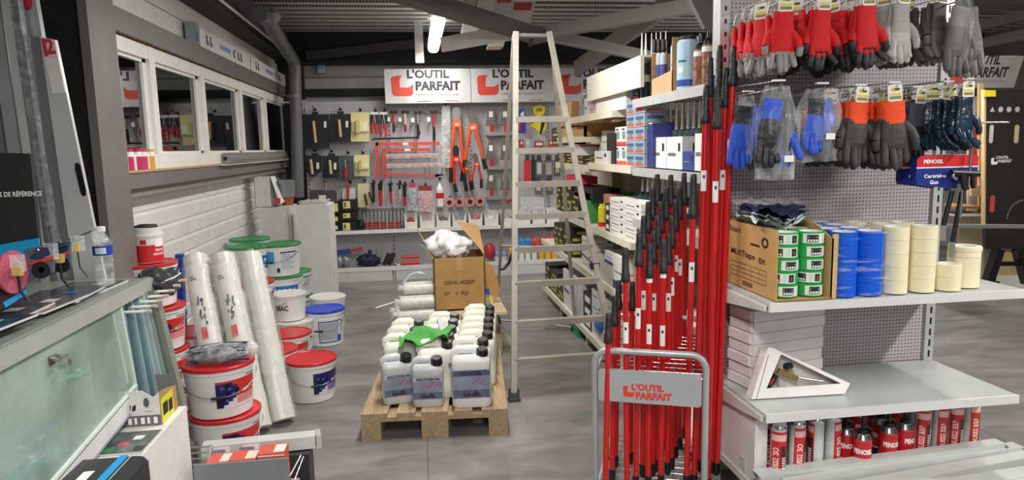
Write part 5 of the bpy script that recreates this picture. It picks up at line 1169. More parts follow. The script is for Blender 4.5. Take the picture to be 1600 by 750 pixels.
abox(862, 888, 196, 'A', '#2a2a26', 'yellow and black boxed pack in the far bay, upper', z=1.5, deco='yellow', dep=.15, x0=.06); abox(880, 893, 240, 'A', '#c4283a', 'red pack in the far bay', z=1.58, dep=.15, x0=.1, zt_=1.66)
for i, (xf, xn, yt) in enumerate([(872, 884, 236), (885, 896, 228), (897, 912, 247)]): abox(xf, xn, yt, 'B', '#22221c', 'yellow and black pack standing on the yellow pack shelf, %s' % ORD[i], 'pack', .14, z=1.353, deco='yellow', zt_=[1.44, 1.47, 1.42][i])
# fourth level
q = at(917, 250, x=AX+.12); c_ = V((q.x, q.y, 1.373)); A('white_tub', 'white plastic tub with red band lid', 'tub', [('tub', MB().lathe([(0, 0), (.085, 0), (.095, .11), (.1, .11)], c_, WHITE, 24)), ('lid', MB().lathe([(.102, .105), (.102, .13), (0, .135)], c_, m('#d8d2ce', .4), 24).lathe([(.1025, .115), (.1025, .125)], c_, m('#c0343c', .4), 24))])
abox(929, 950, 236, 'B', '#dedbd4', 'flat white box beside the tub', dep=.2, deco='line'); abox(948, 961, 208, 'B', '#19191b', 'black box leaning on the orange and white boxes', dep=.12, x0=.05)
for i, (xf, xn, yt, zz) in enumerate([(940, 949, 200, 1.52), (939, 948, 222, 1.44)]): abox(xf, xn, yt, 'B', '#e0ddd8', 'small white box stack behind the black box, %s' % ['upper', 'lower'][i], dep=.1, x0=.12, z=zz, zt_=zz+.075)
k = 0
for (xf, xn, rows_, nm) in [(961, 970, 2, 'far'), (970, 980, 2, 'near')]:
    for r_ in range(rows_): abox(xf, xn, 0, 'B', '#e2e4e2', 'tall orange footed white box, %s column, %s' % (nm, ['lower', 'upper'][r_]), dep=.14, x0=.06, z=1.373+r_*.118, zt_=1.373+r_*.118+.115, deco='orange')
for (xf, xn, n_, nm, dx) in [(979, 992, 5, 'far', .02), (992, 1008, 5, 'near', .02)]:
    for r_ in range(n_): abox(xf, xn, 0, 'B', '#9aa5b4', 'small blue and orange printed box, %s column, %s' % (nm, ['lowest', 'second up', 'third up', 'fourth up', 'topmost'][r_]), dep=.12, x0=dx, z=1.373+r_*.073, zt_=1.373+r_*.073+.071, deco='stripe')
# third level
abox(885, 906, 275, 'C', '#d0283c', 'low red box in front of the black cases, third level', dep=.14, z=1.20, zt_=1.26); abox(898, 926, 287, 'C', '#16161a', 'black case on the third level', dep=.2, z=1.1, zt_=1.19)
for i, (xf, xn, yt) in enumerate([(870, 876, 290), (877, 884, 286), (885, 893, 284), (893, 905, 302)]): abox(xf, xn, yt, 'C', '#1f1f1a', 'yellow and black boxed set on the third level, %s from the far end' % ORD[i], 'boxed_set', .16, deco='yellow')
abox(908, 922, 303, 'C', '#3f8a3c', 'green box on the third level', dep=.16); abox(922, 931, 303, 'C', '#57a04a', 'second green box beside the yellow bottles', dep=.3, x0=.12)
for i, x in enumerate([929, 941]):
    q = at(x, 340, x=AX+.07); c_ = V((q.x, q.y, AZ['C']+.001)); A('yellow_bottle', ['yellow bottle with red base, farther', 'yellow bottle with red base, nearer'][i], 'bottle', [('body', MB().lathe([(0, 0), (.028, 0), (.028, .03)], c_, RED, 16).lathe([(.028, .03), (.028, .13), (.02, .14)], c_, m('#e4d62c', .4), 16)), ('cap', MB().lathe([(.02, .14), (.02, .155), (0, .155)], c_, YEL, 14))])
abox(943, 952, 305, 'C', '#c98a7a', 'pinkish box behind the black framed packs', dep=.1, x0=.1)
for i in range(3): abox(945, 952, 0, 'C', '#2a2c30', 'black framed white pack, %s' % ['bottom', 'middle', 'top'][i], 'pack', .08, z=.937+i*.062, zt_=.995+i*.062, deco='white')
for (xf, xn, nm) in [(952, 976, 'far'), (976, 1003, 'near')]:
    for r_ in range(5): abox(xf, xn, 0, 'C', '#e3e1dc', 'long flat white box, %s column, %s on the third level' % (nm, ['lowest', 'second up', 'middle', 'fourth up', 'topmost'][r_]), dep=.3, z=.937+r_*.046, zt_=.937+r_*.046+.044, deco='line')
# second level
for i, (xf, xn, yt) in enumerate([(866, 872, 350), (872, 879, 352), (880, 892, 356)]): abox(xf, xn, yt, 'D', '#1f1f1a', 'yellow and black pack on the second level, %s from the far end' % ORD[i], 'pack', .16, deco='yellow')
for r_ in range(4): abox(906, 922, 0, 'D', '#d6d4cf', 'small white and black box, %s of the stack on the second level' % ['bottom', 'second', 'third', 'top'][r_], dep=.16, z=.587+r_*.058, zt_=.587+r_*.058+.056, deco='line')
abox(928, 958, 378, 'D', '#bdb8b0', 'flat grey box on the second level', dep=.3, zt_=.72); abox(945, 958, 405, 'D', '#dfe2e8', 'white and blue box on the second level', dep=.12, deco='blue', z=.722, zt_=.8); abox(958, 975, 405, 'D', '#e8e6e0', 'white box beside the brown one on the second level', dep=.1, deco='blue'); abox(976, 990, 412, 'D', '#b58a58', 'small brown box on the second level', dep=.14, zt_=.70); abox(990, 1012, 400, 'D', '#8a8580', 'grey box on the second level behind the poles', dep=.2)
# lowest level
for i, (xf, xn, yt) in enumerate([(852, 859, 412), (860, 870, 406), (870, 880, 412)]): abox(xf, xn, yt, 'E', '#22211a', 'yellow and black box on the lowest level, %s from the far end' % ORD[i], dep=.2, deco='yellow', zt_=.36-.02*i)
abox(880, 896, 432, 'E', '#dcdad6', 'upright white box, farther of two on the lowest level', dep=.18, deco='line'); abox(897, 908, 440, 'E', '#d3d4d4', 'upright white box, nearer of two on the lowest level', dep=.14)
for r_ in range(3): abox(908, 922, 0, 'E', '#2c2f33', 'dark grey box on the lowest level, %s' % ['bottom', 'middle', 'top'][r_], dep=.16, z=.131+r_*.09, zt_=.131+r_*.09+.087, deco='white')
for (xf, xn, n_, nm) in [(922, 938, 4, 'far'), (939, 962, 4, 'near')]:
    for r_ in range(n_): abox(xf, xn, 0, 'E', '#dadbda', 'white carton, %s column, %s on the lowest level' % (nm, ['bottom', 'second up', 'third up', 'top'][r_]), dep=.2, z=.131+r_*.085, zt_=.131+r_*.085+.082, deco='line')
q = blob(at(936, 505, x=AX+.02) + V((0, 0, .0)), .03, .08, .07, m('#3f6fb4', .3, vary=.5, scale=50), 4, .2, 4, 18); A('blue_pack', 'blue plastic pack in front of the white cartons', 'pack', q)
A('green_box', 'small green box on the floor under the lowest shelf', 'box', MB().box(at(903, 528, z=0)+V((0, 0, 0)), at(903, 528, z=0)+V((.14, .2, .085)), m('#1f8a4c', .5)))
# near shelves : nozzle cartridges and bottles
def cartridge(px, yb, ytip, x0, z0, col, lab, r=.023, bodyh=.19):
    q = at(px, (yb+ytip)/2, x=AX+x0); c_ = V((q.x, q.y, z0+.001)); zt2 = at(px, ytip, x=AX+x0).z; h = zt2-z0; bh = min(bodyh, h*.62)
    A('sealant_cartridge', lab, 'sealant cartridge', [('body', MB().lathe([(0, 0), (r, 0), (r, bh*.9), (r*.9, bh), (r*.4, bh+.006)], c_, m(col, .4), 14).lathe([(r+.0005, bh*.5), (r+.0005, bh*.7)], c_, m('#dfe3e4', .4), 14)), ('nozzle', MB().lathe([(r*.42, bh), (r*.36, bh+.02), (.003, h), (0, h)], c_, m('#e9eaea', .4), 12))])
CC = ['#1f3a36', '#23304e', '#24423a', '#2a3350']
for i, x in enumerate(range(1003, 1100, 9)): cartridge(x, 250, 172-(x-1003)*.17, .16, 1.372, CC[i % 4], 'nozzle cartridge in the front file on the boxed shelf, %s from the far end' % ORD[min(i, 11)])
for i, x in enumerate(range(1008, 1092, 12)): cartridge(x, 250, 166-(x-1003)*.17, .26, 1.372, CC[(i+1) % 4], 'nozzle cartridge in the rear file on the boxed shelf, %s from the far end' % ORD[min(i, 11)])
for i, x in enumerate(range(1004, 1078, 8)): cartridge(x, 330, 281-(x-1003)*.1, .12, 1.086, '#1d3a3c', 'nozzle cartridge on the lower near shelf, %s from the far end' % ORD[i], bodyh=.14)
for i, x in enumerate([1003, 1009]): cartridge(x, 130, 52, .08, 1.742, '#23272c', 'dark cartridge with white nozzle on the top near shelf, %s' % ['farther', 'nearer'][i])
for i, x in enumerate([1018, 1025, 1032, 1040]): cartridge(x, 130, 52-i, .30, 1.742, '#c9cfd4', 'pale cartridge behind the brown display carton, %s' % ORD[i])
def cbox(xf, xn, yt, z, col, lab, deco, dep=.07, x0=.06, cut=False):
    o = abox(xf, xn, yt, 'B', col, lab, 'cartridge_carton', dep, x0, 'carton', z, deco)
cbox(1017, 1041, 214, 1.372, '#e8e6e2', 'white carton of nozzle cartridges, farther', 'line'); cbox(1042, 1066, 213, 1.372, '#e8e6e2', 'white carton of nozzle cartridges, nearer', 'line'); cbox(1067, 1085, 237, 1.372, '#33408a', 'low blue carton of nozzle cartridges', 'line'); cbox(1086, 1102, 208, 1.372, '#e4e2de', 'white carton at the near end of the boxed shelf', 'line')
X0 = AX+.04; y1, y0 = Yof(992, 250, X0), Yof(1019, 250, X0); f = plane_map((X0, y1, 1.374), (0, -1, 0), (0, 0, 1)); W = y1-y0; h1 = at(1019, 192, x=X0).z-1.374
q = MB().prism([(0, 0), (W, 0), (W, h1), (W*.72, h1), (0, h1*.42)], f, -.12, 0, m('#e4e5e8', .45)); d = MB().patch(f, 0, 0, W, h1*.2, m('#2f3a78', .5)).patch(f, W*.72, h1*.2, W, h1*.98, m('#2f3a78', .5)); f2 = plane_map((X0, y0, 1.374), (1, 0, 0), (0, 0, 1)); d.patch(f2, 0, 0, .12, h1, m('#323d80', .5)).patch(f2, .02, h1*.4, .10, h1*.46, PAPER)
A('cartridge_carton', 'white and dark blue carton with sloping cut front', 'carton', [('carton', q), ('print', d)])
cbox(990, 1002, 94, 1.742, '#8c959c', 'small grey printed box at the far end of the top near shelf', 'line')
cbox(988, 1000, 130, 1.742, '#6f6a9c', 'low violet printed box at the end of the top near shelf', 'stripe')
X0 = AX+.05; y1, y0 = Yof(1018, 120, X0), Yof(1050, 120, X0); W = y1-y0; f = plane_map((X0, y1, 1.742), (0, -1, 0), (0, 0, 1)); ht = at(1050, 58, x=X0).z-1.742
q = MB().prism([(0, 0), (W, 0), (W, .11), (0, .09)], f, -.004, 0, m('#c9a07c', .7)).box((X0, y0, 1.743), (X0+.14, y0+.004, 1.742+ht), KRAFT).box((X0+.136, y0, 1.743), (X0+.14, y1, 1.742+ht), m('#9a6f4c', .7)).box((X0, y1-.004, 1.743), (X0+.14, y1, 1.742+ht*.85), KRAFT).box((X0, y0, 1.743), (X0+.14, y1, 1.747), KRAFT)
A('display_carton', 'brown display carton with cut front on the top near shelf', 'carton', q)
for i, x in enumerate([1023, 1030, 1037]):
    q = at(x, 100, x=X0+.04); c_ = V((q.x, q.y, 1.75)); hh = at(x, 62, x=X0+.04).z-1.75
    A('glue_tube', 'clear labelled bottle with black cap in the brown display carton, %s' % ['farthest', 'middle', 'nearest'][i], 'bottle', [('body', MB().lathe([(0, 0), (.018, 0), (.018, hh*.72), (.008, hh*.78)], c_, m('#c4ccd8', .2), 14)), ('label', MB().lathe([(.0185, hh*.3), (.0185, hh*.55)], c_, m('#4a4f8c', .4), 14)), ('cap', MB().lathe([(.010, hh*.76), (.014, hh*.8), (.012, hh), (0, hh)], c_, BLACK, 12))])
for i, (x, yt, r) in enumerate([(1058, 62, .032), (1075, 55, .052)]):
    q = at(x, 100, x=AX+.09); c_ = V((q.x, q.y, 1.743)); hh = at(x, yt, x=AX+.09).z-1.743; f = cyl_map(c_.x, c_.y, r, R(-140), c_.z)
    A('blue_bottle', ['slim pale blue bottle with black cap', 'broad pale blue canister with black cap'][i], 'bottle', [('body', MB().lathe([(0, 0), (r, 0), (r, hh*.86), (r*.8, hh*.92)], c_, m('#a9c6d8', .3), 22)), ('label', MB().patch(f, -r*.9, .02, r*.9, .05, m('#2f4a94', .4), .001, 8, 1).patch(f, -r*.5, .08, r*.1, .11, m('#d8dccf', .4), .001, 6, 1).patch(f, -r*.5, .13, r*.3, .14, m('#3c6f70', .4), .001, 6, 1)), ('cap', MB().lathe([(r*.85, hh*.9), (r*.85, hh*.97), (r*.3, hh), (0, hh)], c_, BLACK, 18))])
for i, (x, yt, yn) in enumerate([(1093, 78, 52), (1106, 70, 46)]):
    q = at(x, 100, x=AX+.07); c_ = V((q.x, q.y, 1.743)); h1 = at(x, yt, x=AX+.07).z-1.743; h2 = at(x, yn, x=AX+.07).z-1.743
    A('brown_bottle', ['brown patterned bottle with pointed black nozzle, farther', 'brown patterned bottle with pointed black nozzle, nearer'][i], 'bottle', [('body', MB().lathe([(0, 0), (.026, 0), (.026, h1*.88), (.024, h1)], c_, m('#8a5a44', .4, vary=.8, scale=60), 18).lathe([(.0265, h1*.82), (.0265, h1*.95)], c_, WHITE, 18)), ('nozzle', MB().lathe([(.02, h1), (.02, h1+.015), (.008, h1+.03), (.003, h2), (0, h2)], c_, BLACK, 14))])

# ================================================================== RIGHT BACKGROUND
q = at(1482, 137, y=5.0); Wd = at(1584, 137, y=5.0).x-at(1478, 137, y=5.0).x
f = plane_map(at(1478, 138, y=5.0), (1, 0, 0), (0, -.32, 1)); W = 1.0*Wd*1.0; H_ = .245
sc__ = W/460.
bd = MB().prism([(-.12, 0), (W, 0), (W, H_), (-.12, H_)], f, -.03, 0, m('#a9a7a3', .4)); l = MB(); g_ = lambda a, b_, c=0: f(a*sc__, b_*sc__, c)
l.prism([(-20+a*130, 30+b_*130) for a, b_ in LOGO], g_, 0, .002, RB); l.text("L'OUTIL", g_, 100, 140, 210, 60, SB, .03, .002); l.text('PARFAIT', g_, 140, 65, 245, 62, SB, .03, .002); l.text('FABRICANT DEPUIS 1920', g_, 145, 38, 235, 9, m('#7a7676', .5))
A('shop_sign', 'tilted grey shop sign at the far right, behind the glove display', 'sign', [('board', bd), ('lettering', l)])
wp = m('#c9ab80', .6, vary=.15, scale=5, stretch=(8, 1, 1))
def px_box(x0, y0, x1, y1, y, d, col): return pxp(MB(), rc(x0, y0, x1, y1), y, y+d, col)
BB = m('#2c2926', .45)
b_ = MB(); pxp(b_, [(1541, 140), (1620, 140), (1620, 352), (1540, 352)][::-1], 4.5, 4.53, BB); ed = px_box(1538, 140, 1541, 352, 4.5, .03, wp)
sl = []
for (a, c, e_, g2, col) in [(1545, 195, 1553, 224, '#c9c6c0'), (1584, 195, 1593, 224, '#cbb68a'), (1546, 305, 1555, 332, '#cc4a40')]:
    A0 = at(a, g2, y=4.498); A1 = at(e_, c, y=4.498); w_ = A1.x-A0.x; h_ = A1.z-A0.z; sl.append(('hand_slot', MB().prism(rrect(w_, h_, w_*.48, 5), plane_map((A0.x, 4.499, A0.z), (1, 0, 0), (0, 0, 1)), 0, .002, m(col, .5))))
mk = MB(); O = at(1548, 260, y=4.498); f = plane_map((O.x, 4.498, O.z), (1, 0, 0), (0, 0, 1)); brand(mk, f, .165, PAPER, PAPER, False)
for i in range(4):
    c_ = at(1550.5+i*13, 171, y=4.498); r_ = .02
    if i == 0: mk.add([V((c_.x-r_, 4.497, c_.z-r_*.8)), V((c_.x+r_, 4.497, c_.z-r_*.8)), V((c_.x, 4.497, c_.z+r_))], [(0, 1, 2)], m('#bdbab5', .5))
    else: mk.lathe([(.0, 0), (r_, 0)], (c_.x, 4.497, c_.z), m('#bdbab5', .5), 16, T=Matrix.Rotation(R(90), 3, 'X'))
yb = px_box(1538, 141, 1556, 151, 4.49, .006, m('#e8cf22', .5))
rg = MB(); c_ = at(1598, 340, y=4.49); 
for i in range(13): 
    a = R(80+100*i/12); rg.box((c_.x+.13*math.cos(a)-.004, 4.488, c_.z+.13*math.sin(a)-.004), (c_.x+.13*math.cos(a)+.004, 4.49, c_.z+.13*math.sin(a)+.004), m('#b0aca6', .5))
A('workbench_top', 'folded dark workbench board with white shop name, standing at the right edge', 'workbench', [('board', b_), ('wood_edge', ed), ('lettering', mk), ('yellow_tag', yb), ('scale_marks', rg)] + sl)
fr = MB(); y = 4.46
def pb(x0, y0, x1, y1, th, mt=BLACK, yy=4.46): return MB().bar(at(x0, y0, y=yy), at(x1, y1, y=yy), th, th, mt)
A('bench_stand', 'black steel stand under the workbench board', 'stand', [('apron', px_box(1540, 355, 1620, 389, 4.47, .03, BB)), ('leg', pb(1560, 389, 1543, 442, .06)), ('leg', pb(1590, 389, 1605, 442, .06)), ('crossbar', pb(1550, 412, 1610, 412, .03)), ('foot', MB().bar(at(1536, 442, y=4.4), at(1556, 442, y=4.55), .05, .03, BLACK))])
A('long_rail', 'long bright metal rail crossing behind the shelf end', 'rail', MB().bar(at(1478, 353, y=4.2), at(1625, 354, y=4.2), .03, .025, m('#b9bbba', .3, .6)))
for i, (x0, x1, y0, y1, yy, c) in enumerate([(1499, 1538, 330, 438, 5.0, '#cbb99a'), (1513, 1534, 150, 330, 5.1, '#b9aca0'), (1520, 1527, 190, 300, 5.02, '#b8443c'), (1530, 1537, 130, 335, 4.95, '#c7a274'), (1560, 1615, 395, 430, 5.3, '#cdb287')]):
    A('leaning_board', ['pale wood board standing behind the tape rolls', 'tall grey beige board behind the navy gloves', 'narrow red board behind the navy gloves', 'thin tall wood board beside the workbench board', 'pale wood board seen between the stand legs'][i], 'board', px_box(x0, y0, x1, y1, yy, .02, m(c, .6, vary=.12, scale=5, stretch=(8, 1, 1))))
for i, (x0, x1, y) in enumerate([(1492, 1538, 322), (1495, 1538, 334)]): A('shelf_slat', ['brown shelf edge behind the hanging rods, upper', 'white shelf edge behind the hanging rods, lower'][i], 'shelf', px_box(x0, y, x1, y+4, 4.9, .3, [m('#a9774a', .6), WHITE][i]))
A('handsaw_grip', 'pale wooden saw handle behind the gun cards', 'saw', px_box(1518, 290, 1536, 306, 4.925, .025, wp))
A('white_wall_box', 'pale box on the floor at the far right edge', 'box', px_box(1600, 420, 1660, 470, 5.6, .4, m('#c9c7c2', .5)))
q = blob(at(1575, 447, z=.04), .12, .05, .04, m('#1f6a68', .5), 2, .3, 3, 16); q.tube([at(1590, 440, z=.03), at(1605, 436, z=.05), at(1618, 446, z=.03)], .012, BLACK, 8); A('teal_tool', 'teal power tool lying on the floor by the stand', 'power tool', q)
A('hanging_bar', 'thin steel display bar reaching out at the upper right', 'bar', MB().tube([at(1480, 192, y=4.7), at(1576, 191, y=3.6)], .006, CHROME, 8))
for i, (a, b_, c, d_) in enumerate([(1535, 40, 1620, 15), (1535, 68, 1620, 50)]): brace(['pale roof beam at the top right corner', 'lower pale roof beam at the top right corner'][i], at(a, b_, y=7.0), at(c+120, d_-25, y=5.5), .08, .10, m('#6f6d69', .5), 'roof_beam')
A('upper_duct', 'wide dull grey duct at the top right corner', 'duct', MB().bar(at(1500, -6, y=6.5), at(1800, -30, y=5.5), .5, .3, m('#5f5d59', .5)))

# ================================================================== PALLETS
WOODP = m('#a28d6e', .8, vary=.22, scale=6, stretch=(12, 1, 12))
def pallet(o, ang, lab, w_=.76, L=1.16):
    o = V(o); u = V((math.cos(ang), math.sin(ang), 0)); v = V((-u.y, u.x, 0)); P_ = lambda a, b_, c: o+u*a+v*b_+V((0, 0, c)); ps = []
    def slab(a0, b0, z0_, a1, b1, z1_, nm):
        mb = MB(); vs = [P_(a, b_, c) for c in (z0_, z1_) for a, b_ in ((a0, b0), (a1, b0), (a1, b1), (a0, b1))]
        mb.add(vs, [(3, 2, 1, 0), (4, 5, 6, 7), (0, 1, 5, 4), (1, 2, 6, 5), (2, 3, 7, 6), (3, 0, 4, 7)], WOODP); ps.append((nm, mb))
    for a0, a1 in ((0, .135), (.185, .28), (.31, .45), (.48, .575), (w_-.135, w_)): slab(a0, 0, .122, a1, L, .144, 'deck_board')
    for b0 in (0, L/2-.07, L-.14): slab(0, b0, .1, w_, b0+.14, .122, 'cross_board')
    for a0 in (0, w_/2-.07, w_-.10):
        slab(a0, 0, 0, a0+(.10 if a0 != w_/2-.07 else .14), L, .022, 'runner')
        for b0 in (0, L/2-.07, L-.14): slab(a0, b0, .022, a0+(.10 if a0 != w_/2-.07 else .14), b0+.14, .1, 'block')
    A('wooden_pallet', lab, 'pallet', ps)
pallet((-.335, 3.475, 0), -.085, 'wooden pallet in the foreground carrying the white jerrycans')
pallet((-.21, 4.85, 0), -.05, 'second wooden pallet behind, under the brown carton', .78, 1.15)

def jerry_parts(w_, d_, h, col, label, milky=False):
    def ring(k, z, ox=0, rr=.028):
        pts = rrect(w_*k, d_*k, rr, 4); return [V((a-w_*k/2+ox, b_-d_*k/2, z)) for a, b_ in pts]
    b_ = MB(); rings = [ring(.94, 0), ring(1, .012), ring(1, h*.25), ring(.985, h*.27), ring(.985, h*.6), ring(1, h*.62), ring(1, h*.78), ring(.96, h*.86), ring(.8, h*.915, 0, .026)]; n = len(rings[0])
    vs = [p_ for r_ in rings for p_ in r_]; fs = [(i*n+k, i*n+(k+1) % n, (i+1)*n+(k+1) % n, (i+1)*n+k) for i in range(len(rings)-1) for k in range(n)]
    b_.add(vs, fs, col, True); b_.add(rings[0], [tuple(range(n))[::-1]], col); b_.add(rings[-1], [tuple(range(n))], col)
    hd = MB(); hd.tube([V((-w_*.42, 0, h*.84)), V((-w_*.40, 0, h*.95)), V((-w_*.3, 0, h*.99)), V((w_*.05, 0, h*.99)), V((w_*.12, 0, h*.95)), V((w_*.13, 0, h*.88))], d_*.16, col, 12, flat=1.0)
    nk = MB(); T_ = Matrix.Rotation(R(12), 3, 'X'); nk.lathe([(.026, 0), (.026, .02)], (w_*.3, -d_*.2, h*.87), col, 16, T=T_)
    cp = MB(); cp.lathe([(.031, .012), (.032, .014), (.030, .046), (.026, .05), (0, .05)], (w_*.3, -d_*.2, h*.87), BLACK, 18, T=T_)
    ps = [('body', b_), ('handle', hd), ('neck', nk), ('cap', cp)]
    if label:
        l = MB(); f = plane_map((-w_*.47, -d_*.5-.0015, h*.18), (1, 0, 0), (0, 0, 1)); W = w_*.94; H_ = h*.5
        l.patch(f, 0, 0, W, H_, m('#8d93a8', .45, vary=.25, scale=12), .0, 1, 1); l.patch(f, 0, 0, W, H_*.3, m('#5d6884', .45, vary=.3, scale=14), .0006); l.patch(f, 0, H_*.8, W, H_, m('#b4bac6', .45) if label == 'white' else m('#4f5d80', .45), .0008)
        l.prism([(W*.28, H_*.06), (W*.42, H_*.2), (W*.5, H_*.14), (W*.62, H_*.28), (W*.78, H_*.06)], f, .0008, .0012, m('#3b2f38', .5)); l.prism([(W*.25, H_*.1), (W*.31, H_*.3), (W*.34, H_*.1)], f, .0008, .0012, m('#3b2f38', .5))
        for k in range(5): l.patch(f, W*(.52+.07*k), H_*(.5+.09*(k % 3)), W*(.57+.07*k), H_*(.58+.09*(k % 3)), m('#c0505c', .5) if label == 'white' else m('#8d5f8f', .5), .0012)
        l.text('SOLUTION HA' if label == 'white' else 'XYLOSTEEL', f, W*.2 if label != 'white' else W*.12, H_*.82, W*.6 if label != 'white' else W*.8, H_*.13, INK if label == 'white' else m('#1d2438', .5), .05, .0014)
        ps.append(('label', l))
    return ps
JW = m('#dfe2e0', .35); JM_ = m('#cfd2d4', .3, trans=.12); JC = m('#e4e5d8', .4)
def jc(loc, rot, lab, proto=None, parts=None, grp=None):
    if proto: return dup(proto, loc, rot, lab)
    t = thing('jerrycan', lab, 'jerrycan', loc, rot, grp)
    for n_, mb in parts: mb.build(n_, t)
    return t
f0 = at(739, 637, z=.145); jc((f0.x, f0.y+.075, .145), R(-3), 'white jerrycan with blue label at the front right of the pallet', parts=jerry_parts(.205, .15, .30, JW, 'blue'))
J = jc((f0.x+.02, f0.y+.25, .145), R(-2), 'plain white jerrycan second in the right file', parts=jerry_parts(.205, .15, .30, JC, None))
for k in range(2, 7): jc((f0.x+.02+k*.02, f0.y+.075+k*.158+.0, .145), R([-2, 1, -3, 2, 0][k-2]), 'plain white jerrycan, %s in the right file' % ORD[k], J)
g0_ = at(671, 636, z=.145); S1_ = jc((g0_.x, g0_.y+.065, .145), R(-4), 'milky jerrycan with pale label in the middle of the front row', parts=jerry_parts(.165, .13, .245, JM_, 'white'))
g1_ = at(621, 632, z=.145); jc((g1_.x, g1_.y+.07, .145), R(10), 'milky jerrycan with pale label at the left of the front row, turned slightly', S1_)
for k in range(5): jc((f0.x-.18+k*.02, f0.y+.24+k*.156, .145), R([3, -2, 2, 0, -3][k]), 'plain white jerrycan, %s from the front in the middle file' % ORD[k], J)
for k in range(3): jc((f0.x-.37+k*.02, f0.y+.40+k*.17, .145), R([5, -3, 2][k]), 'plain white jerrycan, %s from the front in the left file' % ORD[k], J)
# green cloth and grey profile on the cans
g = []
rs = at(628, 556, y=3.72); re = at(705, 545, y=3.72)
for j in range(12):
    r_ = []
    for i in range(22):
        u = i/21; v = j/11; x = rs.x+(re.x-rs.x)*u; 
        z = .478+.02*math.sin(u*9+v*4)+noise.noise(V((u*6, v*5, 2)))*.022 - .05*max(0, .35-v)*(1 if u < .7 else .5) - .03*(u < .1)
        r_.append(V((x+noise.noise(V((v*3, u*2, 5)))*.02-.02*(1-v), 3.66+v*.22+noise.noise(V((u*4, 0, 8)))*.02, z)))
    g.append(r_)
GC = m('#4f9a4a', .9, bump=.5, scale=120); q = MB().sheet(g, GC); q.sheet([[p_-V((0, 0, .006)) for p_ in r_][::-1] for r_ in g], GC); A('green_cloth', 'crumpled green cloth lying on the jerrycans', 'cloth', q)
q = MB(); p0, p1 = at(687, 499, y=4.05), at(706, 570, y=3.62); q.bar(p0, p1, .034, .03, m('#a9adb0', .4, .4)); q.bar(p1, p1+V((.07, .0, -.0)), .03, .03, m('#a9adb0', .4, .4)); A('grey_bracket', 'grey angled metal bar lying across the jerrycans', 'metal bar', q)

# second pallet: wrapped rolls, carton, tube
RW = m('#d2d5cb', .3, vary=.12, scale=30)
for k, (py, zz, dx) in enumerate([(505, .20, 0), (487, .20, .02), (470, .20, .0), (492, .29, .02), (474, .29, .0), (456, .29, .03)]):
    y = 4.93+(k % 3)*.135+(.06 if k > 2 else 0); x0 = -.19+dx
    A('wrapped_roll', 'milky plastic wrapped roll on the second pallet, %s of the %s layer' % (['nearest', 'middle', 'farthest'][k % 3], ['lower', 'upper'][k // 3]), 'roll', [('roll', MB().tube([(x0, y, zz), (x0+.5, y, zz+.004)], .052, RW, 14)), ('end_twist', MB().tube([(x0+.01, y, zz), (x0-.02, y-.01, zz+.008), (x0-.045, y-.015, zz+.015)], [.045, .018, .026], FILMW, 10))])
q = MB(); q.tube([at(x, y, y=5.05) for x, y in ((629, 452), (632, 440), (641, 430), (652, 426), (664, 428), (672, 436))], .012, m('#b8c2c8', .2), 8); A('clear_hose', 'pale clear hose arching left of the brown carton', 'hose', q)
for k, (y, zz, x0, ln) in enumerate([(4.98, .385, -.15, .26), (5.10, .385, -.13, .25), (5.04, .475, -.12, .25)]):
    A('wrapped_roll', 'milky plastic wrapped roll left of the brown carton, %s' % ['front one', 'rear one', 'topmost one'][k], 'roll', [('roll', MB().tube([(x0, y, zz), (x0+ln, y, zz+.004)], .05, RW, 14)), ('end_twist', MB().tube([(x0+.01, y, zz), (x0-.02, y-.01, zz+.008), (x0-.045, y-.015, zz+.015)], [.045, .018, .026], FILMW, 10))])
A('white_strip', 'thin white strip sticking out left of the second pallet', 'strip', MB().bar(at(587, 481, y=4.9), at(619, 471, y=5.0), .014, .004, PAPER))
q = MB().bar((.16, 5.0, .315), (.60, 5.0, .325), .5, .02, m('#cbb999', .7)); A('flat_board', 'flat pale board under the brown carton', 'board', q)
K2 = m('#a9834f', .8, vary=.08, scale=15); bf = [at(680, 480, y=4.88), at(756, 473, y=4.88), at(763, 405, y=4.88), at(679, 404, y=4.88)]; zb = .336
x0, x1, zt3 = bf[0].x, bf[1].x, bf[3].z; dep = .36
q = MB(); e_ = .012
def wall(p, n0, n1): q.box(p[0], p[1], K2)
X0_, X1_ = x0-.0, x1+.012
q.box((X0_, 4.88, zb), (X1_, 4.885, zt3), K2); q.box((X0_, 4.88+dep, zb), (X1_, 4.885+dep, zt3), K2); q.box((X0_, 4.88, zb), (X0_+.005, 4.88+dep, zt3), K2); q.box((X1_-.005, 4.88, zb), (X1_, 4.88+dep, zt3), K2); q.box((X0_, 4.88, zb), (X1_, 4.88+dep, zb+.005), K2)
ta = MB().patch(plane_map((0, 4.88, 0), (1, 0, 0), (0, 0, 1)), (X0_+X1_)/2-.02, zt3-.09, (X0_+X1_)/2+.025, zt3, m('#b8935c', .4), .001)
f = plane_map((X0_, 4.88, zb), (1, 0, 0), (0, 0, 1)); W = X1_-X0_; H_ = zt3-zb; tx = MB(); TI = m('#4a3420', .8)
tx.text('CODE NO. 4472553XP', f, W*.19, H_*.49, W*.6, H_*.075, TI, .02); tx.text('QTY', f, W*.19, H_*.28, W*.12, H_*.07, TI, .02); tx.text('1', f, W*.43, H_*.28, W*.02, H_*.07, TI, .02); tx.text('PCS', f, W*.53, H_*.28, W*.13, H_*.07, TI, .02)
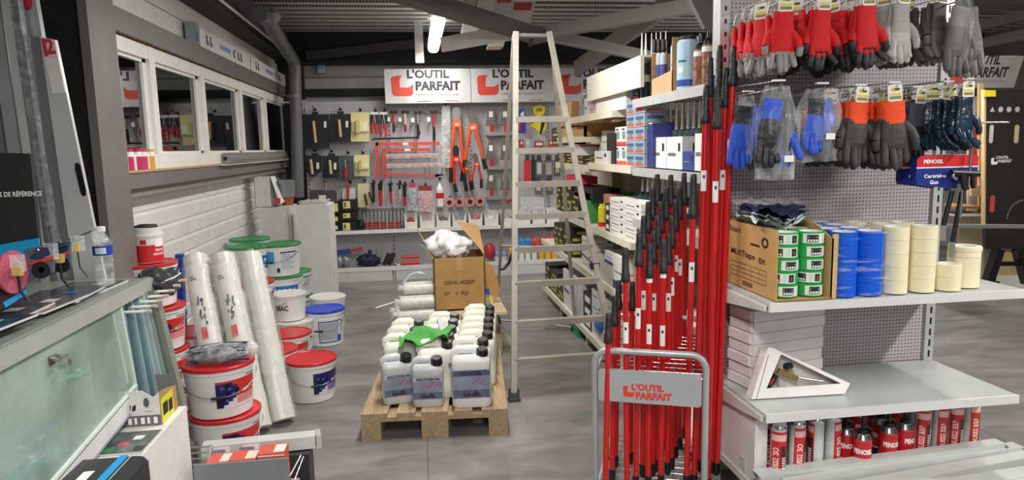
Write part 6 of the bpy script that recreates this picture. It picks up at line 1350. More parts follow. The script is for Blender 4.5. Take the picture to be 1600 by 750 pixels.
def flap(pts, nm='flap'):
    mb = MB(); n_ = (pts[1]-pts[0]).cross(pts[2]-pts[0]).normalized()*.004; n = len(pts); mb.add(pts+[p_+n_ for p_ in pts], [tuple(range(n))[::-1], tuple(range(n, 2*n))]+[(i, (i+1) % n, n+(i+1) % n, n+i) for i in range(n)], m('#c9a06a', .8, vary=.06)); return (nm, mb)
c1, c2, c3, c4 = V((X1_, 4.885, zt3)), V((X1_, 4.88+dep, zt3)), V((X0_, 4.88+dep, zt3)), V((X0_, 4.885, zt3))
ps = [('carton', q), ('tape', ta), ('lettering', tx)]
ps.append(flap([c1+V((0, .02, .02)), c2, at(747, 352, y=5.32), at(711, 344, y=5.12)])); ps.append(flap([c3, c4+V((0, .02, 0)), at(652, 356, y=5.05), at(655, 365, y=5.25)]))
A('brown_carton', 'open brown carton with black lettering on the second pallet', 'carton', ps)
bgq = at(697, 384, y=5.02); q = blob(bgq, .165, .13, .10, m('#e6e7e6', .28, vary=.1, scale=25), 6, .5, 2.6, 34); q2 = blob(bgq+V((.06, -.05, -.03)), .09, .07, .06, m('#e6dcdc', .4), 12, .4, 3, 20)
A('plastic_bag', 'crumpled white plastic bag stuffed in the open brown carton', 'bag', [('bag', q), ('contents', q2)])
mb = pxp(MB(), [(757, 410), (770, 414), (782, 455), (776, 468), (757, 455)][::-1], 5.0, 5.03, m('#b88c55', .8)); A('torn_carton', 'torn brown cardboard piece right of the brown carton', 'cardboard', [('sheet', mb), ('blue_label', pxp(MB(), rc(759, 452, 765, 460), 4.97, 4.99, BLUE)), ('yellow_strip', pxp(MB(), [(765, 462), (768, 462), (770, 474), (767, 474)][::-1], 4.97, 4.99, YEL))])

# ================================================================== BUCKETS
BW = m('#e6e5e2', .35); WIRE = m('#9a9a9a', .3, .8)
def bucket_parts(r, h, lid, art, la=R(-50)):
    rb = r*.88; b_ = MB(); b_.lathe([(0, 0), (rb-.004, 0), (rb, .004), (r*.985, h*.86), (r*1.02, h*.865), (r*1.025, h*.9), (r*.99, h*.905), (r*.99, h*.95)], (0, 0, 0), BW, 36)
    l = MB(); l.lathe([(r*1.02, h*.93), (r*1.045, h*.94), (r*1.045, h*.99), (r*1.03, h), (r*.97, h), (r*.95, h*.985), (r*.3, h*.978), (0, h*.978)], (0, 0, 0), lid, 36)
    ps = [('body', b_), ('lid', l)]; tp = (r*.985-rb)/(h*.86)
    f = cyl_map(0, 0, rb, la, 0, tp)
    if art:
        a = MB(); s_ = r
        if art in ('red', 'purple'):
            c1 = m('#cf2f2f', .35) if art == 'red' else m('#3a2a6a', .35); w_ = s_*.62
            a.patch(f, -w_, h*.2, w_, h*.74, m('#e9dedd', .35), .0012, 10, 4); a.patch(f, -w_, h*.42, w_, h*.74, c1, .0018, 10, 3); a.patch(f, -w_*.1, h*.26, w_*.95, h*.42, m('#e2908c', .4) if art == 'red' else m('#8a78b0', .4), .0018, 6, 2)
            for k, e_ in enumerate([.3, .5, .7, .85, .95, 1.0, .98, .9, .7]): a.patch(f, -w_, h*(.22+.053*k), -w_+w_*e_, h*(.274+.053*k), m('#27205a', .3, vary=.8, scale=26), .0024, 6, 1)
            for k, (x, y) in enumerate([(-.75, .42), (-.5, .55), (-.62, .33), (-.35, .45), (-.8, .58)]): a.patch(f, w_*x, h*y, w_*x+s_*.09, h*y+h*.05, m('#3c5fc0', .3), .003, 2, 1)
            a.text('MAT 5', f, w_*.2, h*.46, w_*.7, h*.07, PAPER, .03, .003); a.patch(f, w_*.35, h*.76, w_*1.0, h*.84, PAPER, .002, 4, 1); a.text('RÉGULIS', f, w_*.38, h*.77, w_*.58, h*.05, INK, .02, .0035)
        elif art == 'blue':
            w_ = s_*.75; a.patch(f, -w_, h*.1, w_, h*.8, m('#d8dade', .35), .001, 12, 3); a.patch(f, -w_, h*.42, -w_*.45, h*.8, m('#3a9ac8', .35), .0016, 4, 2); a.patch(f, -w_*.1, h*.74, w_*.95, h*.79, m('#39577c', .4), .0016, 8, 1)
            for k in range(9): a.patch(f, -w_*.05, h*(.68-.055*k), w_*(.75 if k % 3 else .5), h*(.70-.055*k), m('#8b9099', .5), .0016, 6, 1)
            a.patch(f, -w_*.35, h*.14, -w_*.15, h*.28, INK, .0016, 2, 1)
        elif art == 'blue2':
            w_ = s_*.7; a.patch(f, -w_, h*.3, w_, h*.72, m('#2c7cc4', .35), .001, 12, 2)
            for k in range(5): a.patch(f, -w_*.7+w_*.32*k, h*.42, -w_*.5+w_*.32*k, h*.62, PAPER, .0016, 2, 1)
        elif art == 'text':
            a.text('SBAC', f, s_*.1, h*.42, s_*.75, h*.2, INK, .03, .002); a.patch(f, -s_*.7, h*.3, -s_*.6, h*.7, m('#6d7390', .4), .001)
        elif art == 'sheet':
            w_ = s_*.6; a.patch(f, -w_, h*.1, w_, h*.72, m('#2d5aa8', .35), .001, 12, 2); a.patch(f, -w_*.93, h*.13, w_*.55, h*.69, m('#b9bcbf', .4), .0015, 10, 2); a.patch(f, w_*.62, h*.3, w_*.9, h*.69, PAPER, .0015, 4, 1)
            for k in range(10): a.patch(f, -w_*.8, h*(.62-.045*k), w_*.4, h*(.635-.045*k), m('#84898f', .5), .002, 6, 1)
        ps.append(('label', a))
    hw = MB(); pts = []
    for i in range(17):
        t = math.pi*i/16; aa = la-R(35)+ (t-math.pi/2)*1.0; rr = r*1.06+.008*math.sin(t); pts.append(V((rr*math.cos(aa), rr*math.sin(aa), h*(.80-.34*math.sin(t)))))
    hw.tube(pts, .0022, WIRE, 6); g_ = MB().tube([pts[7]*1.01, pts[8]*1.012, pts[9]*1.01], .007, DARK, 8)
    ps += [('handle', hw, )]; return ps, g_
BP = {}
def bucket(key, px, Y, z, r, h, lid, art, lab, la=-50, rot=0, x=None):
    X = x if x is not None else at(px, 500, y=Y).x
    if key in BP: return dup(BP[key], (X, Y, z), R(rot), lab)
    t = thing('paint_bucket', lab, 'bucket', (X, Y, z), R(rot)); ps, g_ = bucket_parts(r, h, lid, art, R(la))
    for n_, mb in ps:
        o = mb.build(n_, t)
        if n_ == 'handle': g_.build('grip', o)
    BP[key] = t; return t
RL = m('#c6262a', .35); GL_ = m('#2a8a4a', .35); WL = m('#e4e3df', .35); BL = m('#2446c8', .35)
# front stack
for k in range(2): bucket('big', 341-k*5, 3.40, .001+k*.252, .160, .25, RL, 'red', 'big white bucket with red lid, %s of the front stack beside the wrapped rolls' % ['lower', 'upper'][k], la=-42)
for k in range(4): bucket('mid', 0, 3.84 if k < 3 else 3.86, .001+k*.233, .148, .23, RL, 'red', 'white bucket with red lid, %s of the tall stack by the grey column' % ['bottom', 'second up', 'third up', 'top one'][k], la=-40, x=-1.42 - .03*(k == 3))
for k in range(2): bucket('mid', 0, 4.17, .001+k*.233, .148, .23, RL, 'red', 'white bucket with red lid, %s of the pair hidden behind the wrapped rolls' % ['lower', 'upper'][k], rot=-25, x=-1.36)
bucket('single', 482, 4.20, .001, .148, .25, RL, 'purple', 'white bucket with red lid standing alone on the floor near the pallet', la=-38)
bucket('mid', 424, 4.52, .001, .148, .23, RL, 'red', 'low red lidded bucket right behind the wrapped rolls', rot=10); bucket('mid', 450, 4.92, .001, .148, .23, RL, 'red', 'red lidded bucket between the rolls and the lettered white bucket', rot=-20)
for k in range(2): bucket('tallred', 399, 4.98, .001+k*.302, .14, .30, RL, 'purple', 'tall red lidded bucket behind the rolls, %s one' % ['lower', 'upper'][k], la=-20)
bucket('sbac', 458, 5.28, .001, .150, .235, WL, 'text', 'white lidded bucket with black lettering, under a smaller white one', la=-70); bucket('wsmall', 454, 5.30, .238, .125, .2, WL, 'text', 'small all white bucket on the lettered bucket', la=-140)
bucket('blue', 508, 5.42, .001, .148, .28, BL, 'sheet', 'white bucket with blue lid and grey printed sheet label', la=-65); bucket('wback', 514, 5.92, .001, .145, .27, WL, 'text', 'white lidded bucket behind the blue lidded one', la=-30)
for k in range(3): bucket('green' if k == 2 else 'green2', 445+k*0, 5.70, .001+k*.257, .160, .255, GL_, 'blue' if k == 2 else 'blue2', 'green lidded white bucket, %s of the front right green stack' % ['bottom', 'middle', 'top'][k], la=-75)
for k in range(3): bucket('green2', 397, 5.62, .001+k*.257, .160, .255, GL_, 'blue2', 'green lidded white bucket, %s of the left green stack behind the rolls' % ['bottom', 'middle', 'top'][k], rot=30)
for k in range(3): bucket('green2', 0, 6.02, .001+k*.262, .160, .255, GL_, 'blue2', 'green lidded white bucket, %s of the rearmost green stack' % ['bottom', 'middle', 'top'][k], rot=-40, x=-1.42)
for k in range(2): bucket('greens', 468, 6.25, .001+k*.226, .125, .224, GL_, 'blue', 'smaller green lidded bucket by the tall white carton, %s' % ['lower', 'upper'][k], la=-50)
# pail on the tall stack
c_ = V((at(231, 380, y=3.86).x, 3.86, .932)); f = cyl_map(c_.x, c_.y, .072, R(-60), c_.z)
q = MB().lathe([(0, 0), (.07, 0), (.075, .13), (.078, .135), (.078, .145)], c_, BW, 24); l = MB().patch(f, -.08, .005, .08, .095, m('#c8242a', .4), .0025, 12, 1).patch(f, .02, .085, .075, .125, PAPER, .003, 5, 1).patch(f, -.05, .1, -.02, .125, m('#c8242a', .4), .003, 3, 1).text('PROTEC', f, .02, .06, .05, .014, PAPER, .03, .0035).text('FINITION', f, .01, .04, .06, .012, PAPER, .03, .0035)
ld_ = MB().lathe([(.08, .14), (.08, .15), (.074, .153), (.074, .185), (0, .188)], c_, m('#dcdbd6', .5), 24); ld_ = ld_; cr = blob(c_+V((0, 0, .19)), .06, .05, .012, m('#3a3a38', .6, vary=.6, scale=40), 3, .5, 5, 16)
A('small_pail', 'small white pail with red label on top of the tall bucket stack', 'pail', [('body', q), ('label', l), ('lid', ld_)]); A('crumpled_wrap', 'dark crumpled wrap on the small pail', 'wrap', cr)
A('blue_bag_edge', 'narrow dark blue bag standing left of the wrapped rolls', 'bag', pxp(MB(), [(273, 398), (284, 398), (292, 610), (284, 610)][::-1], 4.35, 4.40, m('#23389a', .35, vary=.3, scale=30)))

# rolls of stretch film leaning
def film_roll(b_, t_, r, lab, printed, seed):
    a = at(*b_, z=0)+V((0, .05, r*.35)); c = at(t_[0], t_[1], y=t_[2]); d = (c-a).normalized(); L = (c-a).length; n = 24
    u = d.cross(V((0, 1, 0))).normalized(); u = -u if u.x < 0 else u; v = V(d.cross(u)); v = -v if v.y > 0 else v   # u right, v towards the camera
    def f(th, s_, k=0): return a+d*s_+(u*math.sin(th)+v*math.cos(th))*(r+k)
    q = MB(); g = []
    for j in range(30):
        s_ = L*j/29; g.append([f(2*math.pi*i/n, s_, noise.noise(V((math.cos(2*math.pi*i/n)*2, s_*9, seed)))*.004) for i in range(n+1)])
    q.sheet(g, m('#d0d0c8', .32, vary=.08, scale=14)); q.add(g[0][:-1], [tuple(range(n))[::-1]], PAPER); q.add(g[-1][:-1], [tuple(range(n))], PAPER); ps = [('roll', q)]
    if not (sum((q_[0]-p_[0])*(0) for p_, q_ in zip(g[0], g[1])) if False else 0): pass
    if printed:
        w_ = MB()
        def pt(t0, s0, t1, s1, mt, k=.006): w_.add([f(t0, L*s0, k), f(t1, L*s0, k), f(t1, L*s1, k), f(t0, L*s1, k)], [(0, 1, 2, 3)], mt)
        for k in range(8): pt(-.75+k*.2, .42, -.56+k*.2, .93, m('#d9d8d4', .45), .0055)
        pt(-.1, .5, .3, .565, m('#cf3d34', .4), .009); pt(-.15, .44, .25, .458, m('#cfc08a', .5), .009); pt(-.3, .855, .0, .862, INK, .009); pt(-.3, .84, .15, .848, INK, .009)
        rd = random.Random(seed)
        for k in range(16):
            t0 = -.1+rd.random()*.5; s0 = .575+rd.random()*.14; pt(t0, s0, t0+.1, s0+.012+rd.random()*.02, m('#3c3f4a', .5), .009)
        ps.append(('printed_sleeve', w_))
    fm_ = MB(); g = []
    for j in range(24):
        s_ = L*(.36 if printed else .0)+ (L*1.03-L*(.36 if printed else 0))*j/23; k = 1 if j < 21 else (1-(j-20)*.22)
        g.append([a+d*s_+(u*math.sin(2*math.pi*i/n)+v*math.cos(2*math.pi*i/n))*(r+.012+noise.noise(V((i*.7 % 16.8, j*.35, seed)))*.012)*k for i in range(n)]); g[-1].append(g[-1][0])
    fm_.sheet(g, ROLLF); ps.append(('clear_wrap', fm_))
    A('film_roll', lab, 'film roll', ps)
film_roll((352, 692), (305, 402, 4.15), .066, 'wrapped white roll with printed sleeve, leftmost of the leaning rolls', True, 1)
film_roll((402, 682), (347, 400, 4.15), .068, 'wrapped white roll with printed sleeve, middle of the leaning rolls', True, 2)
film_roll((441, 668), (390, 398, 4.20), .064, 'plain white wrapped roll, rightmost of the leaning rolls', False, 3)
# bagged ties on the front bucket lid
c_ = at(342, 552, y=3.36); zl_ = .001+.252*2-.003; q = MB(); rd = random.Random(4); TB_ = [m('#2f4358', .35), m('#5a7590', .35), m('#22303e', .4)]
for k in range(60):
    y = 3.30+rd.random()*.16; z = zl_+.012+rd.random()*.055; x = c_.x-.15+rd.random()*.05; q.tube([(x, y, z), (x+.11, y+.004, z+rd.uniform(-.008, .012)), (x+.2+rd.random()*.05, y+rd.uniform(-.02, .02), z+rd.uniform(-.005, .012))], .0028, TB_[k % 3], 5, cap=False)
fb = blob((c_.x-.005, 3.38, zl_+.042), .15, .095, .044, FILM, 5, .2, 4, 26); kn = blob((c_.x+.15, 3.36, zl_+.06), .03, .02, .035, FILMW, 2, .4, 5, 14)
A('bagged_ties', 'clear bag of dark blue wires lying on the front bucket', 'bag', [('wires', q), ('clear_bag', fb), ('knot', kn)])

# ---- cartons in the far left corner
WC = m('#dcdad6', .55)
a = at(462, 322, y=6.5); b_ = at(514, 322, y=6.5); q = MB().box((a.x, 6.5, 0), (b_.x, 6.9, a.z), WC); q2 = MB().box((a.x+.01, 6.62, a.z), (b_.x-.02, 6.8, a.z+.012), m('#d8d6d2', .4)); 
fl_ = MB(); g = [[V((a.x+.01+.27*i/12, 6.52+.3*j/6, a.z+.02+noise.noise(V((i*.6, j*.7, 1)))*.02+.012)) for i in range(13)] for j in range(7)]; fl_.sheet(g, FILMW); sd = MB().box((b_.x, 6.55, .3), (b_.x+.002, 6.6, .36), m('#b9b6b0', .5))
A('tall_carton', 'tall plain white carton standing beside the black cases', 'carton', [('carton', q), ('flap', q2), ('printed_mark', sd)]); A('milky_film', 'sheet of milky film on top of the tall white carton', 'film', fl_)
a2 = at(402, 325, y=6.75); b2 = at(453, 322, y=6.75); q = MB().box((a2.x+.03, 6.75, 0), (b2.x, 7.15, a2.z), m('#d3d1cd', .55)).box((b2.x-.025, 6.745, .4), (b2.x-.02, 6.75, a2.z-.02), m('#a8a5a0', .6)); A('tall_carton', 'second tall white carton nearer the wall, under the open box', 'carton', q)
a3 = at(396, 322, y=6.8); b3 = at(425, 320, y=6.8); zt4 = at(410, 277, y=6.8).z; q = MB(); X0_, X1_ = a3.x+.02, b3.x; Z0_ = a2.z+.001
q.box((X0_, 6.8, Z0_), (X1_, 6.804, zt4), WC); q.box((X0_, 7.05, Z0_), (X1_, 7.054, zt4), WC); q.box((X0_, 6.8, Z0_), (X0_+.004, 7.054, zt4), WC); q.box((X1_-.004, 6.8, Z0_), (X1_, 7.054, zt4), WC); q.box((X0_, 6.8, Z0_), (X1_, 7.054, Z0_+.004), WC)
p1 = [V((X1_, 6.8, zt4)), V((X1_, 7.0, zt4)), V((X1_+.10, 6.98, zt4-.24)), V((X1_+.08, 6.78, zt4-.26))]; fm2 = MB().add(p1+[p_+V((.004, 0, .002)) for p_ in p1], [(0, 1, 2, 3), (7, 6, 5, 4), (0, 4, 5, 1), (1, 5, 6, 2), (2, 6, 7, 3), (3, 7, 4, 0)], WC); rdp = MB().box((X1_+.03, 6.77, zt4-.25), (X1_+.085, 6.775, zt4-.20), m('#c8342e', .5))
A('open_white_box', 'open white box with a hanging flap on the wall side carton', 'box', [('box', q), ('flap', fm2), ('red_print', rdp)])
c_ = at(446, 300, y=7.0); cz = a2.z; q = MB().lathe([(0, .08), (.07, .08), (.08, .24), (.083, .25), (.078, .25)], (c_.x+.02, 6.98, cz), m('#8e9598', .25, .6), 22); A('metal_pail', 'small metal pail beside the open white box', 'pail', [('pail', q), ('base', MB().lathe([(0, .001), (.05, .001), (.06, .08), (0, .08)], (c_.x+.02, 6.98, cz), m('#a0523e', .6), 16))])

# ---- things on the window ledge
zl2 = at(300, 262, x=WX).z; cs = ['#c02c62', '#b62a60', '#c83a6a', '#d8a02c']
for i, (px, r) in enumerate([(202, .022), (215, .022), (224, .022), (235, .022)]):
    q = at(px, 258, x=WX-.01 if False else WX-.005); c_ = V((WX-.002+.0, q.y, zl2)); 
    A('small_bottle', '%s labelled small bottle on the window ledge, %s from the grey column' % (['pink', 'pink', 'pink', 'yellow'][i], ORD[i]), 'bottle', [('body', MB().lathe([(0, .012), (r, .012), (r, .12), (r*.9, .125), (0, .125)], c_, m(cs[i], .35), 14)), ('white_band', MB().lathe([(r+.001, .085), (r+.001, .11)], c_, PAPER, 14)), ('cap', MB().lathe([(r*.7, 0), (r*.7, .012)], c_, DARK, 12))])
y0_, y1_ = at(352, 250, x=WX+.03).y, at(440, 243, x=WX+.03).y
A('grey_roll', 'grey roll lying along the far end of the window ledge', 'roll', [('roll', MB().tube([(WX+.03, y0_, zl2+.05), (WX+.03, y1_, zl2+.05)], .045, m('#8f8f8d', .4, .3), 18)), ('core', MB().tube([(WX+.03, y0_-.004, zl2+.05), (WX+.03, y0_+.001, zl2+.05)], .016, BLACK, 12))])
A('white_sheet', 'folded white sheet under the grey roll', 'sheet', MB().bar((WX+.0, y0_-.15, zl2+.002), (WX+.0, y1_+.2, zl2+.002), .14, .004, PAPER))
A('wood_offcut', 'brown wooden offcut at the far end of the window ledge', 'offcut', MB().box((WX-.04, y1_+.1, zl2+.006), (WX+.02, y1_+.7, zl2+.06), m('#9a8468', .7)))

# ================================================================== COUNTER
CX = -1.08; CT2 = m('#8d958c', .3, .2); CR_ = m('#b6bab4', .35, .3); CYF = 2.96; GF = 2.63
GGL = glass('green_glass', '#bfe0d0', .80, .06)
tp = MB().box((-1.76, 1.2, .985), (CX-.03, CYF, 1.0), CT2)
rl = MB().box((CX-.035, 1.84, .955), (CX, CYF, 1.004), CR_).box((CX-.02, 1.84, 1.004), (CX-.008, CYF, 1.007), m('#8c908c', .4)).box((CX-.035, 1.84, .945), (CX-.03, CYF, .955), CR_)
rg = [V((CX-.012, 1.0, .955)), V((CX-.012, GF, .955)), V((CX-.012, GF+.06, .635)), V((CX-.012, 1.0, .445))]
gl = MB().add(rg+[p_-V((.005, 0, 0)) for p_ in rg], [(0, 3, 2, 1), (4, 5, 6, 7), (0, 1, 5, 4), (1, 2, 6, 5), (2, 3, 7, 6), (3, 0, 4, 7)], CABG)
gl_e = MB().bar(rg[2]+V((.004, 0, -.006)), rg[3]+V((.004, 0, -.006)), .012, .014, m('#d7e6dc', .3)); gl_v = MB().bar(rg[1], rg[2], .012, .012, m('#cfdcd4', .3))
si = MB().bar(rg[2]+V((-.0, .0, -.04)), rg[3]+V((-.0, 0, -.04)), .02, .06, m('#dedede', .35)); s2 = MB().bar(rg[2]+V((.0, .0, -.074)), rg[3]+V((.0, 0, -.074)), .024, .01, m('#a3a3b4', .35))
INT = m('#c6dccf', .5); bd_ = MB().box((-1.76, 1.0, .0), (-1.74, CYF, .985), INT).box((-1.76, GF+.07, 0), (-1.25, GF+.085, .985), INT).box((-1.74, 1.0, .40), (-1.12, GF+.07, .42), m('#cfd4cf', .5)).box((-1.74, 1.0, 0), (-1.25, GF+.07, .40), m('#b5b8b5', .5))
bsh = MB().box((-1.74, 1.0, .70), (-1.3, GF+.05, .706), m('#c6d8d0', .3))
LKM = m('#b9b5ae', .25, .9); kz = at(88, 560, x=CX); lk = MB().tube([(CX-.015, kz.y, kz.z), (CX+.012, kz.y, kz.z)], .012, LKM, 14).box((CX-.014, kz.y-.02, kz.z-.015), (CX-.006, kz.y+.02, kz.z+.01), m('#6a5c50', .3, .6))
ky = MB().box((CX+.012, kz.y+.0, kz.z-.004), (CX+.022, kz.y+.03, kz.z+.004), LKM).lathe([(.003, -.001), (.011, -.001), (.011, .001), (.003, .001)], (CX+.02, kz.y+.032, kz.z-.022), LKM, 14, T=Matrix.Rotation(R(80), 3, 'Y')).bar((CX+.02, kz.y+.034, kz.z-.03), (CX+.02, kz.y+.036, kz.z-.06), .006, .002, LKM)
A('display_counter', 'grey counter with green glass front in the left foreground', 'counter', [('worktop', tp), ('front_rail', rl), ('glass_front', gl), ('glass_edge', gl_e), ('glass_edge', gl_v), ('sill', si), ('lower_trim', s2), ('cabinet', bd_), ('glass_shelf', bsh), ('lock', lk, [('key', ky)])])
for i, (y, z, rx, ry, rz, c, s_) in enumerate([(2.25, .53, .14, .22, .10, '#2c6f8c', 1), (1.75, .50, .14, .2, .07, '#2a7890', 5), (2.5, .745, .12, .09, .035, '#3f8f70', 9)]):
    A('cabinet_bag', ['blue plastic packed goods seen through the glass, middle', 'blue green packed goods low behind the glass, left', 'green packed goods behind the right end of the glass'][i], 'packed goods', blob((-1.30, y, z), rx, ry, rz, m(c, .3, vary=.4, scale=16), s_, .5, 3, 26))
# crumpled black bag at the end of the counter
c_ = at(248, 438, y=2.98); A('black_bag', 'crumpled shiny black bag over the far end of the counter', 'bag', blob(c_+V((-.012, .02, -.012)), .088, .09, .062, m('#3b3b3f', .25, coat=.5), 8, .38, 2.4, 34))
# wire rack with white prongs and grey strips hanging below the counter end
for i in range(7):
    p0 = at(188+i*9, 488-i*7.5, y=2.72+i*.05); p1 = at(236+i*9, 486-i*8, y=2.70+i*.05)
    A('white_prong', 'white coated prong under the counter end, %s from the front' % ORD[i], 'prong', [('rod', MB().tube([p0-V((.15, 0, 0)), p1], .0055, PAPER, 8)), ('tip', MB().tube([p1-V((.02, 0, 0)), p1+V((.001, 0, 0))], .0065, m('#c9b9b0', .5), 8))])
SC_ = ['#8fa3aa', '#5d7680', '#93abb4', '#5c7883', '#9db3ba', '#9fb0b2', '#8c9890', '#6e756c', '#8f9488']
for i in range(9):
    p0 = at(190+i*6.4, 458-i*.5, y=2.74+i*.02); p1 = at(219+i*8.6, 640, y=2.70+i*.02); wd = .016
    A('grey_strip', '%s strip standing under the counter end, %s from the glass' % (['blue grey', 'dark blue grey', 'pale blue grey', 'dark blue grey', 'pale blue grey', 'pale grey', 'olive grey', 'dark olive', 'olive grey'][i], ORD[i]), 'strip', MB().bar(p0, p1+(p1-p0)*.02, .012+.003*(i % 3), .045, m(SC_[i], .35, .3), (0, 1, 0)))
# catalogues
def card3(o, ux, w_, l, cols, lab, z=1.001, name='catalogue', cat='catalogue'):
    o = V(o); u = V((math.cos(ux), math.sin(ux), 0)); v = V((-u.y, u.x, 0)); f = lambda a, b_, c=0: o+u*a+v*b_+V((0, 0, c)); q = MB()
    g = MB(); vs = [f(a, b_, c) for c in (0, .006) for a, b_ in ((0, 0), (w_, 0), (w_, l), (0, l))]; q.add(vs, [(3, 2, 1, 0), (4, 5, 6, 7), (0, 1, 5, 4), (1, 2, 6, 5), (2, 3, 7, 6), (3, 0, 4, 7)], m('#d0cfcc', .5))
    g.patch(f, .002, .002, w_-.002, l-.002, m(cols[0], .2, vary=.5, scale=14), .0066)
    for k, c in enumerate(cols[1:]): g.patch(f, w_*(.08+.22*(k % 4)), l*(.08+.24*(k % 3)), w_*(.3+.22*(k % 4)), l*(.28+.24*(k % 3)), m(c, .2, vary=.5, scale=20), .0072)
    o2 = V((o.x, o.y, z)); A(name, lab, cat, [('pages', q), ('cover', g)])
CC2 = [['#3a3f4c', '#2f7fd0', '#a39aa0', '#d8d4d0', '#2a1f28', '#8f6f66'], ['#4a4650', '#c0a898', '#2a4370', '#e9e9ec', '#b87868'], ['#5a4a50', '#d0b8a8', '#35528a', '#eee8e4', '#9a5a50'], ['#2f3644', '#9a8478', '#d8d4d0', '#2c6ac0', '#e8e0d8'], ['#464b56', '#e0dcd8', '#1a1a22', '#8a7a80', '#2f7fd0']]
for i, (y_, x_, an, w_, l_) in enumerate([(1.92, -1.36, -4, .21, .27), (2.10, -1.38, 3, .21, .27), (2.27, -1.37, -3, .21, .27), (2.43, -1.36, 5, .21, .26), (2.66, -1.37, -2, .21, .22)]):
    card3((x_, y_, 1.001+.0075*(4-i)), R(an), w_, l_, CC2[i], 'glossy catalogue on the counter, %s' % ['nearest one at the left', 'second one, overlapping the nearest', 'third one, middle of the spread', 'fourth one in front of the water bottle', 'last one at the far end beside the black bag'][i])
# water bottle
c_ = at(166, 446, z=1.03); c_.z = 1.032; 
pr = [(0, .003), (.026, 0), (.031, .006), (.031, .02), (.029, .026), (.031, .032), (.031, .045), (.029, .05), (.031, .056), (.031, .075), (.029, .08), (.031, .086), (.031, .105), (.0315, .11), (.0315, .148), (.029, .16), (.018, .182), (.0125, .19), (.0125, .198)]
lab_ = MB().lathe([(.032, .112), (.032, .146)], c_, m('#2440a8', .35), 24); f = cyl_map(c_.x, c_.y, .0322, R(-80), c_.z); lab_.patch(f, -.018, .118, .018, .140, m('#d9dfee', .4), .0008, 6, 1)
A('water_bottle', 'small clear water bottle with blue label on the counter', 'bottle', [('bottle', MB().lathe(pr, c_, PET, 24)), ('label', lab_), ('cap', MB().lathe([(.015, .196), (.0155, .212), (.014, .214), (0, .214)], c_, PAPER, 18))])
# black display board with blue foot band
Y_ = 2.55; q = pxp(MB(), [(-60, 237), (47, 240), (62, 398), (-50, 418)][::-1], Y_, Y_+.02, m('#26282a', .5)); bb = pxp(MB(), [(-55, 392), (60, 372), (62, 392), (-55, 420)][::-1], Y_-.006, Y_, m('#1f9bd6', .4))
p_ = at(2, 306, y=Y_); f = plane_map((p_.x, Y_, p_.z), (1, 0, 0), (0, 0, 1)); t_ = MB().text('S DE RÉFÉRENCE', f, -.004, -.004, .133, .021, PAPER, .02, .002)
A('display_board', 'black display board with white lettering and blue band behind the counter', 'display board', [('board', q), ('blue_band', bb), ('lettering', t_), ('stem', MB().bar(at(20, 405, y=Y_+.01), V((at(20, 405, y=Y_+.01).x, Y_+.01, 1.0)), .03, .01, DARK))])
# wire display with hanging packs
Y_ = 2.30; rk = MB()
for (a, b_, yy) in [((-60, 448), (150, 358), 2.55), ((-60, 440), (130, 372), 2.42), ((-60, 452), (95, 378), 2.30), ((-60, 470), (60, 390), 2.2)]:
    p0, p1 = at(*a, y=yy), at(*b_, y=yy-.1); rk.tube([p0, p1], .0028, m('#7f8f92', .3, .7), 6)
rk.tube([at(-40, 440, y=2.55), at(-40, 455, y=2.2)], .004, m('#7f8f92', .3, .7), 6); p_ = at(-38, 445, y=2.35); rk.tube([p_, V((p_.x, p_.y, 1.0))], .008, m('#7f8f92', .3, .7), 8)
q = [MB().box((p.x-.022, p.y-.002, p.z-.045), (p.x+.018, p.y, p.z+.004), FILM) for p in (at(154, 358, y=2.45), at(122, 370, y=2.32), at(80, 382, y=2.2), at(28, 400, y=2.1))]
A('wire_display', 'wire hook display with clear price holders at the left of the counter', 'wire display', [('wires', rk)]+[('price_holder', x) for x in q])
c_ = at(20, 425, y=2.12); q = MB().lathe([(0, -.004), (.062, -.004), (.062, .004), (0, .004)], c_, m('#b8536a', .7, bump=.4, scale=90), 28, T=Matrix.Rotation(R(84), 3, 'Z') @ Matrix.Rotation(R(90), 3, 'X')); fq = plane_map(c_+V((-.01, -.06, -.10)), (.12, .99, -.02), (-.1, -.05, 1)); cd_ = MB().prism([(0, 0), (.13, .03), (.10, .14), (-.03, .13)], fq, -.012, -.008, m('#2a211e', .5)); st = MB().prism([(.03, .004), (.128, .027), (.124, .042), (.026, .02)], fq, -.008, -.006, m('#2196d8', .4))
A('pink_disc_pack', 'round pink sanding disc on a dark card hanging at the left edge', 'disc pack', [('disc', q), ('card', cd_), ('blue_stripe', st)])
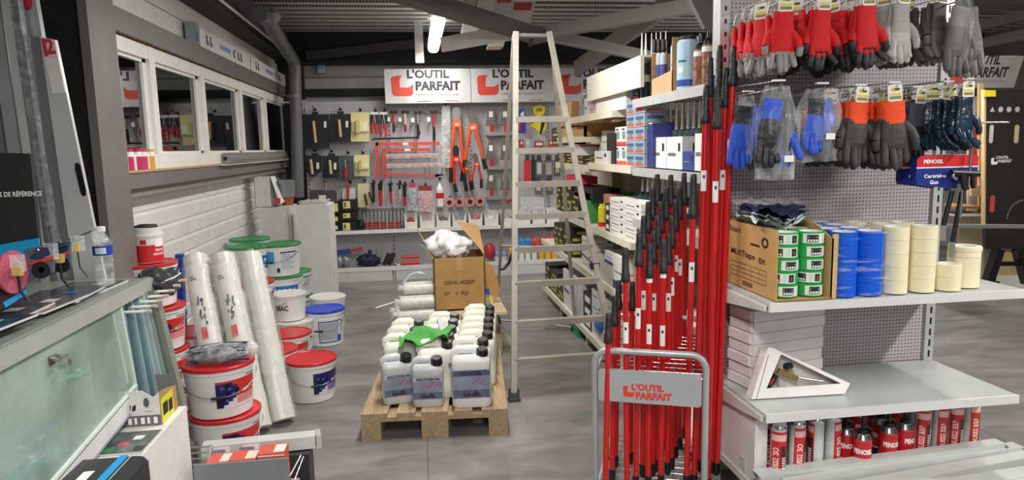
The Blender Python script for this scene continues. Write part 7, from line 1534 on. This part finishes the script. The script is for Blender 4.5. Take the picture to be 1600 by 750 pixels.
for i, (px, py, w_, h_, yy) in enumerate([(60, 408, 46, 52, 2.2), (92, 400, 34, 50, 2.35)]):
    q = pxp(MB(), [(px-w_/2, py-h_/2+8), (px+w_/2, py-h_/2-4), (px+w_/2, py+h_/2-8), (px-w_/2, py+h_/2+6)][::-1], yy, yy+.012, m('#55606e', .4, vary=.3, scale=30)); r_ = pxp(MB(), [(px-w_/2, py+4), (px+w_/2, py-8), (px+w_/2, py-3), (px-w_/2, py+9)][::-1], yy-.003, yy, m('#c83a36', .4)); d = MB().lathe([(0, 0), (.026, 0)], at(px+4, py+14, y=yy-.004), DARK, 18, T=Matrix.Rotation(R(90), 3, 'X')).lathe([(0, -.002), (.009, -.002)], at(px+4, py+14, y=yy-.006), m('#b8b4c4', .4), 14, T=Matrix.Rotation(R(90), 3, 'X'))
    sh = pxp(MB(), [(px-w_*.3, py-h_*.1), (px-w_*.1, py-h_*.38), (px+w_*.3, py-h_*.42), (px+w_*.4, py-h_*.2), (px, py-h_*.05)][::-1], yy-.004, yy, m('#27364c', .3))
    A('blister_pack', ['grey and red blister pack with black wheel, nearer', 'grey and red blister pack with black wheel, farther'][i], 'blister pack', [('card', q), ('red_band', r_), ('wheel', d), ('tool', sh)])
for i, (px, py, yy) in enumerate([(28, 425, 2.1), (93, 405, 2.28), (121, 388, 2.32)]):
    A('yellow_handle_brush', 'yellow ended tool hanging from the wire display, %s' % ['left', 'middle', 'right'][i], 'tool', [('handle', MB().bar(at(px, py-8, y=yy), at(px, py+5, y=yy), .022 if i < 2 else .01, .022 if i < 2 else .01, m('#c8a45c' if i < 2 else '#d8b83a', .5))), ('shaft', MB().tube([at(px, py+5, y=yy), at(px+4, py+30, y=yy), at(px+16, py+44, y=yy)], .004 if i < 2 else .002, BLACK, 6))])

# aluminium rules and levels leaning behind the counter
AL2 = m('#d0d0ce', .3, .2, vary=.05, scale=3); AL3 = m('#7c8083', .35, .2); AL4 = m('#a9adaf', .3, .25)
def lean(top, bot, yy, d, mt, parts=None, foot=750):
    """strip given by its two edges, carried on straight down to the floor"""
    (a0, a1), (b0, b1) = top, bot
    def low_(p, q):   # continue p->q until z = 0
        P0, P1 = at(*p, y=yy), at(*q, y=yy); t = P0.z/(P0.z-P1.z); return P0+(P1-P0)*t
    A_, B_ = at(*a0, y=yy), at(*a1, y=yy); C_, D_ = low_(a1, b1), low_(a0, b0); dd = V((0, d, 0)); q = MB(); f = [A_, D_, C_, B_]
    q.add(f+[p_+dd for p_ in f], [(0, 1, 2, 3), (7, 6, 5, 4), (0, 4, 5, 1), (1, 5, 6, 2), (2, 6, 7, 3), (3, 7, 4, 0)], mt); return q
L1 = lean(((62, 57), (86, 62)), ((118, 450), (165, 440)), 3.02, .02, AL2)
st_ = pxp(MB(), [(63, 58), (85, 63), (91, 92), (69, 90)][::-1], 3.016, 3.0195, m('#e4c8c8', .4)); pxp(st_, [(69, 90), (91, 92), (102, 145), (82, 146)][::-1], 3.016, 3.0195, m('#dedcd6', .3)); pxp(st_, [(64, 60), (70, 61), (75, 88), (70, 88)][::-1], 3.013, 3.016, m('#c43a4a', .4)); t2 = at(68, 87, y=3.012); dd_ = (at(63, 60, y=3.012)-t2)
st_.text('2', plane_map(t2+V((.012, 0, .004)), (1, 0, .12), (-.12, 0, 1)), 0, 0, .035, .06, m('#c43a4a', .4), .03, .0)
sl_ = MB(); o_ = [(117, 256), (121, 254), (125, 258), (134, 298), (134, 305), (130, 307), (126, 302), (117, 264)]; pxp(sl_, o_[::-1], 3.016, 3.0195, BLACK)
A('spirit_level', 'wide aluminium level with red and white sticker, leaning at the left', 'level', [('body', L1), ('sticker', st_), ('hand_slot', sl_), ('side_rail', lean(((46, 56), (61, 57)), ((100, 452), (117, 450)), 3.025, .05, AL3)), ('rib', lean(((36, 55), (45, 56)), ((92, 452), (99, 452)), 3.02, .05, AL4))])
A('straight_edge', 'aluminium straight edge with red round mark, rising above the level', 'straight edge', [('body', lean(((28, -10), (54, -10)), ((104, 440), (132, 440)), 3.09, .03, AL4)), ('red_mark', pxp(MB(), [(33, -10), (48, -10), (50, 8), (47, 15), (41, 16), (37, 8)][::-1], 3.084, 3.089, m('#c02a3c', .4)))])
for i, (a, c, b_, d_, mt) in enumerate([((14, -10), (26, -10), (82, 453), (92, 453), AL3), ((0, -10), (13, -10), (66, 455), (80, 454), AL2), ((-24, -10), (-4, -10), (44, 458), (63, 456), AL4), ((-50, -10), (-28, -10), (20, 458), (40, 458), AL3)]):
    A('aluminium_rule', 'long aluminium rule leaning beside the level, %s from it' % ORD[i], 'rule', lean((a, c), (b_, d_), 3.03+.004*i, .04, mt))
g = []
for j in range(20):
    t = j/19; xl = 10+78*t; g.append([at(xl+i*5+math.sin(j*1.3+i)*1.0, -5+460*t, y=3.0-.004*i*(i % 2)) for i in range(5)])
A('clear_sleeve', 'crinkled clear sleeve round the aluminium rules', 'sleeve', MB().sheet(g, FILMC))

# ================================================================== LOWER LEFT FOREGROUND
zt5 = .50; a = at(112, 714, z=zt5); b_ = at(222, 712, z=zt5); c_ = at(292, 634, z=zt5); q = MB().box((a.x, b_.y, 0), (b_.x, c_.y, zt5), m('#e6e4df', .5)).box((b_.x-.0005, b_.y+.001, zt5-.22), (b_.x+.001, c_.y-.001, zt5-.218), m('#b9b6b0', .6)).box((b_.x-.013, b_.y-.001, zt5-.3), (b_.x-.010, b_.y, zt5-.01), m('#b0a890', .6))
A('white_carton', 'large white carton in the lower left foreground', 'carton', q)
# small cut-open printed carton on it
Z = zt5+.001; p0, p1 = at(188, 668, z=Z), at(252, 664, z=Z); ang = 0; w_ = p1.x-p0.x+.0; y0 = p0.y; dpt = .17; hh = at(190, 613, y=y0).z-Z; WP = m('#dad8d3', .55)
q = MB(); X0_, X1_ = p0.x, p1.x
q.prism([(0, 0), (w_, 0), (w_, hh*.95), (w_*.85, hh*.8), (w_*.6, hh), (0, hh)], plane_map((X0_, y0, Z), (1, 0, 0), (0, 0, 1)), -.003, 0, WP); q.box((X0_, y0, Z), (X0_+.003, y0+dpt, Z+hh), m('#6a6a6c', .6)); q.box((X0_, y0+dpt-.003, Z), (X1_, y0+dpt, Z+hh*1.05), m('#77787a', .6)); q.box((X0_, y0, Z), (X1_, y0+dpt, Z+.003), KRAFT)
q.prism([(0, 0), (dpt, 0), (dpt, hh*.7), (dpt*.5, hh*.85), (0, hh*.95)], plane_map((X1_, y0, Z), (0, 1, 0), (0, 0, 1)), 0, .003, m('#b08a5c', .8))
f = plane_map((X0_, y0, Z), (1, 0, 0), (0, 0, 1)); pr_ = MB().patch(f, 0, 0, w_, hh*.3, m('#6a6b6d', .6), .0008)
for k in range(6): pr_.patch(f, w_*(.05+.155*k), hh*.06, w_*(.05+.155*k)+w_*(.06+.03*(k % 2)), hh*.24, PAPER, .0014)
for k in range(2): pr_.prism([(w_*(.2+.12*k), hh*.42), (w_*(.29+.12*k), hh*.46), (w_*(.31+.12*k), hh*.62), (w_*(.22+.12*k), hh*.58)], f, .0005, .001, INK)
pr_.prism([(w_*.68+w_*.07*math.cos(t*.5), hh*.66+hh*.14*math.sin(t*.5)) for t in range(12)], f, .0005, .001, m('#55565a', .6)); pr_.text('NORA', f, w_*.62, hh*.38, w_*.2, hh*.05, m('#77787c', .6), 0, .001)
f2 = plane_map((X1_+.003, y0, Z), (0, 1, 0), (0, 0, 1)); pr_.patch(f2, .002, .002, dpt*.75, hh*.72, m('#e2dc3c', .5), .0006); pr_.patch(f2, dpt*.1, hh*.2, dpt*.4, hh*.55, INK, .001); pr_.patch(f2, dpt*.45, hh*.15, dpt*.68, hh*.5, INK, .001)
f3 = plane_map((X0_, y0+dpt-.003, Z), (1, 0, 0), (0, 0, 1)); pr_.text('NORA', f3, w_*.25, hh*.55, w_*.3, hh*.2, m('#c9c9ca', .6), .02, .002)
A('cut_carton', 'small cut open printed carton with yellow side on the white carton', 'carton', [('carton', q), ('print', pr_)])
p_ = at(150, 712, z=Z); card3((p_.x+.0, b_.y+.015, Z), R(0), .15, .19, ['#55605c', '#3f8f62', '#b8504c', '#d5d8da', '#2a2d33'], 'leaflet in clear cover lying on the white carton', Z, 'leaflet', 'leaflet')
# black rounded case with blue stripe
p_ = at(160, 722, z=.52); cx0, cx1 = at(95, 735, y=2.12).x, at(222, 735, y=2.12).x; W = cx1-cx0; ztc = at(170, 722, y=2.2).z
f = plane_map((cx0-.06, 1.9, .0), (1, 0, 0), (0, 1, 0)); q = MB().prism(rrect(W+.05, .34, .05, 6), f, .14, ztc-.012, m('#2b2c2e', .4)).prism([(a_*.96+.006, b2_*.96+.006) for a_, b2_ in rrect(W+.05, .34, .05, 6)], f, ztc-.012, ztc, m('#2b2c2e', .4)); st = MB().patch(f, W*.78, .0, W*.90, .34, m('#1f9be0', .35), ztc+.0015).patch(f, W*.93, .0, W*.95, .34, m('#b8bcc0', .3), ztc+.0015); wl = MB().patch(f, W*.5, .15, W*.64, .24, PAPER, ztc+.0015)
A('black_case', 'black rounded case with a blue stripe at the bottom left edge', 'case', [('case', q), ('blue_stripe', st), ('label', wl)]); A('case_support', 'low dark box under the black rounded case', 'box', MB().box((cx0-.02, 1.93, 0), (cx1-.05, 2.2, .139), m('#3a3b3c', .5)))
# grey low display bin
zb2 = .30; a = at(302, 728, z=zb2); b_ = at(447, 722, z=zb2); yb_ = a.y; q = MB().box((a.x, yb_, 0), (b_.x, yb_+.012, zb2), m('#7b8083', .4)).box((a.x, yb_+.012, .1), (b_.x, yb_+.22, .11), SHELFW)
A('grey_end_panel', 'dark grey low metal panel at the bottom left of the picture', 'panel', q)
for i, (x0, x1, c, zz) in enumerate([(320, 357, '#cf604c', .296), (357, 400, '#cf5c48', .300), (402, 446, '#cc584a', .318)]):
    p0, p1 = at(x0, 712, y=yb_+.02), at(x1, 712, y=yb_+.02); q = MB().box((p0.x, yb_+.02+.0, .111), (p1.x-.004, yb_+.11, zz), m(c, .55)); l = MB().box((p0.x+(p1.x-p0.x)*.55, yb_+.03, zz), (p1.x-.006, yb_+.10, zz+.001), m('#ddd8cc', .6)).box((p0.x, yb_+.019, zz-.012), (p1.x-.004, yb_+.02, zz-.008), PAPER)
    A('red_carton', 'red and white carton behind the grey panel, %s' % ['left', 'middle', 'right'][i], 'carton', [('carton', q), ('label', l)])
p0, p1 = at(317, 704, y=2.93), at(493, 686, y=2.98); q = MB().bar(p0, p1, .07, .055, m('#d3d5d4', .3, .2)); e_ = MB().bar(p1+V((.0, 0, 0)), p1+V((.022, .005, 0)), .075, .06, m('#c3c5c4', .3, .3)); l = MB()
for s_ in (.15, .4): pp = p0.lerp(p1, s_); l.box((pp.x-.05, pp.y-.037, pp.z-.02), (pp.x+.05, pp.y-.035, pp.z+.02), PAPER).box((pp.x-.03, pp.y-.039, pp.z-.01), (pp.x+.03, pp.y-.037, pp.z+.012), m('#8c90a0', .5))
A('price_rail', 'pale metal price rail lying behind the grey panel', 'rail', [('rail', q), ('end_cap', e_), ('price_label', l)])
A('rail_stand', 'black base under the pale price rail', 'base', MB().box((p0.x+.02, 2.90, 0), (p1.x-.02, 3.02, p0.z-.04), m('#26282a', .5)))
wb_ = MB()
for k in range(6): wb_.tube([at(292, 700+k*9, y=2.86), at(332, 697+k*9, y=2.80)], .004, m('#c4c6c4', .3, .6), 6)
wb_.tube([at(330, 695, y=2.8), at(322, 750, y=2.7)], .005, m('#c4c6c4', .3, .6), 6); wb_.tube([at(293, 698, y=2.86), at(293, 752, y=2.86)], .005, m('#c4c6c4', .3, .6), 6)
A('wire_rack', 'small white wire rack between the white carton and the grey panel', 'wire rack', wb_)
q = MB().tube([at(470, 712, y=2.85), at(447, 755, y=2.7)], .004, CHROME, 6).tube([at(474, 714, y=2.85), at(458, 756, y=2.7)], .004, CHROME, 6); A('bent_wire', 'thin bent wire legs right of the grey panel', 'wire', q)

# ---- repeats that the photo shows as sets carry a common group
GROUPS = dict(work_gloves='gloves on the peg hooks', bagged_gloves='gloves in clear bags', peg_hook='wire hooks on the near shelving', cartridge_gun='cartridge guns on cards', green_tape='x', telescopic_pole='red telescopic poles in the trolley',
    foam_can='foam cans on the base shelf', jerrycan='jerrycans on the pallet', paint_bucket='stacked paint buckets', film_roll='leaning wrapped rolls', wrapped_roll='wrapped rolls on the second pallet', flat_carton='flat white cartons', steel_profile='steel profiles heaped in front',
    catalogue='catalogues on the counter', white_prong='white prongs under the counter', grey_strip='grey strips under the counter', aluminium_rule='aluminium rules behind the counter', small_bottle='small bottles on the window ledge', red_carton='red cartons behind the grey panel',
    aisle_shelf='aisle shelves', sealant_cartridge='nozzle cartridges on the near shelves', cartridge_carton='cartons on the near shelves', glue_tube='bottles in the display carton', shop_sign='shop name signs', bolt_cutter='bolt cutters on the back wall', hammer='hammers on the back wall',
    scraper='scrapers behind the ladder', padlock_pack='small packs behind the ladder', spray_can='spray cans on the low shelf', bin_contents='fittings in the white bins', hatchet='striking tools of the low row', mason_clamp='red clamps', wooden_pallet='pallets', roof_brace='roof braces', packing_block='packing blocks',
    blister_pack='packs on the wire display', cabinet_bag='goods in the glass counter', brown_bottle='brown bottles', blue_bottle='pale blue bottles', yellow_bottle='yellow bottles', tall_carton='tall white cartons', pliers_card='carded pliers', wire_shelf='steel ledges under the trowels', shrink_wrap='wraps round the blue rolls', long_carton='long cartons on the window beam')
LVL = {'highest': 'boxes on the highest aisle shelf', 'fourth': 'boxes on the fourth aisle level', 'third': 'boxes on the third aisle level', 'second level': 'boxes on the second aisle level', 'lowest': 'boxes on the lowest aisle level'}
for o in list(bpy.data.objects):
    if o.parent or 'label' not in o or 'group' in o: continue
    n = o.name.split('.')[0]; lb = o['label']
    if n in ('green_tape', 'blue_tape', 'masking_tape'): o['group'] = {'green_tape': 'green tape rolls in the carton', 'blue_tape': 'blue tape rolls in clear wrap', 'masking_tape': 'cream tape rolls on the shelf'}[n]
    elif n in GROUPS: o['group'] = GROUPS[n]
    elif n in ('carton', 'pack', 'boxed_set', 'packet'):
        for k_, g_n in LVL.items():
            if k_ in lb: o['group'] = g_n; break
